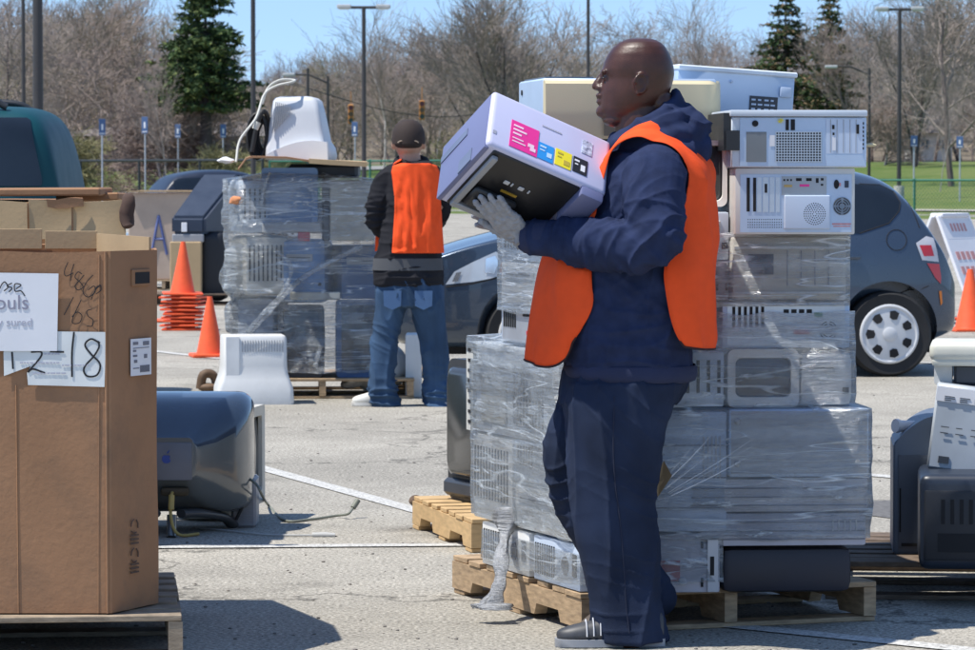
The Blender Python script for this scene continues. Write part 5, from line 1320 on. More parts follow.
# clip that sticks out at right
bm = new(); p = P(870, 145, 11.2); ell(bm, p, (.022, .01, .006), u=10, v=6); tube(bm, [p - Vector((.03, 0, 0)), p], .003, 5); tag(obj('clip', bm, CREAM, None, 60), 'small cream clip poking out to the right of the upper computer back', 'clip')
# --- monitor bezel between vest and towers
t = put(k_crt, 'white monitor front peeping out right of the orange vest under the cream case', 690, 141, 727, 206, .10, .35, WCR, None, 'monitor', SR, None, GS)
# --- large cream-fronted case on top of the left half
TF = Fr(P(545, 175, 11.35).x, 11.35, 9)
loc, sz = TF.place(545, 80, 725, 139, 0, .50); t = thing('equipment_case', 'large case with cream front and pale blue side behind the bald head', 'equipment case', loc, TF.a, GS)
w_, d_, h_ = sz
bm = new(); b2(bm, -w_ / 2, w_ / 2 - .02, -d_ / 2 + .035, d_ / 2, 0, h_ + .006, bev=.006); cs = obj('case', bm, PB2, t, 40)
bm = new(); lathe(bm, [(.009, 0), (.009, -.003)], (0, 0, 0), 14, 'X'); bmesh.ops.translate(bm, verts=bm.verts, vec=(-w_ / 2 - .0005, .18, h_ * .83)); obj('bolt_hole', bm, DARK, cs)
bm = new(); RR = []
for i in range(25):
    a = i / 24; x = -w_ / 2 + w_ * a; y = -d_ / 2 + .03 - .03 * math.sin(math.pi * min(1, a * .5 + .5)) + (.0 if a < .93 else ((a - .93) / .07) ** 2 * .05)
    RR.append([Vector((x, y, .0)), Vector((x, y - .012, .02)), Vector((x, y - .014, h_ * .5)), Vector((x, y - .010, h_ - .012)), Vector((x, y + .006, h_)), Vector((x, y + .035, h_ - .002)), Vector((x, y + .035, 0))])
rings(bm, RR); obj('curved_front', bm, CREAM, t, 40)
bm = new(); b2(bm, -w_ * .18, w_ * .02, -d_ / 2 - .017, -d_ / 2 - .0145, .01, h_ * .36); obj('dark_panel', bm, mat('olive panel', (.16, .14, .10), .5), t)
bm = new(); b2(bm, -w_ / 2 + .015, -w_ / 2 + .17, -d_ / 2 + .08, d_ / 2 - .02, h_ + .007, h_ + .012); obj('dark_top', bm, mat('slate top', (.10, .13, .17), .5), cs)
bm = new(); b2(bm, -w_ * .3, w_ / 2 - .03, -d_ / 2 + .03, d_ / 2, -.028, -.004); ob = obj('dark_slab', bm, BLACKP); ob.location = loc; ob.rotation_euler.z = TF.a; tag(ob, 'black slab directly under the cream fronted case', 'tray')  # dark slab forms the line beneath the case
# tilted pale case at the very top
bt = Fr(P(675, 175, 11.9).x, 11.9, 14)
loc, sz = bt.place(675, 70, 792, 128, 0, .4); t = thing('computer_case', 'tilted pale blue computer case with a dark sticker, topmost of the stack', 'computer', loc, 0, GS, rot=(0, R(3.6), bt.a))
w_, d_, h_ = sz
bm = new(); b2(bm, -w_ / 2, w_ / 2, -d_ / 2, d_ / 2, 0, h_, bev=.006, seg=2); cs = obj('case', bm, PB2, t, 40)
bm = new(); b2(bm, -w_ / 2 - .004, w_ / 2 + .006, -d_ / 2 - .01, d_ / 2, h_ - .012, h_ + .006, bev=.004); obj('lid', bm, mat('white enamel', (.72, .76, .80), .3), t)
bm = new(); b2(bm, w_ * .12, w_ * .36, -d_ / 2 - .003, -d_ / 2 - .001, h_ * .22, h_ * .58); st = obj('sticker', bm, CHAR, cs)
bm = new()
for k in range(4):
    for j in range(4): b2(bm, w_ * (.135 + k * .055), w_ * (.135 + k * .055 + random.uniform(.02, .045)), -d_ / 2 - .0045, -d_ / 2 - .0032, h_ * (.26 + j * .08), h_ * (.26 + j * .08 + .03))
obj('sticker_print', bm, PBG, st)
bm = new(); box(bm, (w_ * .42, -d_ / 2 - .006, h_ * .68), (.04, .012, .035), bev=.01, seg=2); ell(bm, (-w_ * .05, -d_ / 2 - .003, h_ * .8), (.006, .004, .006), u=8, v=5); obj('latch', bm, PBG, cs, 50)
# --- left column: devices whose fronts face left, along the pallet's left edge
def pl_dev(label, u0, u1, v0, v1, z0, z1, m, fn=None, cat='computer', lst=BLOW, kind=None, **k):
    c = inpl((u0 + u1) / 2, (v0 + v1) / 2, z0); sz = (v1 - v0, u1 - u0, z1 - z0); rz = PL.a - R(90)
    if kind is k_crt: t = crt('crt_monitor', label, sz[0], sz[2], sz[1], m, c, rz, cat, group=GS)
    else: t = casebox({'computer': 'desktop_computer', 'printer': 'printer', 'server': 'rack_server'}.get(cat, cat), label, c, sz, rz, m, cat, GS, fn, **k)
    if lst is not None: lst.append((c, sz, rz))
    return t
def f_louvre(t, w_, d_, h_):
    y = -d_ / 2; bm = new()
    for k in range(9): b2(bm, -w_ * .45 + k * w_ * .05, -w_ * .45 + k * w_ * .05 + w_ * .018, y - .003, y - .0008, h_ * .15, h_ * .85)
    obj('vent', bm, DARK, t)
    bm = new(); lathe(bm, [(h_ * .2, 0), (h_ * .2, -.004)], (w_ * .2, y, h_ * .5), 20, 'Y'); b2(bm, w_ * .36, w_ * .44, y - .004, y - .001, h_ * .3, h_ * .8); obj('port', bm, CHAR, t, 40)
def f_perf(t, w_, d_, h_):
    y = -d_ / 2
    bm = new(); b2(bm, -w_ * .5, -w_ * .42, y - .012, y - .001, 0, h_); pf = obj('perforated_rail', bm, mat('ivory steel', (.62, .62, .58), .4), t)
    bm = new()
    for k in range(8): b2(bm, -w_ * .475, -w_ * .445, y - .0145, y - .0125, h_ * (.08 + k * .115), h_ * (.08 + k * .115 + .035))
    obj('hole', bm, DARK, pf)
    bm = new(); b2(bm, w_ * .02, w_ * .34, y - .003, y - .001, h_ * .15, h_ * .72); gr = obj('grille', bm, mat('grille shade', (.17, .18, .18), .6), t)
    bm = new()
    for k in range(10): b2(bm, w_ * (.02 + .034 * k), w_ * (.026 + .034 * k), y - .006, y - .0035, h_ * .15, h_ * .72)
    for k in range(7): b2(bm, w_ * .02, w_ * .34, y - .008, y - .0065, h_ * (.15 + .085 * k), h_ * (.16 + .085 * k))
    obj('grille_bars', bm, LGREY, gr)
    bm = new(); b2(bm, -w_ * .34, -w_ * .06, y - .008, y - .001, h_ * .12, h_ * .62, bev=.003); obj('yellowed_panel', bm, mat('dim yellowed plastic', (.46, .45, .40), .5), t)
pl_dev('pale computer with slotted front on the left edge of the pallet, nearest the bald man', .0, .40, .02, .42, .13, .27, PBG, f_louvre, bev=.006)
pl_dev('pale computer with slotted front on the left edge of the pallet, at the back', .0, .40, .46, .90, .13, .27, WCR, f_louvre, bev=.006)
BU = []
pl_dev('white printer wrapped above the slotted computers at the left of the stack', .0, .42, .08, .60, .275, .42, WHITEP, f_drive, 'printer', BU, bev=.02)
pl_dev('milky white case wrapped at the far left of the stack in the middle', .0, .42, .62, 1.0, .275, .56, WCR, f_slots, 'computer', BU, bev=.02)
pl_dev('pale blue computer wrapped just behind the front knee of the bald man', .0, .42, .06, .60, .425, .56, PB2, f_rear, 'computer', BU)
pl_dev('cabinet with perforated rail and grey grille at the left shoulder of the stack', .0, .45, .20, 1.02, .565, .86, mat('milky grey case', (.72, .76, .80), .45), f_perf, 'computer', BU)
BC = []
for i, (z0, z1, lab, m, fn) in enumerate(((.865, .99, 'lowest pale device in the narrow wrapped column under the held printer', PBG, f_rear), (.995, 1.13, 'cream device in the middle of the narrow wrapped column under the held printer', WCR, f_drive), (1.135, 1.30, 'ice blue device at the top of the narrow wrapped column under the held printer', PB2, f_slots))):
    pl_dev(lab, .0, .45, .28, .72, z0, z1, m, fn, 'computer', BC)
casebox('rack_server', 'large grey case carrying the cream fronted case behind the bald man', inpl(.44, .62, 1.305), (.60, .45, .18), PL.a, GREYP, 'server', GS)
for u0, u1, z0, z1, lab in ((.5, .97, .13, .5, 'grey case at the hidden back bottom of the wrapped stack'), (.5, .97, .505, .86, 'grey case at the hidden back middle of the wrapped stack'), (.64, .97, .865, 1.2, 'grey case at the hidden back top of the wrapped stack'), (.55, .97, 1.205, 1.55, 'tall grey case at the back carrying the tilted pale case')):
    casebox('computer_case', lab, inpl((u0 + u1) / 2, .92, z0), (u1 - u0, .36, z1 - z0), PL.a, GREYP, 'computer', GS)
# --- the film
def ex2(bm):
    Yq = 10.985
    for k in range(7):
        t = (k + random.uniform(-.4, .4)) / 6; a0 = P(661 + t * 10, 484 + t * 12, Yq - .03); ln = random.uniform(.6, 1.25); far = P(720 + t * 42, 416 + t * 34, Yq + .004)
        p1 = a0.lerp(far, ln); pm = a0.lerp(far, ln * .5) + Vector((random.uniform(-.006, .006), 0, random.uniform(-.006, .006)))
        pts = spline([a0, pm, p1], 8); wd = random.choice((.0008, .0010, .0014, .0022))
        tube(bm, pts, [(.0008, wd * (1 - .9 * (i / (len(pts) - 1)) ** 3) * (1 + .5 * mn.noise(Vector((i * .6, k, 0))))) for i in range(len(pts))], 6)
hull_film('cloudy stretch film wound round the lower half of the big stack', BR[:3] + [BR[4]] + BU, .285, .80, FILM, .014, amp=.010, seed=5, extra=None, name='stretch_film')
hull_film('cloudy stretch film wound round the shoulder of the big stack', [b for b in BR if .66 < b[0].z < 1.0] + [BU[-1]], .70, .985, FILM, .012, amp=.008, seed=8)
hull_film('thin stretch film round the neck of the big stack at elbow height', [b for b in BR if .9 < b[0].z < 1.2 and b[1][2] > .05] + BC, .97, 1.235, FILMC, .012, amp=.008, seed=12)
hull_film('stretch film round the lowest computers at the left of the stack', BLOW, .15, .29, FILMC, .010, amp=.006, seed=15)
bm = new(); ex2(bm); tag(obj('film_pleats', bm, mat('shiny pleated film', (.88, .92, 1.0), .12, spec=1.0, alpha=.38, rvar=.04, vs=60, var=.1), None, 180), 'bright pleated fan of film pulled tight across the front of the stack', 'stretch film')
# crumpled tail hanging to the ground at left
bm = new(); Yt = 11.55
tail = spline([P(509, 508, Yt), P(507, 530, Yt - .03), P(501, 552, Yt - .12), P(500, 575, Yt - .2), P(496, 592, Yt - .24), P(492, 603, Yt - .26), P(495, 609, Yt - .28)], 8)
rad = [.034 - .018 * math.sin(math.pi * min(1, i / 44)) + .014 * mn.noise(Vector((i * .13, 1, 0))) + (.02 if i > 40 else 0) for i in range(len(tail))]
RR = []
for i, p in enumerate(tail):
    RR.append([p + Vector((math.cos(a) * rad[i] * (1.0 + .9 * mn.noise(Vector((math.cos(a) * 3.4, math.sin(a) * 3.4, i * .07)))), math.sin(a) * rad[i] * .6, .004 * mn.noise(Vector((math.cos(a) * 3, i * .5, math.sin(a) * 3))))) for a in [2 * math.pi * k / 22 for k in range(48)]])
rings(bm, RR); tag(obj('film_tail', bm, FILMD, None, 180), 'crumpled tail of stretch film hanging from the left of the stack to the ground', 'stretch film')
# cardboard flap sticking out behind the knee
bm = new(); a_ = [P(650, 487, 10.96), P(664, 461, 10.96), P(672, 476, 10.93), P(658, 497, 10.95)]; q = [Vector((p.x, p.y + .006, p.z)) for p in a_]
rings(bm, [a_, q]); tag(obj('cardboard_scrap', bm, CARDL), 'small tan cardboard flap sticking out behind the knee of the bald man', 'cardboard scrap')

# ================================================================ BLACK TELEVISION BEHIND, on its own pallet
gp = G(470, 548); pallet('pale new pallet under the black television left of the big stack', (gp.x + .42, gp.y + .42, 0), 14, mat('fresh pine', (.55, .37, .18), .8, var=.15, vs=8, stretch=(2, 2, 9)), 1.1, 1.0, 9)
TVY = 13.9; a_, b_ = P(447, 362, TVY), P(448, 520, TVY); t = thing('television', 'large black television with bulging grey glass, side on, left of the stack', 'television', (a_.x + .40, TVY + .2, .128), R(-66))
bm = new(); H = a_.z - .13; shell(bm, [(-.30, .62, H, .05, 0, H / 2), (-.22, .64, H, .06, 0, H / 2), (-.05, .60, H * .95, .07, 0, H / 2 - .01), (.2, .44, H * .75, .06, 0, H * .42), (.32, .40, H * .6, .05, 0, H * .35)]); obj('housing', bm, BLACKP, t, 40)
bm = new(); shell(bm, [(-.335, .48, H * .70, .05, 0, H * .56), (-.32, .54, H * .76, .05, 0, H * .56), (-.298, .55, H * .78, .05, 0, H * .56)]); obj('screen', bm, mat('smoky grey glass', (.035, .035, .034), .15), t, 60)
bm = new(); b2(bm, -.31, .31, -.325, -.28, .015, H * .15, bev=.015); obj('lower_panel', bm, CHAR, t, 40)
bm = new()
for k in range(5): b2(bm, -.28 + k * .02, -.272 + k * .02, -.312, -.3, H * .25, H * .8)
obj('speaker_grille', bm, DARK, t)

# ================================================================ PILE AT THE RIGHT EDGE
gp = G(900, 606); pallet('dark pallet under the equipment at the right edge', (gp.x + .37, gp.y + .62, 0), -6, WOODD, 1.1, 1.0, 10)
RF = Fr(P(890, 175, 12.2).x, 12.2, -5); GRR = 'equipment at the right edge'
def pr(label, x0, y0, x1, y1, v, d, m, fn=None, cat='computer', **k): return put(None, label, x0, y0, x1, y1, v, d, m, fn, cat, RF, None, GRR, **k)
t = thing('computer_tower', '', 'computer', (0, 0, 0)); bpy.data.objects.remove(t)
loc, sz = RF.place(893, 444, 946, 572, -.05, .40); loc.z = .128; h_ = P(900, 444, 12.15).z - .128
t = thing('computer_tower', 'grey tower with a rounded top at the left of the right edge pile', 'computer', loc, RF.a, GRR)
bm = new(); w_ = sz[0]; prism(bm, [(-w_ / 2, 0), (w_ / 2, 0), (w_ / 2, h_ + .10)] + [(w_ / 2 - w_ * k / 8, h_ + .10 * math.cos(math.pi / 2 * (k / 8) ** 1.2)) for k in range(1, 9)], -.2, .2); bmesh.ops.bevel(bm, geom=list(bm.edges), offset=.006, segments=2, affect='EDGES'); obj('case', bm, mat('blue grey tower paint', (.12, .15, .20), .45), t, 40)
bm = new(); b2(bm, -w_ * .40, w_ * .45, -.206, -.2005, h_ * .05, h_ * .90); fp_ = obj('front_panel', bm, mat('slate tower front', (.085, .10, .13), .45), t)
bm = new(); b2(bm, -w_ * .34, w_ * .3, -.209, -.2065, h_ * .07, h_ * .1); b2(bm, -w_ * .38, -w_ * .35, -.209, -.2065, h_ * .2, h_ * .6); obj('slot', bm, DARK, fp_)
loc, sz = RF.place(929, 474, 990, 606, -.28, .45)
hh = P(950, 472, 11.75).z - .128
t = thing('television', 'black boxy television with a rounded blue-black top at the right edge, nearest of that pile', 'television', (P(928, 540, 11.6).x + .26, 11.85, .128), R(-6), GRR)
bm = new(); box(bm, (0, 0, hh / 2), (.52, .46, hh), bev=.035, seg=4); obj('housing', bm, mat('blue black television plastic', (.020, .028, .045), .38), t, 40)
bm = new(); b2(bm, -.245, .245, -.236, -.2, .03, hh - .05, bev=.012, seg=2); fp_ = obj('rear_cover', bm, mat('dark television back', (.018, .020, .026), .5), t, 40)
bm = new()
for k in range(12): b2(bm, -.19 + k * .03, -.178 + k * .03, -.2385, -.2365, hh - .16, hh - .08)
b2(bm, -.2, -.08, -.2385, -.2365, .06, .12); obj('vent', bm, DARK, fp_)
tz0 = .128 + .52
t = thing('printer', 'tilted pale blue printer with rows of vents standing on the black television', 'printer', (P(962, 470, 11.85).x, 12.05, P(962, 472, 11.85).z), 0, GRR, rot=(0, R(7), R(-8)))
h_ = (472 - 386) / (F / 11.85); bm = new(); b2(bm, -.09, .14, -.18, .18, 0, h_, bev=.008); obj('body', bm, mat('shaded pale plastic', (.46, .50, .54), .45), t, 40)  # bluish shade is put into the body colour
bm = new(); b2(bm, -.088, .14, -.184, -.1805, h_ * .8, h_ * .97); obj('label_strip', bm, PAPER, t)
bm = new()
for r_ in range(5):
    for k in range(4): b2(bm, -.06 + k * .05, -.06 + k * .05 + random.uniform(.02, .04), -.1865, -.1845 if r_ > 2 else -.182, h_ * (.86 - r_ * .022) if r_ < 3 else h_ * (.5 - (r_ - 3) * .07), h_ * (.867 - r_ * .022) if r_ < 3 else h_ * (.51 - (r_ - 3) * .07))
b2(bm, -.055, -.02, -.184, -.181, h_ * .08, h_ * .16); obj('small_print', bm, CHAR, t)
q = P(972, 386, 11.95); T = thing('monitor', 'yellow-stained white monitor on the topmost spot of the right edge pile', 'monitor', (q.x, 12.1, q.z - .004), R(-8), GRR)
bm = new(); box(bm, (.03, 0, .118), (.30, .34, .062), bev=.026, seg=4); box(bm, (.03, 0, .085), (.285, .33, .03), bev=.012, seg=2); obj('bezel', bm, mat('stained white plastic', (.70, .69, .60), .4, var=.08, vs=9), T, 40)
bm = new(); shell(bm, [(-.11, .06, .085, .02, -.075, .042), (.10, .06, .085, .02, -.075, .042)]); obj('neck', bm, WHITEP, T, 40)
bm = new(); box(bm, (.06, 0, .04), (.2, .26, .07), bev=.01); obj('underside', bm, CHAR, T, 40)  # dark block stands in for the shadow below the slab
a_, b_ = P(898, 426, 12.25), P(945, 428, 12.35); bm = new(); tube(bm, [a_, b_], [.020, .020], 12); tube(bm, [a_, a_ + (a_ - b_).normalized() * .012], [.024, .024], 12); tag(obj('white_tube', bm, PAPER, None, 60), 'white tube sticking out left over the grey tower at the right edge', 'tube')
# brown rag on the asphalt
bm = new()
for dx, r in ((-.05, .035), (0, .045), (.05, .03)): ell(bm, G(429, 506) + Vector((dx, .02 * (dx > 0), .02)), (r * 1.2, r, .022), u=12, v=8)
b = remesh(bm, .006, 2)
for v in b.verts: v.co += mn.noise_vector(v.co * 22) * .012
tag(obj('rag', b, mat('brown crumpled cloth', (.11, .07, .045), .95, var=.4, vs=20), None, 180), 'crumpled brown rag on the painted line left of the black television', 'rag')
# folding barricade sign
SY = 34.0; top = P(950, 216, SY); T = thing('folding_sign', 'white folding A-frame sign standing behind the parked car', 'folding sign', (top.x, SY, 0), R(-38))
H = top.z
for s, nm in ((-1, 'panel'), (1, 'panel')):
    bm = new(); p0 = Vector((s * .03, 0, H)); p1 = Vector((s * .46, 0, 0.0)); d = (p1 - p0); Lg = d.length; M = Matrix.Translation((p0 + p1) / 2) @ Matrix.Rotation(-math.atan2(p1.x - p0.x, p0.z - p1.z), 4, 'Y')
    for yy in (-.27, .27): box(bm, (0, yy, 0), (.03, .05, Lg), M=M, bev=.005)
    box(bm, (0, 0, Lg * .5 - .12), (.028, .5, .24), M=M, bev=.005); box(bm, (0, 0, -.02), (.026, .5, Lg * .80), M=M, bev=.005); pn = obj(nm, bm, PAPER, T)
    bm = new()
    for k in range(5): box(bm, (.016 * s, -.12 + .06 * k, Lg * .5 - .12), (.004, .03, .08), M=M)
    for k in range(5):
        for j in range(4): box(bm, (.015 * s, -.18 + .09 * k, -.30 + .15 * j), (.004, .06, .08), M=M)
    obj('red_print', bm, mat('faded pink print', (.60, .30, .28), .7), pn)
bm = new(); box(bm, (0, 0, H + .01), (.14, .5, .04), bev=.015, seg=2); obj('hinge', bm, PAPER, T, 40)
# ================================================================ CARS
def car(name, label, L, prof, Wd, wb, loc, rz, paint, wr=.30, belt=.92, narrow=.24, zb=.20):
    """x runs front (0) to back (L); the near side is -y"""
    t = thing(name, label, 'car', loc, rz)
    def top(x):
        for (a, b), (c, d) in zip(prof, prof[1:]):
            if a <= x <= c: return b + (d - b) * (x - a) / (c - a)
        return prof[-1][1] if x > prof[-1][0] else prof[0][1]
    def hw(x):
        pts = [(0, .50), (.04, .58), (.14, .70), (.35, .79), (.8, .835), (L * .5, .845), (L - .6, .84), (L - .25, .80), (L - .08, .72), (L, .62)]
        for (a, b), (c, d) in zip(pts, pts[1:]):
            if a <= x <= c: return (b + (d - b) * (x - a) / (c - a)) * Wd / .845
        return .6
    xs_ = sorted(set([0, .03, .08, .16, .3, .45, .6, .8, 1.0, 1.2, 1.4, 1.6, 1.8, 2.1, 2.5, 2.9, 3.1] + [L - .75, L - .6, L - .45, L - .33, L - .22, L - .13, L - .06, L - .02, L]))
    RR = []
    for x in xs_:
        W = hw(x); zt = top(x); zl = zb + (.10 * max(0, 1 - x / .25)) + (.10 * max(0, 1 - (L - x) / .3)); bz = min(belt, zt - .05)
        q = [(0, zl), (W * .6, zl), (W * .93, zl + .01), (W * .99, zl + .10), (W * 1.0, .45 if bz > .5 else zl + .15), (W * 1.0, bz * .8), (W * .985, bz)]
        for f in (.3, .6, .85): z = bz + (zt - bz) * f; q.append((W * (.985 - narrow * max(0, z - belt) / .6 - (.05 if zt < belt + .2 and f > .6 else 0)), z))
        wt = W * (.985 - narrow * max(0, zt - belt) / .6); q += [(wt * .88, zt - .012), (wt * .55, zt + .012), (0, zt + .02)]
        RR.append([Vector((x, y, z)) for y, z in q] + [Vector((x, -y, z)) for y, z in q[-2:0:-1]])
    bm = new(); rings(bm, RR); bm = subsurf(bm, 2)
    me = bpy.data.meshes.new('bodytmp'); bm.to_mesh(me); tmp = bpy.data.objects.new('bodytmp', me); COL.objects.link(tmp); bm.free()
    cb = new()
    for x in wb:
        for s in (-1, 1): cyl(cb, (x, s * .52, wr + .015), (x, s * 1.2, wr + .015), wr + .055, n=48)
    bmesh.ops.recalc_face_normals(cb, faces=cb.faces); cme = bpy.data.meshes.new('c'); cb.to_mesh(cme); cb.free(); co = bpy.data.objects.new('c', cme); COL.objects.link(co)
    md = tmp.modifiers.new('b', 'BOOLEAN'); md.operation = 'DIFFERENCE'; md.object = co; md.solver = 'EXACT'
    e = evald(tmp); b = bmesh.new(); b.from_mesh(e); bpy.data.objects.remove(tmp); bpy.data.objects.remove(co)
    b.normal_update(); bvh = BVHTree.FromBMesh(b); body = obj('body', b, paint, t, 32)
    for x in wb:
        for s in (-1, 1):
            bm = new(); y = s * (Wd - .11)
            lathe(bm, [(wr * .66, -.09), (wr * .93, -.10), (wr, -.07), (wr, .07), (wr * .93, .10), (wr * .66, .09)], (x, y, wr), 48, 'Y'); wh = obj('wheel', bm, RUB, t, 40)
            bm = new(); R0 = wr * .685
            lathe(bm, [(R0 * 1.03, s * .088), (R0, s * .102), (R0 * .95, s * .106), (R0 * .88, s * .098)], (x, y, wr), 40, 'Y', False, False)
            lathe(bm, [(R0 * .89, s * .098), (R0 * .5, s * .108), (R0 * .24, s * .110)], (x, y, wr), 40, 'Y', False, False)
            lathe(bm, [(R0 * .24, s * .09), (R0 * .24, s * .116), (R0 * .18, s * .122), (.001, s * .122)], (x, y, wr), 24, 'Y', False, False)
            obj('rim', bm, SILV, wh, 35)
            N = 7
            for k in range(N):
                a = 2 * math.pi * (k + .5) / N; dd = .23
                def pt(r, da, dy): return Vector((x + math.cos(a + da) * R0 * r, y + s * dy, wr + math.sin(a + da) * R0 * r))
                q = [pt(.56, -dd, .1095), pt(.78, -dd * .9, .104), pt(.82, 0, .103), pt(.78, dd * .9, .104), pt(.56, dd, .1095), pt(.50, 0, .1115)]; bm = new()
                rings(bm, [q, [p + Vector((0, s * .002, 0)) for p in q]]); obj('rim_opening', bm, DARK, wh)
    def patch(nm, poly, m, off=.006, sides=(-1, 1), parent=None, step=.03):
        for s in sides:
            bm = new(); clean_patch(bm, poly, bvh, s, off, step); o = obj(nm, bm, m, parent or t, 180); o.data.materials[0] = m
    return t, patch, bvh, body
fp = [(0, .50), (.03, .62), (.10, .70), (.25, .78), (.45, .87), (.7, .95), (1.0, 1.02), (1.15, 1.08), (1.9, 1.44), (2.2, 1.50), (2.6, 1.52), (3.0, 1.50), (3.35, 1.44), (3.54, 1.40), (3.68, 1.33), (3.79, 1.19), (3.93, .99), (4.03, .80), (4.10, .62)]
CYY = 25.4; CA = R(-4.5); s0 = F / CYY
rx = P(887, 333, CYY - .20).x
t, patch, bvh, body = car('parked_car', 'slate blue hatchback parked behind the bald man and the wrapped stack', 4.10, fp, .845, (1.05, 3.58), (0, 0, 0), CA, CARP)
# local wheel (3.58,-.74) must sit at (rx, CYY)
ca, sa = math.cos(CA), math.sin(CA); lx, ly = 3.58, -.74
CA = R(4.5); ca, sa = math.cos(CA), math.sin(CA); t.rotation_euler.z = CA
t.location = (rx - (lx * ca - ly * sa), CYY - .20 - (lx * sa + ly * ca), 0)
def cxz(px, py, yl=-.83):
    """photo pixel -> car (x,z) on the plane y=yl"""
    r = ray(px, py); c = Vector((0, 0, CH)); n = Vector((-sa, ca, 0)); o = Vector(t.location); d = (o - c).dot(n) + yl
    k = d / r.dot(n); p = c + r * k - o; return (p.x * ca + p.y * sa, p.z)
qw = [cxz(*p, -.74) for p in ((858, 184), (882, 185), (896, 192), (901, 203), (899, 211), (888, 223), (858, 233))]
patch('window', [(2.95, qw[0][1] + .01)] + qw + [(2.95, qw[-1][1] - .01)], GLASS)
patch('window', [(1.30, 1.0), (1.95, 1.38), (2.05, 1.40), (2.05, .98)], GLASS); patch('window', [(2.10, .98), (2.10, 1.41), (2.88, 1.41), (2.9, .99)], GLASS)
TL = mat('red tail lamp', (.62, .02, .03), .15, coat=.6); TLC = mat('clear lamp glass', (.60, .58, .60), .12, coat=.6)
patch('tail_lamp', [cxz(*p, -.76) for p in ((915, 243), (926, 236), (934, 238), (937, 250), (939, 262), (921, 260))], TLC)
patch('tail_lamp', [cxz(*p, -.76) for p in ((918.5, 245), (931, 245), (934, 256), (923, 256))], TL, .007)
patch('tail_lamp', [cxz(*p, -.76) for p in ((926, 263), (939.5, 264), (941.5, 277), (941, 284), (935, 278))], TL)
patch('side_marker', [cxz(*p, -.76) for p in ((939, 291), (942, 291), (943, 303), (941, 306))], mat('amber lamp', (.8, .22, .03), .2))
cf = cxz(897.5, 240, -.83); bm = new(); pts = []
for k in range(29):
    a = 2 * math.pi * k / 28; x, z = cf[0] + .072 * math.cos(a), cf[1] + .072 * math.sin(a); h = bvh.ray_cast(Vector((x, -5, z)), Vector((0, 1, 0))); pts.append(h[0] + Vector((0, -.001, 0)))
tube(bm, pts, .0035, 5); obj('fuel_door_gap', bm, DARK, t)
def gap(pl, nm='door_gap', r=.004):
    bm = new(); pts = []
    for (a, b) in zip(pl, pl[1:]):
        for k in range(8):
            x = a[0] + (b[0] - a[0]) * k / 8; z = a[1] + (b[1] - a[1]) * k / 8; h = bvh.ray_cast(Vector((x, -5, z)), Vector((0, 1, 0)))
            if h[0]: pts.append(h[0])
    if len(pts) > 2: tube(bm, pts, r, 5); obj(nm, bm, DARK, t)
gap([(3.02, 1.38), (3.05, .95), (3.12, .75), (3.10, .62)]); gap([(2.08, 1.38), (2.08, .28)]); gap([(1.22, .95), (1.2, .3), (3.05, .28)]); gap([cxz(930, 286), cxz(905, 296), cxz(901, 330)], 'bumper_seam')
gap([cxz(893, 178, -.6), cxz(908, 200, -.66), cxz(920, 232, -.72)], 'hatch_gap', .004)
gap([qw[-1], qw[5], qw[4], qw[3], qw[2], qw[1], qw[0]], 'window_trim', .007)
hx, hz = cxz(853, 257); bm = new(); h = bvh.ray_cast(Vector((hx - .05, -5, hz)), Vector((0, 1, 0))); box(bm, h[0] + Vector((0, -.02, 0)), (.20, .025, .035), bev=.01, seg=2); obj('door_handle', bm, CARP, t, 40)
HLG = mat('headlamp glass', (.55, .60, .66), .08, coat=.8); 
patch('headlight', [cxz(*p, -.66) for p in ((444, 284), (453, 271), (470, 262), (494, 251), (500, 254), (504, 262), (503, 273), (488, 278), (472, 281))], HLG, .006, step=.03)
patch('indicator_lamp', [cxz(*p, -.72) for p in ((497, 272), (500, 262), (505, 262), (504.5, 272))], mat('amber lamp', (.8, .22, .03), .2), .009)
patch('headlight_reflector', [cxz(*p, -.66) for p in ((483, 272), (484, 258), (493, 255), (497, 262), (492, 273))], mat('bright reflector', (.85, .86, .88), .1, metal=.8), .010, step=.03)
patch('headlight_reflector', [cxz(*p, -.60) for p in ((450, 281), (454, 272), (459, 271), (456, 280))], MATS['bright reflector'], .010, step=.03)
gap([cxz(444, 286, -.6), cxz(470, 283, -.66), cxz(503, 276, -.75)], 'bumper_seam', .006)
# lower grille and dark sill
bm = new(); b2(bm, .0, .05, -.40, .40, .34, .44); obj('grille', bm, DARK, t)
bm = new(); b2(bm, .3, 3.95, -.60, .60, .16, .30); obj('underbody', bm, DARK, t)
# distant parked car, only its roof in view
d2 = dup(t, (P(235, 175, 62).x, 62, 0), 0, 'distant dark car of which only roof and windscreen show behind the letter A carton'); d2.rotation_euler.z = R(200)
d2.location = (P(232, 175, 78).x + 2.1, 78, 0)
DKP = mat('dark navy far car paint', (.012, .018, .035), .4, coat=.2)
for ch in d2.children:
    if ch.name.startswith('body'): ch.material_slots[0].link = 'OBJECT'; ch.material_slots[0].material = DKP
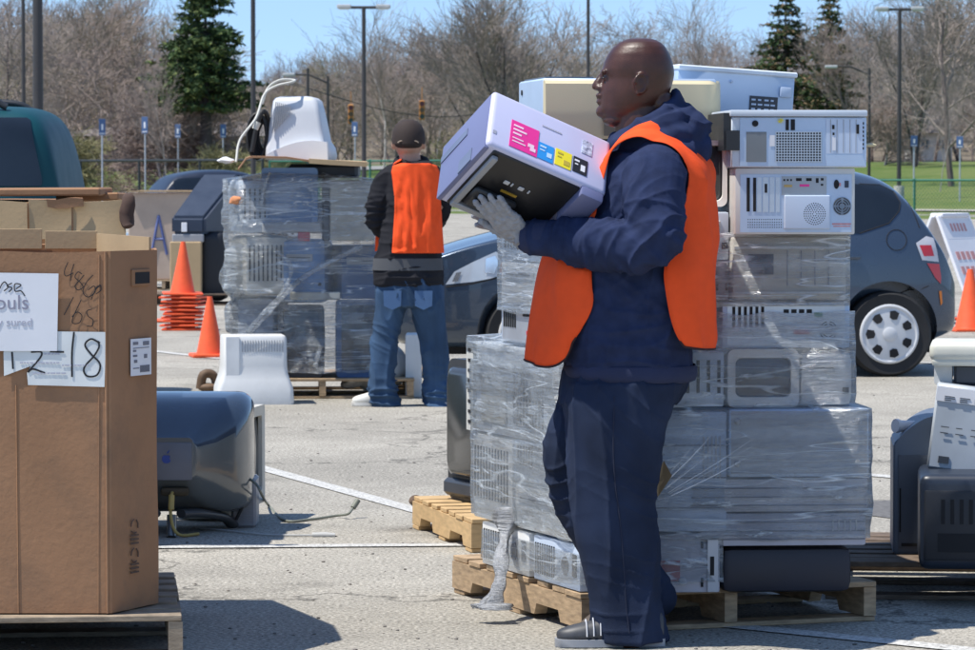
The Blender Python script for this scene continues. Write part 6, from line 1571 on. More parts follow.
# teal vehicle at the left edge
sp = [(0, .70), (.04, .85), (.12, .98), (.5, 1.06), (1.15, 1.14), (1.35, 1.20), (1.95, 1.70), (2.2, 1.80), (2.8, 1.84), (4.2, 1.83), (4.50, 1.82), (4.60, 1.79), (4.66, 1.68), (4.70, 1.45), (4.74, 1.25), (4.76, 1.05), (4.78, .8)]
t2, patch2, bvh2, body2 = car('sport_utility_vehicle', 'dark teal utility vehicle with roof rails at the left edge behind the cartons', 4.78, sp, .92, (.95, 3.75), (0, 0, 0), 0, TEAL, .36, 1.12, .10, .32)
rX = P(77, 190, 22.0).x; t2.location = (rX - 4.84, 22.0 + .88, 0)
def sxz(px, py): p = P(px, py, 22.05); return (p.x - t2.location.x, p.z)
patch2('window', [(3.0, sxz(0, 118)[1])] + [sxz(*p) for p in ((24, 117), (28, 119.5), (41.5, 180), (41, 185), (38, 186))] + [(3.0, sxz(0, 186)[1])], GLASS, .014)
for wl_ in ([(1.55, 1.2), (2.0, 1.66), (2.0, 1.2)], [(2.06, 1.2), (2.06, 1.69), (2.94, 1.70), (2.94, 1.2)]): patch2('window', wl_, GLASS, .014)
for s in (-1, 1):
    bm = new(); tube(bm, spline([(2.1, s * .62, 1.82), (2.25, s * .62, 1.885), (3.4, s * .62, 1.895), (4.2, s * .62, 1.88), (4.38, s * .62, 1.83)], 6), .022, 8)
    for x in (3.0, 3.8): tube(bm, [(x, s * .62, 1.80), (x, s * .62, 1.89)], .022, 8)
    obj('roof_rail', bm, BLACKP, t2, 60)
bm = new(); tube(bm, [(4.0, -.6, 1.885), (4.0, .6, 1.885)], .018, 8); tube(bm, [(3.3, -.6, 1.89), (3.3, .6, 1.89)], .018, 8); obj('cross_bar', bm, BLACKP, t2, 60)
# ================================================================ PEOPLE
def sring(cx, cy, z, a, b, e=2.3, n=36, tilt=0.0):
    out = []
    for k in range(n):
        t = 2 * math.pi * k / n; c, s = math.cos(t), math.sin(t)
        x = a * math.copysign(abs(c) ** (2 / e), c); y = b * math.copysign(abs(s) ** (2 / e), s); out.append(Vector((cx + x, cy + y, z + tilt * x)))
    return out
def limb(bm, pts, rad, n=18, sm=4):
    P_ = spline(pts, sm); m = len(pts); RRr = []
    for i in range(len(P_)):
        t = i / sm; j = min(int(t), m - 2); f = t - j; a, b = rad[j], rad[j + 1]
        RRr.append(tuple(a[q] + (b[q] - a[q]) * f for q in (0, 1)) if hasattr(a, '__len__') else a + (b - a) * f)
    tube(bm, P_, RRr, n)
    e = RRr[0] if not hasattr(RRr[0], '__len__') else min(RRr[0]); ell(bm, P_[0], (e * .98,) * 3, u=14, v=10)
    e = RRr[-1] if not hasattr(RRr[-1], '__len__') else min(RRr[-1]); ell(bm, P_[-1], (e * .9,) * 3, u=14, v=10)
def ridge(p):
    n = abs(mn.noise(p)); return .55 * (1 - 2.4 * n) + 1.1 * max(0, 1 - n * 3.2) ** 3 - .35
def cloth(bm, base, joints, seed=0):
    """base: (amp, (sx,sy,sz)) general drape; joints: (pos, radius, amp, axis, freq) bunched folds"""
    bm.normal_update()
    for v in bm.verts:
        p = v.co; d = base[0] * ridge(Vector((p.x * base[1][0] + seed, p.y * base[1][1], p.z * base[1][2])))
        for j, r, a, ax, fq in joints:
            q = (p - j); g = math.exp(-(q.length / r) ** 2)
            if g > .02:
                al = q.dot(ax); pe = q - ax * al
                d += a * g * ridge(Vector((al * fq + seed, pe.x * fq * .22 + pe.z * fq * .2, pe.y * fq * .25 + seed)))
        v.co = p + v.normal * d
def hand(bm, wrist, f, n, side, sc=1.0, rs=1.0, curl=.25, thumb=.9):
    """f: finger direction, n: direction the palm faces, side: unit vector towards the thumb"""
    f = f.normalized(); side = (side - f * side.dot(f)).normalized(); n = (n - f * n.dot(f)); n = (n - side * n.dot(side)).normalized()
    S = sc
    M = Matrix((side, f, n)).transposed()
    rings(bm, [[wrist + f * t * S + side * (math.cos(a) * wd * S * rs) + n * (math.sin(a) * th * S * rs) for a in [2 * math.pi * k / 16 for k in range(16)]] for t, wd, th in ((-.03, .029, .024), (0, .030, .022), (.03, .038, .020), (.07, .043, .017), (.095, .042, .014), (.102, .036, .010))])
    for k, (off, ln, r) in enumerate(((.031, .068, .0092), (.010, .076, .0096), (-.011, .071, .0092), (-.031, .055, .0082))):
        b = wrist + f * .085 * S + side * off * S; d = (f + side * off * 2.2).normalized(); pts = [b, b + d * .03 * S]
        cr = curl
        for q in range(3):
            d = (d + n * math.tan(cr)).normalized(); pts.append(pts[-1] + d * ln * S * (.42, .33, .25)[q])
        tube(bm, pts, [r * 1.1 * rs * S, r * 1.08 * rs * S, r * 1.0 * rs * S, r * .95 * rs * S, r * .8 * rs * S], 12); ell(bm, pts[-1], (r * .85 * rs * S,) * 3, u=10, v=8)
    b = wrist + f * .02 * S + side * .026 * S; d = (side * thumb + f * .75 + n * .25).normalized(); pts = [b, b + d * .032 * S]; d = (d + f * .5 + n * .15).normalized(); pts.append(pts[-1] + d * .032 * S); pts.append(pts[-1] + (d + f * .2).normalized() * .026 * S)
    tube(bm, pts, [.015 * rs * S, .0125 * rs * S, .011 * rs * S, .009 * rs * S], 12); ell(bm, pts[-1], (.0092 * rs * S,) * 3, u=10, v=8)
def shoe(name, parent, T, heel, ang, L, main, sole, pitch=0.0, stripes=None):
    M = Matrix.Translation(heel) @ Matrix.Rotation(ang, 4, 'Z') @ Matrix.Rotation(pitch, 4, 'Y')
    secs = [(-.01, .024, .055), (.0, .034, .085), (.12, .037, .095), (.25, .036, .098), (.38, .038, .085), (.52, .043, .068), (.68, .049, .055), (.84, .046, .045), (.95, .034, .034), (1.0, .014, .024)]
    bm = new(); RR = []
    for t, hw_, h_ in secs:
        RR.append([Vector((t * L, math.copysign(abs(math.cos(a)) ** .75, math.cos(a)) * hw_, max(0, math.sin(a)) ** .8 * h_ + .022)) for a in [math.pi * k / 14 for k in range(15)]])
    rings(bm, RR); bm = subsurf(bm, 1); bmesh.ops.transform(bm, matrix=M, verts=bm.verts); s = obj(name, rel(bm, T), main, T, 60)
    bm = new(); RR = []
    for t, hw_, h_ in secs: RR.append([Vector((t * L * 1.015 - .002, y * (hw_ + .004), z)) for y, z in ((-1, .026), (-1.0, .004), (-.9, 0), (.9, 0), (1, .004), (1, .026))])
    rings(bm, RR); bmesh.ops.bevel(bm, geom=[], offset=0) if False else None; bmesh.ops.transform(bm, matrix=M, verts=bm.verts); obj('sole', rel(bm, T), sole, s, 40)
    if stripes:
        bm = new()
        for k in range(5):
            x = L * (.46 + k * .065); h_ = .078 - k * .007; hw_ = .041 + k * .001
            pts = [Vector((x + (.02 if a > 90 else 0) * 0, math.cos(R(a)) * (hw_ + .004), max(0, math.sin(R(a))) ** .8 * (h_ + .003) + .024)) for a in range(8, 173, 12)]; tube(bm, pts, [(.006, .0025)] * len(pts), 6)
        bmesh.ops.transform(bm, matrix=M, verts=bm.verts); obj('lace', rel(bm, T), stripes, s, 60)
    return s
# ---------------------------------------------------------------- man with the printer
YM = 10.85
MAN = thing('person', 'bald man in navy sweatshirt and orange vest walking left with a printer in his arms', 'person', (P(632, 500, YM).x, YM, 0))
def H(px, py, dy=0.0): p = P(px, py, YM); return Vector((p.x, YM + dy, p.z))
px_ = YM / F
# body: head, neck, trunk, arms, hands, legs as one skin
bm = new()
sl_ = [(38.2, 633, 648, 4), (39.5, 626, 655, 15), (42.5, 619, 661, 22), (47, 613.5, 665.5, 26.5), (54, 608, 669.5, 29.5), (62, 604, 672.5, 30.8), (69, 602.2, 674, 31), (74, 602.5, 674.3, 30.6), (79, 603.6, 673.5, 30), (85, 601.5, 672, 29.5), (91, 599.8, 670, 29), (97, 599.5, 667, 28.3), (103, 599.3, 663, 27), (109, 598.8, 658, 25), (114, 599.8, 654, 22.5), (118.5, 604, 652, 19), (122, 612, 650, 14)]
RR = []
for (py, xf, xb, hw_) in sl_:
    z = H(640, py).z; ring = []; xm = xf + (xb - xf) * .56; X0 = H(xm, py).x
    for k in range(40):
        t = 2 * math.pi * k / 40; c, s = math.cos(t), math.sin(t); e = 2.35 if c < 0 else 2.05
        ax = (xm - xf if c < 0 else xb - xm) * px_; x = ax * math.copysign(abs(c) ** (2 / e), c); y = hw_ * px_ * math.copysign(abs(s) ** (2 / e), s)
        if c < 0: y *= 1 - .10 * abs(c)
        ring.append(Vector((X0 + x, YM + y, z)))
    RR.append(ring)
rings(bm, RR)
tube(bm, [H(604, 73), H(601.5, 78), H(599, 83), H(598, 86)], [.010, .0125, .0165, .0185], 12); ell(bm, H(597.0, 86.4), (.0165, .017, .0125), u=14, v=10)
for s in (-1, 1):
    ell(bm, H(600.0, 88.0, s * .0175), (.0145, .0105, .0095), u=12, v=8)
    ell(bm, H(604.0, 71.6, s * .028), (.0115, .026, .0075), u=14, v=8)
    ell(bm, H(605.6, 78.2, s * .032), (.0085, .0145, .0065), u=14, v=8)
    c = H(638.3, 84.5, s * .094)      # ear
    M_ = Matrix.Rotation(s * R(-20), 3, 'Z') @ Matrix.Rotation(R(8), 3, 'Y')
    ell(bm, c, (.0175, .007, .026), M_, 16, 10)
    rim = [c + M_ @ Vector((math.cos(a) * .019, s * .005, math.sin(a) * .029)) for a in [R(q) for q in range(-70, 200, 18)]]; tube(bm, rim, [.0052] * len(rim), 8)
    ell(bm, c + Vector((-.006, s * .002, -.026)), (.008, .006, .010), u=10, v=8); ell(bm, c + Vector((-.013, s * .002, .0)), (.006, .006, .010), u=10, v=8)
ell(bm, H(599.6, 95.4), (.0125, .030, .0078), u=16, v=10); ell(bm, H(600.2, 101.6), (.0125, .027, .0090), u=16, v=10)
ell(bm, H(602.5, 111.5), (.0205, .030, .020), u=16, v=10); ell(bm, H(617, 120), (.045, .055, .022), u=16, v=10); ell(bm, H(660, 104), (.045, .065, .045), u=16, v=10)
tube(bm, spline([H(636, 100), H(641, 125), H(650, 160)], 4), [.072, .073, .075, .078, .08, .082, .084, .086, .088], 20)
rings(bm, [sring(H(648, py).x, YM, H(648, py).z, a, b, 2.4) for py, a, b in ((150, .07, .10), (165, .12, .18), (200, .14, .20), (260, .15, .18), (320, .13, .17), (370, .10, .15), (395, .08, .13))])
e1 = Vector((.351, .130, -.153)); e2 = Vector((-.02, -.135, -.16)); e3 = Vector((-.153, .219, -.165))
u1, u3 = e1.normalized(), e3.normalized(); nn = u1.cross(u3); nn = nn if nn.dot(e2) > 0 else -nn     # towards the printer's dark underside... outward
D0 = P(487.5, 143, 10.50)                                          # nearest corner, top of the dark side
HP = D0 + e1 * .50 + e3 * .74
fdir = (-u1 * .80 - u3 * .42).normalized(); wN = HP + nn * .045 - fdir * .075; wF = P(532, 226, 11.0)
shN, elN = H(652, 172, -.215), H(645, 243, -.30); shF, elF = H(652, 172, .215), H(625, 235, .30)
for sh, el, wr_ in ((shN, elN, wN), (shF, elF, wF)):
    limb(bm, [sh, sh.lerp(el, .5), el, el.lerp(wr_, .5), wr_], [.06, .055, .048, .043, .032])
hand(bm, wN, fdir, -nn, (u1 * -.3 + u3).normalized(), 1.0, .80, .06); hand(bm, wF, Vector((-1, -.25, .25)), Vector((0, -1, .3)), Vector((0, 0, 1)), 1.0, .80, .15)
limb(bm, [H(632, 380, -.1), H(620, 480, -.1), H(628, 640, -.12)], [.09, .07, .05]); limb(bm, [H(628, 380, .1), H(580, 462, .1), H(655, 600, .08)], [.09, .065, .045])
b = remesh(bm, .0038, 6, .5)
body = obj('body', rel(b, MAN), SKIN, MAN, 180)
for s in (-1, 1):
    bm = new(); ell(bm, H(603.9, 78.0, s * .031), (.0085, .0105, .0042), u=14, v=10); obj('eye', rel(bm, MAN), mat('dark eye', (.02, .012, .01), .15), MAN, 180)
# sweatshirt
bm = new()
T_ = [(146, 622, 690, .13), (156, 604, 698, .19), (172, 594, 703, .225), (200, 588, 704, .235), (240, 580, 701, .225), (280, 571, 697, .22), (315, 565, 693, .22), (345, 563, 692, .215), (366, 566, 694, .205), (377, 570, 695, .20)]
rings(bm, [sring((H(a, py).x + H(b_, py).x) / 2, YM, H(640, py).z, (b_ - a) / 2 * px_, w_, 2.5, 44, .0) for py, a, b_, w_ in T_])
cuN = wN - fdir * .0 + (elN - wN).normalized() * .035
limb(bm, [H(655, 166, -.17), H(652, 176, -.215), shN.lerp(elN, .5) + Vector((.0, -.012, 0)), elN + Vector((.005, 0, .006)), elN.lerp(cuN, .45) + Vector((0, 0, -.006)), elN.lerp(cuN, .85), cuN], [.075, .088, .086, .080, .072, .058, .050], 22)
tube(bm, [cuN.lerp(elN, .14), cuN], [.050, .047], 22)
limb(bm, [H(655, 166, .17), H(652, 176, .215), shF.lerp(elF, .5), elF, elF.lerp(wF, .5), wF.lerp(elF, .15)], [.075, .088, .084, .076, .064, .052], 20)
# hood: folded collar rings falling back, and the pouch behind
def hring(fr_, bk, w_, r, tw=0): 
    a, b_ = H(*fr_), H(*bk); c = (a + b_) / 2; hx = (b_ - a) / 2; pts = []
    for k in range(29):
        t = 2 * math.pi * k / 28; q = c - hx * math.cos(t); q.y += math.sin(t) * w_; q.z -= abs(math.sin(t)) * tw; pts.append(q)
    tube(bm, pts, [r * (1 + .12 * mn.noise(Vector((k * .5, w_ * 20, 0)))) for k in range(29)], 12, cap=False)
hring((616, 139), (676, 101), .088, .026, .012); hring((614, 147), (688, 113), .108, .030, .004); hring((618, 152), (694, 130), .125, .032, -.002); hring((622, 156), (698, 148), .135, .032)
ell(bm, H(690, 133), (.052, .115, .075), Matrix.Rotation(R(18), 3, 'Y'), 20, 14); ell(bm, H(699, 150), (.036, .10, .05), u=18, v=12); ell(bm, H(676, 97), (.016, .05, .024), u=14, v=10)
b = remesh(bm, .0055, 4, .5)
ux = Vector((1, 0, 0)); uz = Vector((0, 0, 1)); ax1 = (elN - shN).normalized(); ax2 = (cuN - elN).normalized()
cloth(b, (.006, (9, 9, 4)), [(elN, .13, .016, (ax1 - ax2).normalized(), 26), (elN.lerp(cuN, .6), .10, .010, ax2, 34), (shN.lerp(elN, .35), .13, .008, ax1, 16), (H(640, 262, -.2), .14, .010, Vector((.6, 0, .8)), 18), (H(635, 340, -.2), .13, .008, uz, 22), (H(690, 130, -.05), .13, .010, Vector((.5, 0, .85)), 26)], 3)
for _ in range(1): bmesh.ops.smooth_vert(b, verts=b.verts, factor=.4, use_axis_x=True, use_axis_y=True, use_axis_z=True)
b.normal_update(); bvS = BVHTree.FromBMesh(b)
sw = obj('sweatshirt', rel(b, MAN), NAVY, MAN, 180)
bm = new(); pts = [cuN.lerp(elN, .02), cuN.lerp(elN, .10), cuN.lerp(elN, .20)]
rings_ = [(.051, 0), (.0525, .12), (.0535, .22)]
tube(bm, [cuN.lerp(elN, -.04), cuN.lerp(elN, .05), cuN.lerp(elN, .18)], [.049, .0545, .0545], 26); obj('cuff', rel(bm, MAN), mat('dark navy rib', (.022, .03, .075), .95, bump=.4, bs=300), sw, 60)
bm = new(); rings(bm, [sring((H(a, py).x + H(b_, py).x) / 2, YM, H(640, py).z, (b_ - a) / 2 * px_ + .001, w_ + .003, 2.5, 44) for py, a, b_, w_ in ((364, 565, 695, .207), (367, 563, 697, .209), (373, 564, 697, .210), (379, 568, 695, .203), (381, 575, 690, .19))], True, False, False)
obj('waistband', rel(bm, MAN), MATS['dark navy rib'], sw, 180)
# trousers
bm = new()
rings(bm, [sring((H(a, py).x + H(b_, py).x) / 2, YM + dy, H(640, py).z, (b_ - a) / 2 * px_, w_, 2.4, 40) for py, a, b_, dy, w_ in ((352, 572, 686, 0, .19), (372, 564, 690, 0, .20), (390, 561, 684, 0, .205), (402, 560, 676, -.01, .20))])
rings(bm, [sring((H(a, py).x + H(b_, py).x) / 2, YM - .10, H(640, py).z, (b_ - a) / 2 * px_, w_, 2.25, 40) for py, a, b_, w_ in ((380, 568, 684, .11), (400, 563, 671, .115), (421, 566, 664, .118), (463, 568, 656, .112), (500, 571, 653.5, .108), (538, 575.5, 657, .104), (567, 584, 656.5, .099), (596, 590.5, 657, .096), (622, 592, 663, .096), (637, 593, 667, .099))])
limb(bm, [H(622, 388, .10), H(592, 428, .10), H(577, 462, .10), H(600, 525, .10), H(636, 580, .09), H(654, 600, .08)], [.125, .122, .106, .098, .088, .078], 24)
b = remesh(bm, .0055, 4, .5)
cloth(b, (.007, (9, 9, 1.3)), [(H(640, 485, -.1), .15, .004, Vector((.45, 0, .9)), 20), (H(620, 618, -.1), .09, .008, uz, 20), (H(625, 405, -.15), .16, .004, Vector((.7, 0, .7)), 16), (H(560, 480, .05), .15, .007, Vector((-.4, 0, .9)), 20), (H(630, 560, -.1), .12, .004, Vector((.3, 0, .95)), 22)], 9)
tr = obj('trousers', rel(b, MAN), NAVYP, MAN, 180)
BPK = []
bm = new()     # side seam stitched over the near leg
b2_ = bmesh.new(); 
me_ = tr.data; bvT = BVHTree.FromPolygons([v.co for v in me_.vertices], [p.vertices[:] for p in me_.polygons])
pts = []
for py, x in ((392, 612), (420, 611), (450, 611), (480, 613), (510, 617), (540, 620), (570, 622), (600, 624), (625, 627)):
    o_ = H(x, py, -1.0) - MAN.location; h = bvT.ray_cast(o_, Vector((0, 1, 0)))
    if h[0]: pts.append(h[0] + Vector((0, -.0006, 0)))
tube(bm, spline(pts, 6), .0022, 6); obj('seam', bm, mat('dark seam', (.014, .02, .045), .9), tr, 60)
# vest
rows = [((563, 356, -.16), (545, 366, -.13), (526, 360, 0)), ((578, 335, -.175), (550, 338, -.15), (528, 336, 0)), ((593, 303, -.185), (560, 305, -.16), (533, 303, 0)), ((590, 276, -.19), (562, 273, -.16), (540, 271, 0)),
 ((590, 240, -.19), (572, 236, -.16), (555, 234, 0)), ((596, 200, -.19), (588, 196, -.15), (578, 192, 0)), ((604, 168, -.19), (597, 168, -.13), (592, 174, -.04)), ((611, 152, -.185), (609, 150, -.14), (606, 157, -.085)),
 ((622, 141, -.19), (621, 137, -.15), (617, 141, -.10)), ((637, 137, -.195), (636, 131, -.155), (632, 131, -.11)), ((653, 143, -.20), (655, 133, -.16), (655, 127, -.115)), ((665, 152, -.205), (676, 144, -.16), (684, 140, -.10)),
 ((674, 166, -.205), (696, 163, -.16), (710, 158, 0)), ((681, 181, -.205), (706, 180, -.15), (712.5, 180, 0)), ((680, 200, -.21), (708, 200, -.14), (713, 200, 0)), ((676, 219, -.215), (708, 221, -.15), (713, 222, 0)),
 ((668, 243, -.22), (706, 244, -.17), (713, 245, 0)), ((660, 268, -.228), (702, 269, -.195), (713.5, 270, 0)), ((662, 292, -.228), (702, 293, -.195), (713.5, 295, 0)), ((666, 315, -.222), (702, 317, -.195), (713.5, 320, 0)), ((671, 333, -.218), (702, 336, -.19), (713.5, 339, 0)), ((677, 344, -.215), (702, 347, -.185), (713.5, 347, 0))]
def vrow(r): return [H(*q) for q in r]
cols = [spline([vrow(r)[j] for r in rows], 5) for j in range(3)]
nrow = len(cols[0]); VN = []
for i in range(nrow):
    a, b_, c = cols[0][i], cols[1][i], cols[2][i]; row = []
    for k in range(17):
        t = k / 16; q = (1 - t) ** 2 * a + 2 * t * (1 - t) * (b_ * 2 - (a + c) / 2) + t * t * c; row.append(q)
    VN.append(row)
fz = H(640, 345).z
def vpush(q, i, nearmid=False):
    f = i / (nrow - 1); low = min(1, max(0, (1.15 - q.z) / .3))
    w_ = .013 * ridge(Vector((q.x * 2.5, q.y * 13, q.z * 1.6))) + .006 * math.sin(q.y * 46 + q.z * 5) * low
    q = q + Vector((w_ * (1 if q.x > H(640, 200).x else -1), 0, 0))
    h = bvS.find_nearest(q)
    if h[0] is not None:
        d = (q - h[0]).dot(h[1])
        if d < .007 and h[3] < .10 and not nearmid: q = h[0] + h[1] * .009
    return q
def vbuild(mirror):
    bm = new(); L = []
    for i in range(nrow):
        rr_ = []
        for kk, q in enumerate(VN[i]):
            q = Vector(q)
            if mirror: q.y = 2 * YM - q.y
            rr_.append(bm.verts.new(vpush(q, i, q.z > H(0, 170).z and kk > 9 and i > 50)))
        L.append(rr_)
    for p, q in zip(L, L[1:]):
        for k in range(16): bm.faces.new((p[k], p[k + 1], q[k + 1], q[k]))
    return bm
bm = vbuild(False); bm2 = vbuild(True); me2 = bpy.data.meshes.new('m'); bm2.to_mesh(me2); bm.from_mesh(me2); bm2.free()
bmesh.ops.remove_doubles(bm, verts=bm.verts, dist=.004)
for _ in range(2): bmesh.ops.smooth_vert(bm, verts=bm.verts, factor=.35, use_axis_x=True, use_axis_y=True, use_axis_z=True)
bmesh.ops.recalc_face_normals(bm, faces=bm.faces)
border = [e for e in bm.edges if e.is_boundary]; segs = [(e.verts[0].co.copy(), e.verts[1].co.copy()) for e in border if min(e.verts[0].co.z, e.verts[1].co.z) < fz + .02 or e.verts[0].co.z < H(0, 340).z]
rr_ = bmesh.ops.solidify(bm, geom=bm.faces[:], thickness=.0022)
vs = obj('vest', rel(bm, MAN), ORANGE, MAN, 180)
bm = new()
for a, b_ in segs: tube(bm, [a, b_], .0036, 5)
obj('hem', rel(bm, MAN), mat('black binding', (.03, .012, .012), .8), vs, 60)
# gloves
bm = new(); hand(bm, wN, fdir, -nn, (u1 * -.3 + u3).normalized(), 1.04, 1.12, .06); tube(bm, [wN + (elN - wN).normalized() * .035, wN + fdir * .01], [.038, .036], 18)
g = remesh(bm, .0035, 2); cloth(g, (.0018, (60, 60, 60)), [(wN, .05, .004, fdir, 60)], 2); obj('glove', rel(g, MAN), GLOVE, MAN, 180)
bm = new(); hand(bm, wF, Vector((-1, -.25, .25)), Vector((0, -1, .3)), Vector((0, 0, 1)), 1.04, 1.12, .15); obj('glove', rel(remesh(bm, .0035, 2), MAN), GLOVE, MAN, 180)
SHM = mat('dark grey trainer', (.05, .052, .058), .5, var=.3, vs=30); SHS = mat('grey trainer sole', (.32, .33, .35), .6)
shoe('shoe', MAN, MAN, Vector((H(662, 0).x, YM - .115, 0)), R(183), .32, SHM, SHS, 0, mat('pale lace', (.62, .63, .66), .6))
hl = H(669, 603, .08); shoe('shoe', MAN, MAN, Vector((hl.x + .012, hl.y, .115)), R(180), .31, mat('brown shoe', (.09, .07, .055), .6), SHS, R(26))
# printer he carries
PR = thing('laser_printer', 'pale lavender printer with four coloured stickers held tilted in the arms of the bald man', 'printer', D0)
A0 = D0 - e2 * .0
def fr3(a, b_, c): return D0 + e1 * a + e2 * b_ + e3 * c                 # b: -1 top edge .. 0 nearest corner
Mp = Matrix((e1, -e2, e3)).transposed().to_4x4(); Mp.translation = D0       # unit cube axes: x along e1, y up the sticker face, z away
l1, l2, l3 = e1.length, e2.length, e3.length
Mq = Matrix((u1, -e2.normalized(), u3)).transposed().to_4x4(); Mq.translation = D0
def pbx(bm, x0, x1, y0, y1, z0, z1, **k): b2(bm, x0, x1, y0, y1, z0, z1, M=Mq, **k)
bm = new(); pbx(bm, 0, l1, .0, l2, 0, l3, bev=.016, seg=3); obj('housing', rel(bm, PR), LAV, PR, 40)
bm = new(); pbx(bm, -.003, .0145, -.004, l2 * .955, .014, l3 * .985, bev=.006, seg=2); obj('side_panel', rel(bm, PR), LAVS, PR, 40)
bm = new(); pbx(bm, -.0055, -.0025, l2 * .62, l2 * .74, l3 * .45, l3 * .97); pbx(bm, -.0055, -.0025, -.0, l2 * .22, l3 * .30, l3 * .55); obj('grip', rel(bm, PR), mat('slate grip', (.14, .17, .26), .5), PR)
bm = new(); pbx(bm, .03, l1 * .80, -.006, .012, .014, l3 * .97, bev=.004); und = obj('underside', rel(bm, PR), mat('black printer underside', (.014, .014, .016), .4), PR, 40)
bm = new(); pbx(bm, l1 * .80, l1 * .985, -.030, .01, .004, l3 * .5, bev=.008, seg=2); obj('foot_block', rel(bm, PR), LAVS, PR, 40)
bm = new(); pbx(bm, .035, .055, -.020, -.004, .03, l3 * .92, bev=.003); pbx(bm, .035, l1 * .6, -.022, -.005, l3 * .86, l3 * .93, bev=.003); obj('rail', rel(bm, PR), GREYP, und, 40)
bm = new(); pbx(bm, .06, l1 * .5, -.028, -.004, l3 * .55, l3 * .82, bev=.008); obj('duplex_flap', rel(bm, PR), BLACKP, und, 40)
for k, (x, w2) in enumerate(((.30, .018), (.36, .006), (.42, .018), (.50, .006))):
    bm = new(); pbx(bm, l1 * x, l1 * x + w2, -.0105, -.0055, l3 * .34, l3 * .39, bev=.002); obj('silver_tab', rel(bm, PR), LGREY, und)
bm = new(); pbx(bm, l1 * .33, l1 * .46, -.009, -.0062, l3 * .48, l3 * .51); obj('amber_tab', rel(bm, PR), mat('amber tab', (.42, .25, .03), .5), und)
def stk(nm, x0, x1, y0, y1, m): bm = new(); pbx(bm, x0 * l1, x1 * l1, y0 * l2, y1 * l2, -.0022, -.0003); return obj(nm, rel(bm, PR), m, PR)
pk = stk('pink_sticker', .17, .40, .12, .60, PINK); bl = stk('blue_sticker', .405, .535, .13, .42, CYAN); ye = stk('yellow_sticker', .55, .685, .15, .44, YELL); bk = stk('black_sticker', .70, .82, .17, .44, BLACKP); cs_ = stk('colour_sticker', .76, .845, .56, .80, mat('mixed label', (.45, .50, .75), .5, var=.7, vs=90))
def prt(nm, par, items, m):
    bm = new()
    for (x0, x1, y0, y1) in items: pbx(bm, x0 * l1, x1 * l1, y0 * l2, y1 * l2, -.0034, -.0024)
    obj(nm, rel(bm, PR), m, par)
prt('sticker_print', pk, [(.19, .27, .50, .53), (.19, .30, .43, .46), (.19, .26, .36, .39), (.19, .28, .28, .30), (.19, .30, .22, .24), (.32, .37, .24, .30), (.34, .385, .18, .24)], mat('pale pink print', (.92, .62, .72), .6))
prt('sticker_print', bl, [(.42, .47, .34, .37), (.42, .46, .28, .30), (.48, .52, .20, .28)], mat('pale blue print', (.5, .68, .9), .6))
prt('sticker_print', ye, [(.565, .61, .36, .39), (.565, .60, .30, .32), (.62, .67, .20, .28)], mat('ochre print', (.55, .42, .05), .6))
prt('sticker_print', bk, [(.71, .75, .36, .39), (.715, .74, .30, .32), (.765, .80, .22, .33)], PAPER)
bm = new(); x = .42
for k in range(9): wd = random.uniform(.010, .018); pbx(bm, x * l1, (x + wd) * l1, l2 * .72, l2 * .745, -.0015, -.0003); x += wd + .004
obj('brand_print', rel(bm, PR), mat('silver grey print', (.40, .40, .47), .5), PR)
bm = new(); c_ = Mq @ Vector((l1 * .045, l2 * .25, -.001)); pbx(bm, l1 * .03, l1 * .06, l2 * .22, l2 * .28, -.0014, -.0003); obj('small_emblem', rel(bm, PR), MATS['silver grey print'], PR)

# ---------------------------------------------------------------- man seen from behind
YB = 21.95; pb = YB / F
MB = thing('person', 'man seen from behind in brown cap, black hooded jacket, orange vest and blue jeans', 'person', (P(408, 300, YB).x, YB, 0))
def K(px, py, dy=0.0): p = P(px, py, YB); return Vector((p.x, YB + dy, p.z))
bm = new()
RR = []
for py, hw_, y0, y1 in ((121, 5, -.05, .05), (124, 11, -.085, .075), (130, 14.2, -.10, .09), (138, 15, -.105, .10), (145, 14, -.098, .102), (151, 12, -.085, .10), (156, 9.5, -.05, .09), (160, 7, -.03, .07)):
    z = K(408, py).z; RR.append([Vector((K(408.5, py).x + math.cos(a) * hw_ * pb, YB + (y0 + y1) / 2 + math.sin(a) * (y1 - y0) / 2, z)) for a in [2 * math.pi * k / 24 for k in range(24)]])
rings(bm, RR)
for s in (-1, 1): ell(bm, K(408.5 + s * 15.5, 145, .01), (.012, .018, .03), u=12, v=8)
ell(bm, K(406.5, 146, .10), (.014, .022, .02), u=10, v=8); ell(bm, K(407, 154, .08), (.035, .03, .02), u=10, v=8)
tube(bm, [K(409, 148, -.01), K(411, 172)], [.058, .075], 16)
rings(bm, [sring(K(413, py).x, YB, K(413, py).z, a, b_, 2.4) for py, a, b_ in ((166, .08, .06), (176, .17, .09), (210, .15, .10), (250, .14, .10), (285, .15, .10))])
limb(bm, [K(388, 178), K(376, 213, .02), K(388, 232, .20)], [.05, .042, .03]); limb(bm, [K(434, 178), K(441, 213, .04), K(432, 222, .24)], [.05, .042, .03])
hand(bm, K(388, 232, .20), Vector((.2, .9, .1)), Vector((1, 0, 0)), Vector((0, 0, 1)), 1, .9); hand(bm, K(432, 222, .24), Vector((-.2, .9, .1)), Vector((-1, 0, 0)), Vector((0, 0, 1)), 1, .9)
limb(bm, [K(397, 290), K(386, 340), K(383, 400)], [.075, .055, .04]); limb(bm, [K(424, 290), K(433, 340), K(438, 400)], [.075, .055, .04])
obj('body', rel(remesh(bm, .008, 3), MB), SKINL, MB, 180)
bm = new(); ell(bm, K(408.5, 143, -.02), (.087, .095, .05), u=18, v=10); obj('hair', rel(bm, MB), mat('dark hair', (.02, .014, .012), .8), MB, 180)
bm = new(); RR = []
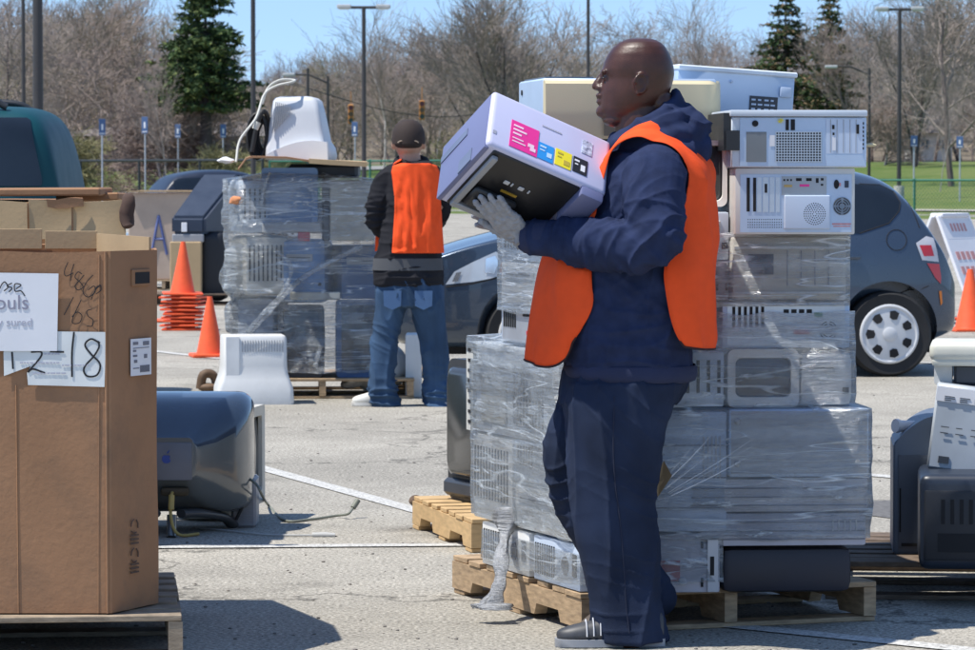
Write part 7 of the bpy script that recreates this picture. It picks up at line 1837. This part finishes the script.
for py, hw_, d_ in ((119.5, 4, .03), (121, 9, .065), (125, 13.3, .095), (132, 16, .112), (139, 16.8, .118), (144, 16.6, .116)):
    z = K(408, py).z; RR.append([Vector((K(408.5, py).x + math.cos(a) * hw_ * pb, YB + math.sin(a) * d_, z + (.012 if math.sin(a) < 0 else -.006) * 0)) for a in [2 * math.pi * k / 28 for k in range(28)]])
rings(bm, RR); cp_ = obj('cap', rel(bm, MB), BROWNC, MB, 60)
bm = new(); RR = [[Vector((K(408.5 + x, 140).x, YB + .09 + y * .13, K(408, 140 + abs(x) * .15 + y * 2).z)) for x in range(-13, 14, 2)] for y in (0, .5, 1)]; rings(bm, RR, False, False, False); obj('visor', rel(bm, MB), BROWNC, cp_, 180)
bm = new(); pts = [K(408.5, 142) + Vector((math.cos(R(a)) * .062, -.115 + .01, .004 + math.sin(R(a)) * .016 - .01)) for a in range(0, 181, 15)]; tube(bm, pts, .0042, 6); obj('cap_strap', rel(bm, MB), mat('tan strap', (.30, .24, .18), .8), cp_, 60)
# jacket
bm = new()
rings(bm, [sring(K(cx, py).x, YB, K(413, py).z, a * pb, b_, 2.5, 36) for py, cx, a, b_ in ((161, 413, 14, .08), (167, 413, 23, .11), (178, 412, 26, .125), (205, 411, 26, .13), (235, 409, 29, .135), (258, 408, 33, .14), (276, 408, 35, .145), (285, 408, 34.5, .145))])
limb(bm, [K(392, 174), K(386, 182), K(377, 204), K(376, 219, .02), K(382, 230, .14), K(386, 233, .19)], [.066, .074, .068, .062, .055, .042], 18)
limb(bm, [K(433, 174), K(437, 182), K(442, 204, .03), K(441, 215, .06), K(436, 222, .18)], [.062, .066, .058, .055, .045], 18)
pts = [K(412, 165) + Vector((math.cos(a) * .085, math.sin(a) * .085 - .01, .035 * math.sin(a))) for a in [2 * math.pi * k / 20 for k in range(21)]]; tube(bm, pts, .034, 10, cap=False); ell(bm, K(418, 168, -.10), (.095, .05, .045), Matrix.Rotation(R(-10), 3, 'Y'), 16, 10); ell(bm, K(430, 172, -.07), (.05, .05, .035), u=12, v=8)
b = remesh(bm, .008, 3); cloth(b, (.008, (8, 8, 4)), [(K(376, 214), .12, .014, uz, 24), (K(408, 268, -.1), .2, .010, uz, 16)], 5); b.normal_update(); bvJ = BVHTree.FromBMesh(b)
jk = obj('jacket', rel(b, MB), BLACKC, MB, 180)
bm = new(); rings(bm, [sring(K(408, py).x, YB, K(413, py).z, a * pb + .006, b_ + .006, 2.5, 36) for py, a, b_ in ((258, 33.5, .142), (264, 34.2, .144), (270, 34.8, .146))], True, False, False)
obj('grey_band', rel(bm, MB), mat('dark grey stripe', (.075, .078, .085), .9), jk, 180)
# vest on him: back panel and shoulder straps
bm = new(); L = []
edges = [(163.5, 401, 429), (166, 393.5, 437), (172, 392, 439.5), (182, 393.5, 440), (196, 395, 440.5), (212, 395, 441.5), (230, 394, 442.5), (244, 393, 443.5), (250, 392.5, 444), (253.5, 393, 444)]
for i in range(len(edges) - 1):
    for q in range(4):
        f = q / 4; py, xl_, xr_ = [edges[i][j] + (edges[i + 1][j] - edges[i][j]) * f for j in range(3)]; row = []
        for k in range(25):
            x = xl_ + (xr_ - xl_) * k / 24; h = bvJ.ray_cast(K(x, py, -1), Vector((0, 1, 0))); u = (k / 12 - 1)
            yb_ = YB - .155 + .06 * abs(u) ** 3; y = min(h[0].y - .010 if h[0] else 99, yb_) - .014 * ridge(Vector((x * .11, py * .022, 4))) * min(1, max(0, (py - 166) / 30)); y = min(y, h[0].y - .008) if h[0] else y
            row.append(bm.verts.new(Vector((K(x, py).x, y, K(x, py).z))))
        L.append(row)
for p, q in zip(L, L[1:]):
    for k in range(24): bm.faces.new((p[k], p[k + 1], q[k + 1], q[k]))
bmesh.ops.recalc_face_normals(bm, faces=bm.faces); bmesh.ops.solidify(bm, geom=bm.faces[:], thickness=.003)
v2 = obj('vest', rel(bm, MB), ORANGE, MB, 180)
bm = new(); RR = []
for s0_, s1_ in (((393.5, 166), (401, 163.5)), ((396, 163), (403, 160.5)), ((398, 165), (404, 163))): 
    dy = (-.10, 0.0, .12)[len(RR)]; RR.append([K(s0_[0], s0_[1], dy) + Vector((0, 0, .012)), K(s1_[0], s1_[1], dy) + Vector((0, 0, .02)), K(s1_[0], s1_[1], dy) + Vector((0, 0, .016)), K(s0_[0], s0_[1], dy) + Vector((0, 0, .008))])
rings(bm, RR); obj('shoulder_strap', rel(bm, MB), ORANGE, v2)
bm = new(); a_ = [K(375, 232, .16), K(382, 228, .16), K(381, 250, .17), K(374, 252, .17)]; rings(bm, [a_, [q + Vector((.0, .01, 0)) for q in a_]]); obj('front_panel', rel(bm, MB), ORANGE, v2)
# jeans
bm = new()
rings(bm, [sring(K(cx, py).x, YB, K(413, py).z, a * pb, b_, 2.3, 32) for py, cx, a, b_ in ((272, 408, 33, .135), (284, 409, 34.5, .14), (298, 410, 35, .14), (306, 410, 33, .13))])
rings(bm, [sring(K((a + c) / 2, py).x, YB + dy, K(413, py).z, (c - a) / 2 * pb, b_, 2.2, 28) for py, a, c, dy, b_ in ((290, 374.5, 409, 0, .12), (310, 374, 406, 0, .115), (340, 371.5, 399, 0, .10), (370, 369.5, 395, -.01, .095), (392, 370, 397, -.01, .10), (407, 371, 399, -.01, .105))])
rings(bm, [sring(K((a + c) / 2, py).x, YB + dy, K(413, py).z, (c - a) / 2 * pb, b_, 2.2, 28) for py, a, c, dy, b_ in ((290, 406, 444, 0, .12), (310, 411, 445, 0, .115), (340, 420, 446.5, .02, .10), (370, 424, 449, .03, .095), (392, 425, 450, .03, .10), (408, 426, 451, .03, .105))])
b = remesh(bm, .007, 3); cloth(b, (.008, (8, 8, 3)), [(K(384, 395), .14, .022, uz, 24), (K(438, 397), .14, .022, uz, 24), (K(386, 335), .12, .010, Vector((.4, 0, .9)), 20), (K(412, 292, -.1), .15, .012, Vector((.9, 0, .4)), 16)], 7)
jn = obj('jeans', rel(b, MB), JEANS, MB, 180)
for x in (393, 424):
    bm = new(); 
    vs_ = [K(x - 9, 290, -.147), K(x + 9, 290, -.147), K(x + 8.5, 305, -.146), K(x, 309, -.146), K(x - 8.5, 305, -.146)]; rings(bm, [vs_, [q + Vector((0, .006, 0)) for q in vs_]]); obj('back_pocket', rel(bm, MB), mat('denim pocket', (.07, .14, .27), .85, bump=.3), jn)
shoe('shoe', MB, MB, Vector((K(392, 0).x, YB - .03, 0)), R(170), .25, mat('white trainer', (.68, .66, .60), .6, dirt=.3), mat('white trainer sole', (.62, .6, .55), .7)); shoe('shoe', MB, MB, Vector((K(441, 0).x, YB - .05, 0)), R(100), .27, mat('blue grey shoe', (.10, .20, .28), .6), mat('grey trainer sole', (.3, .3, .3), .6))
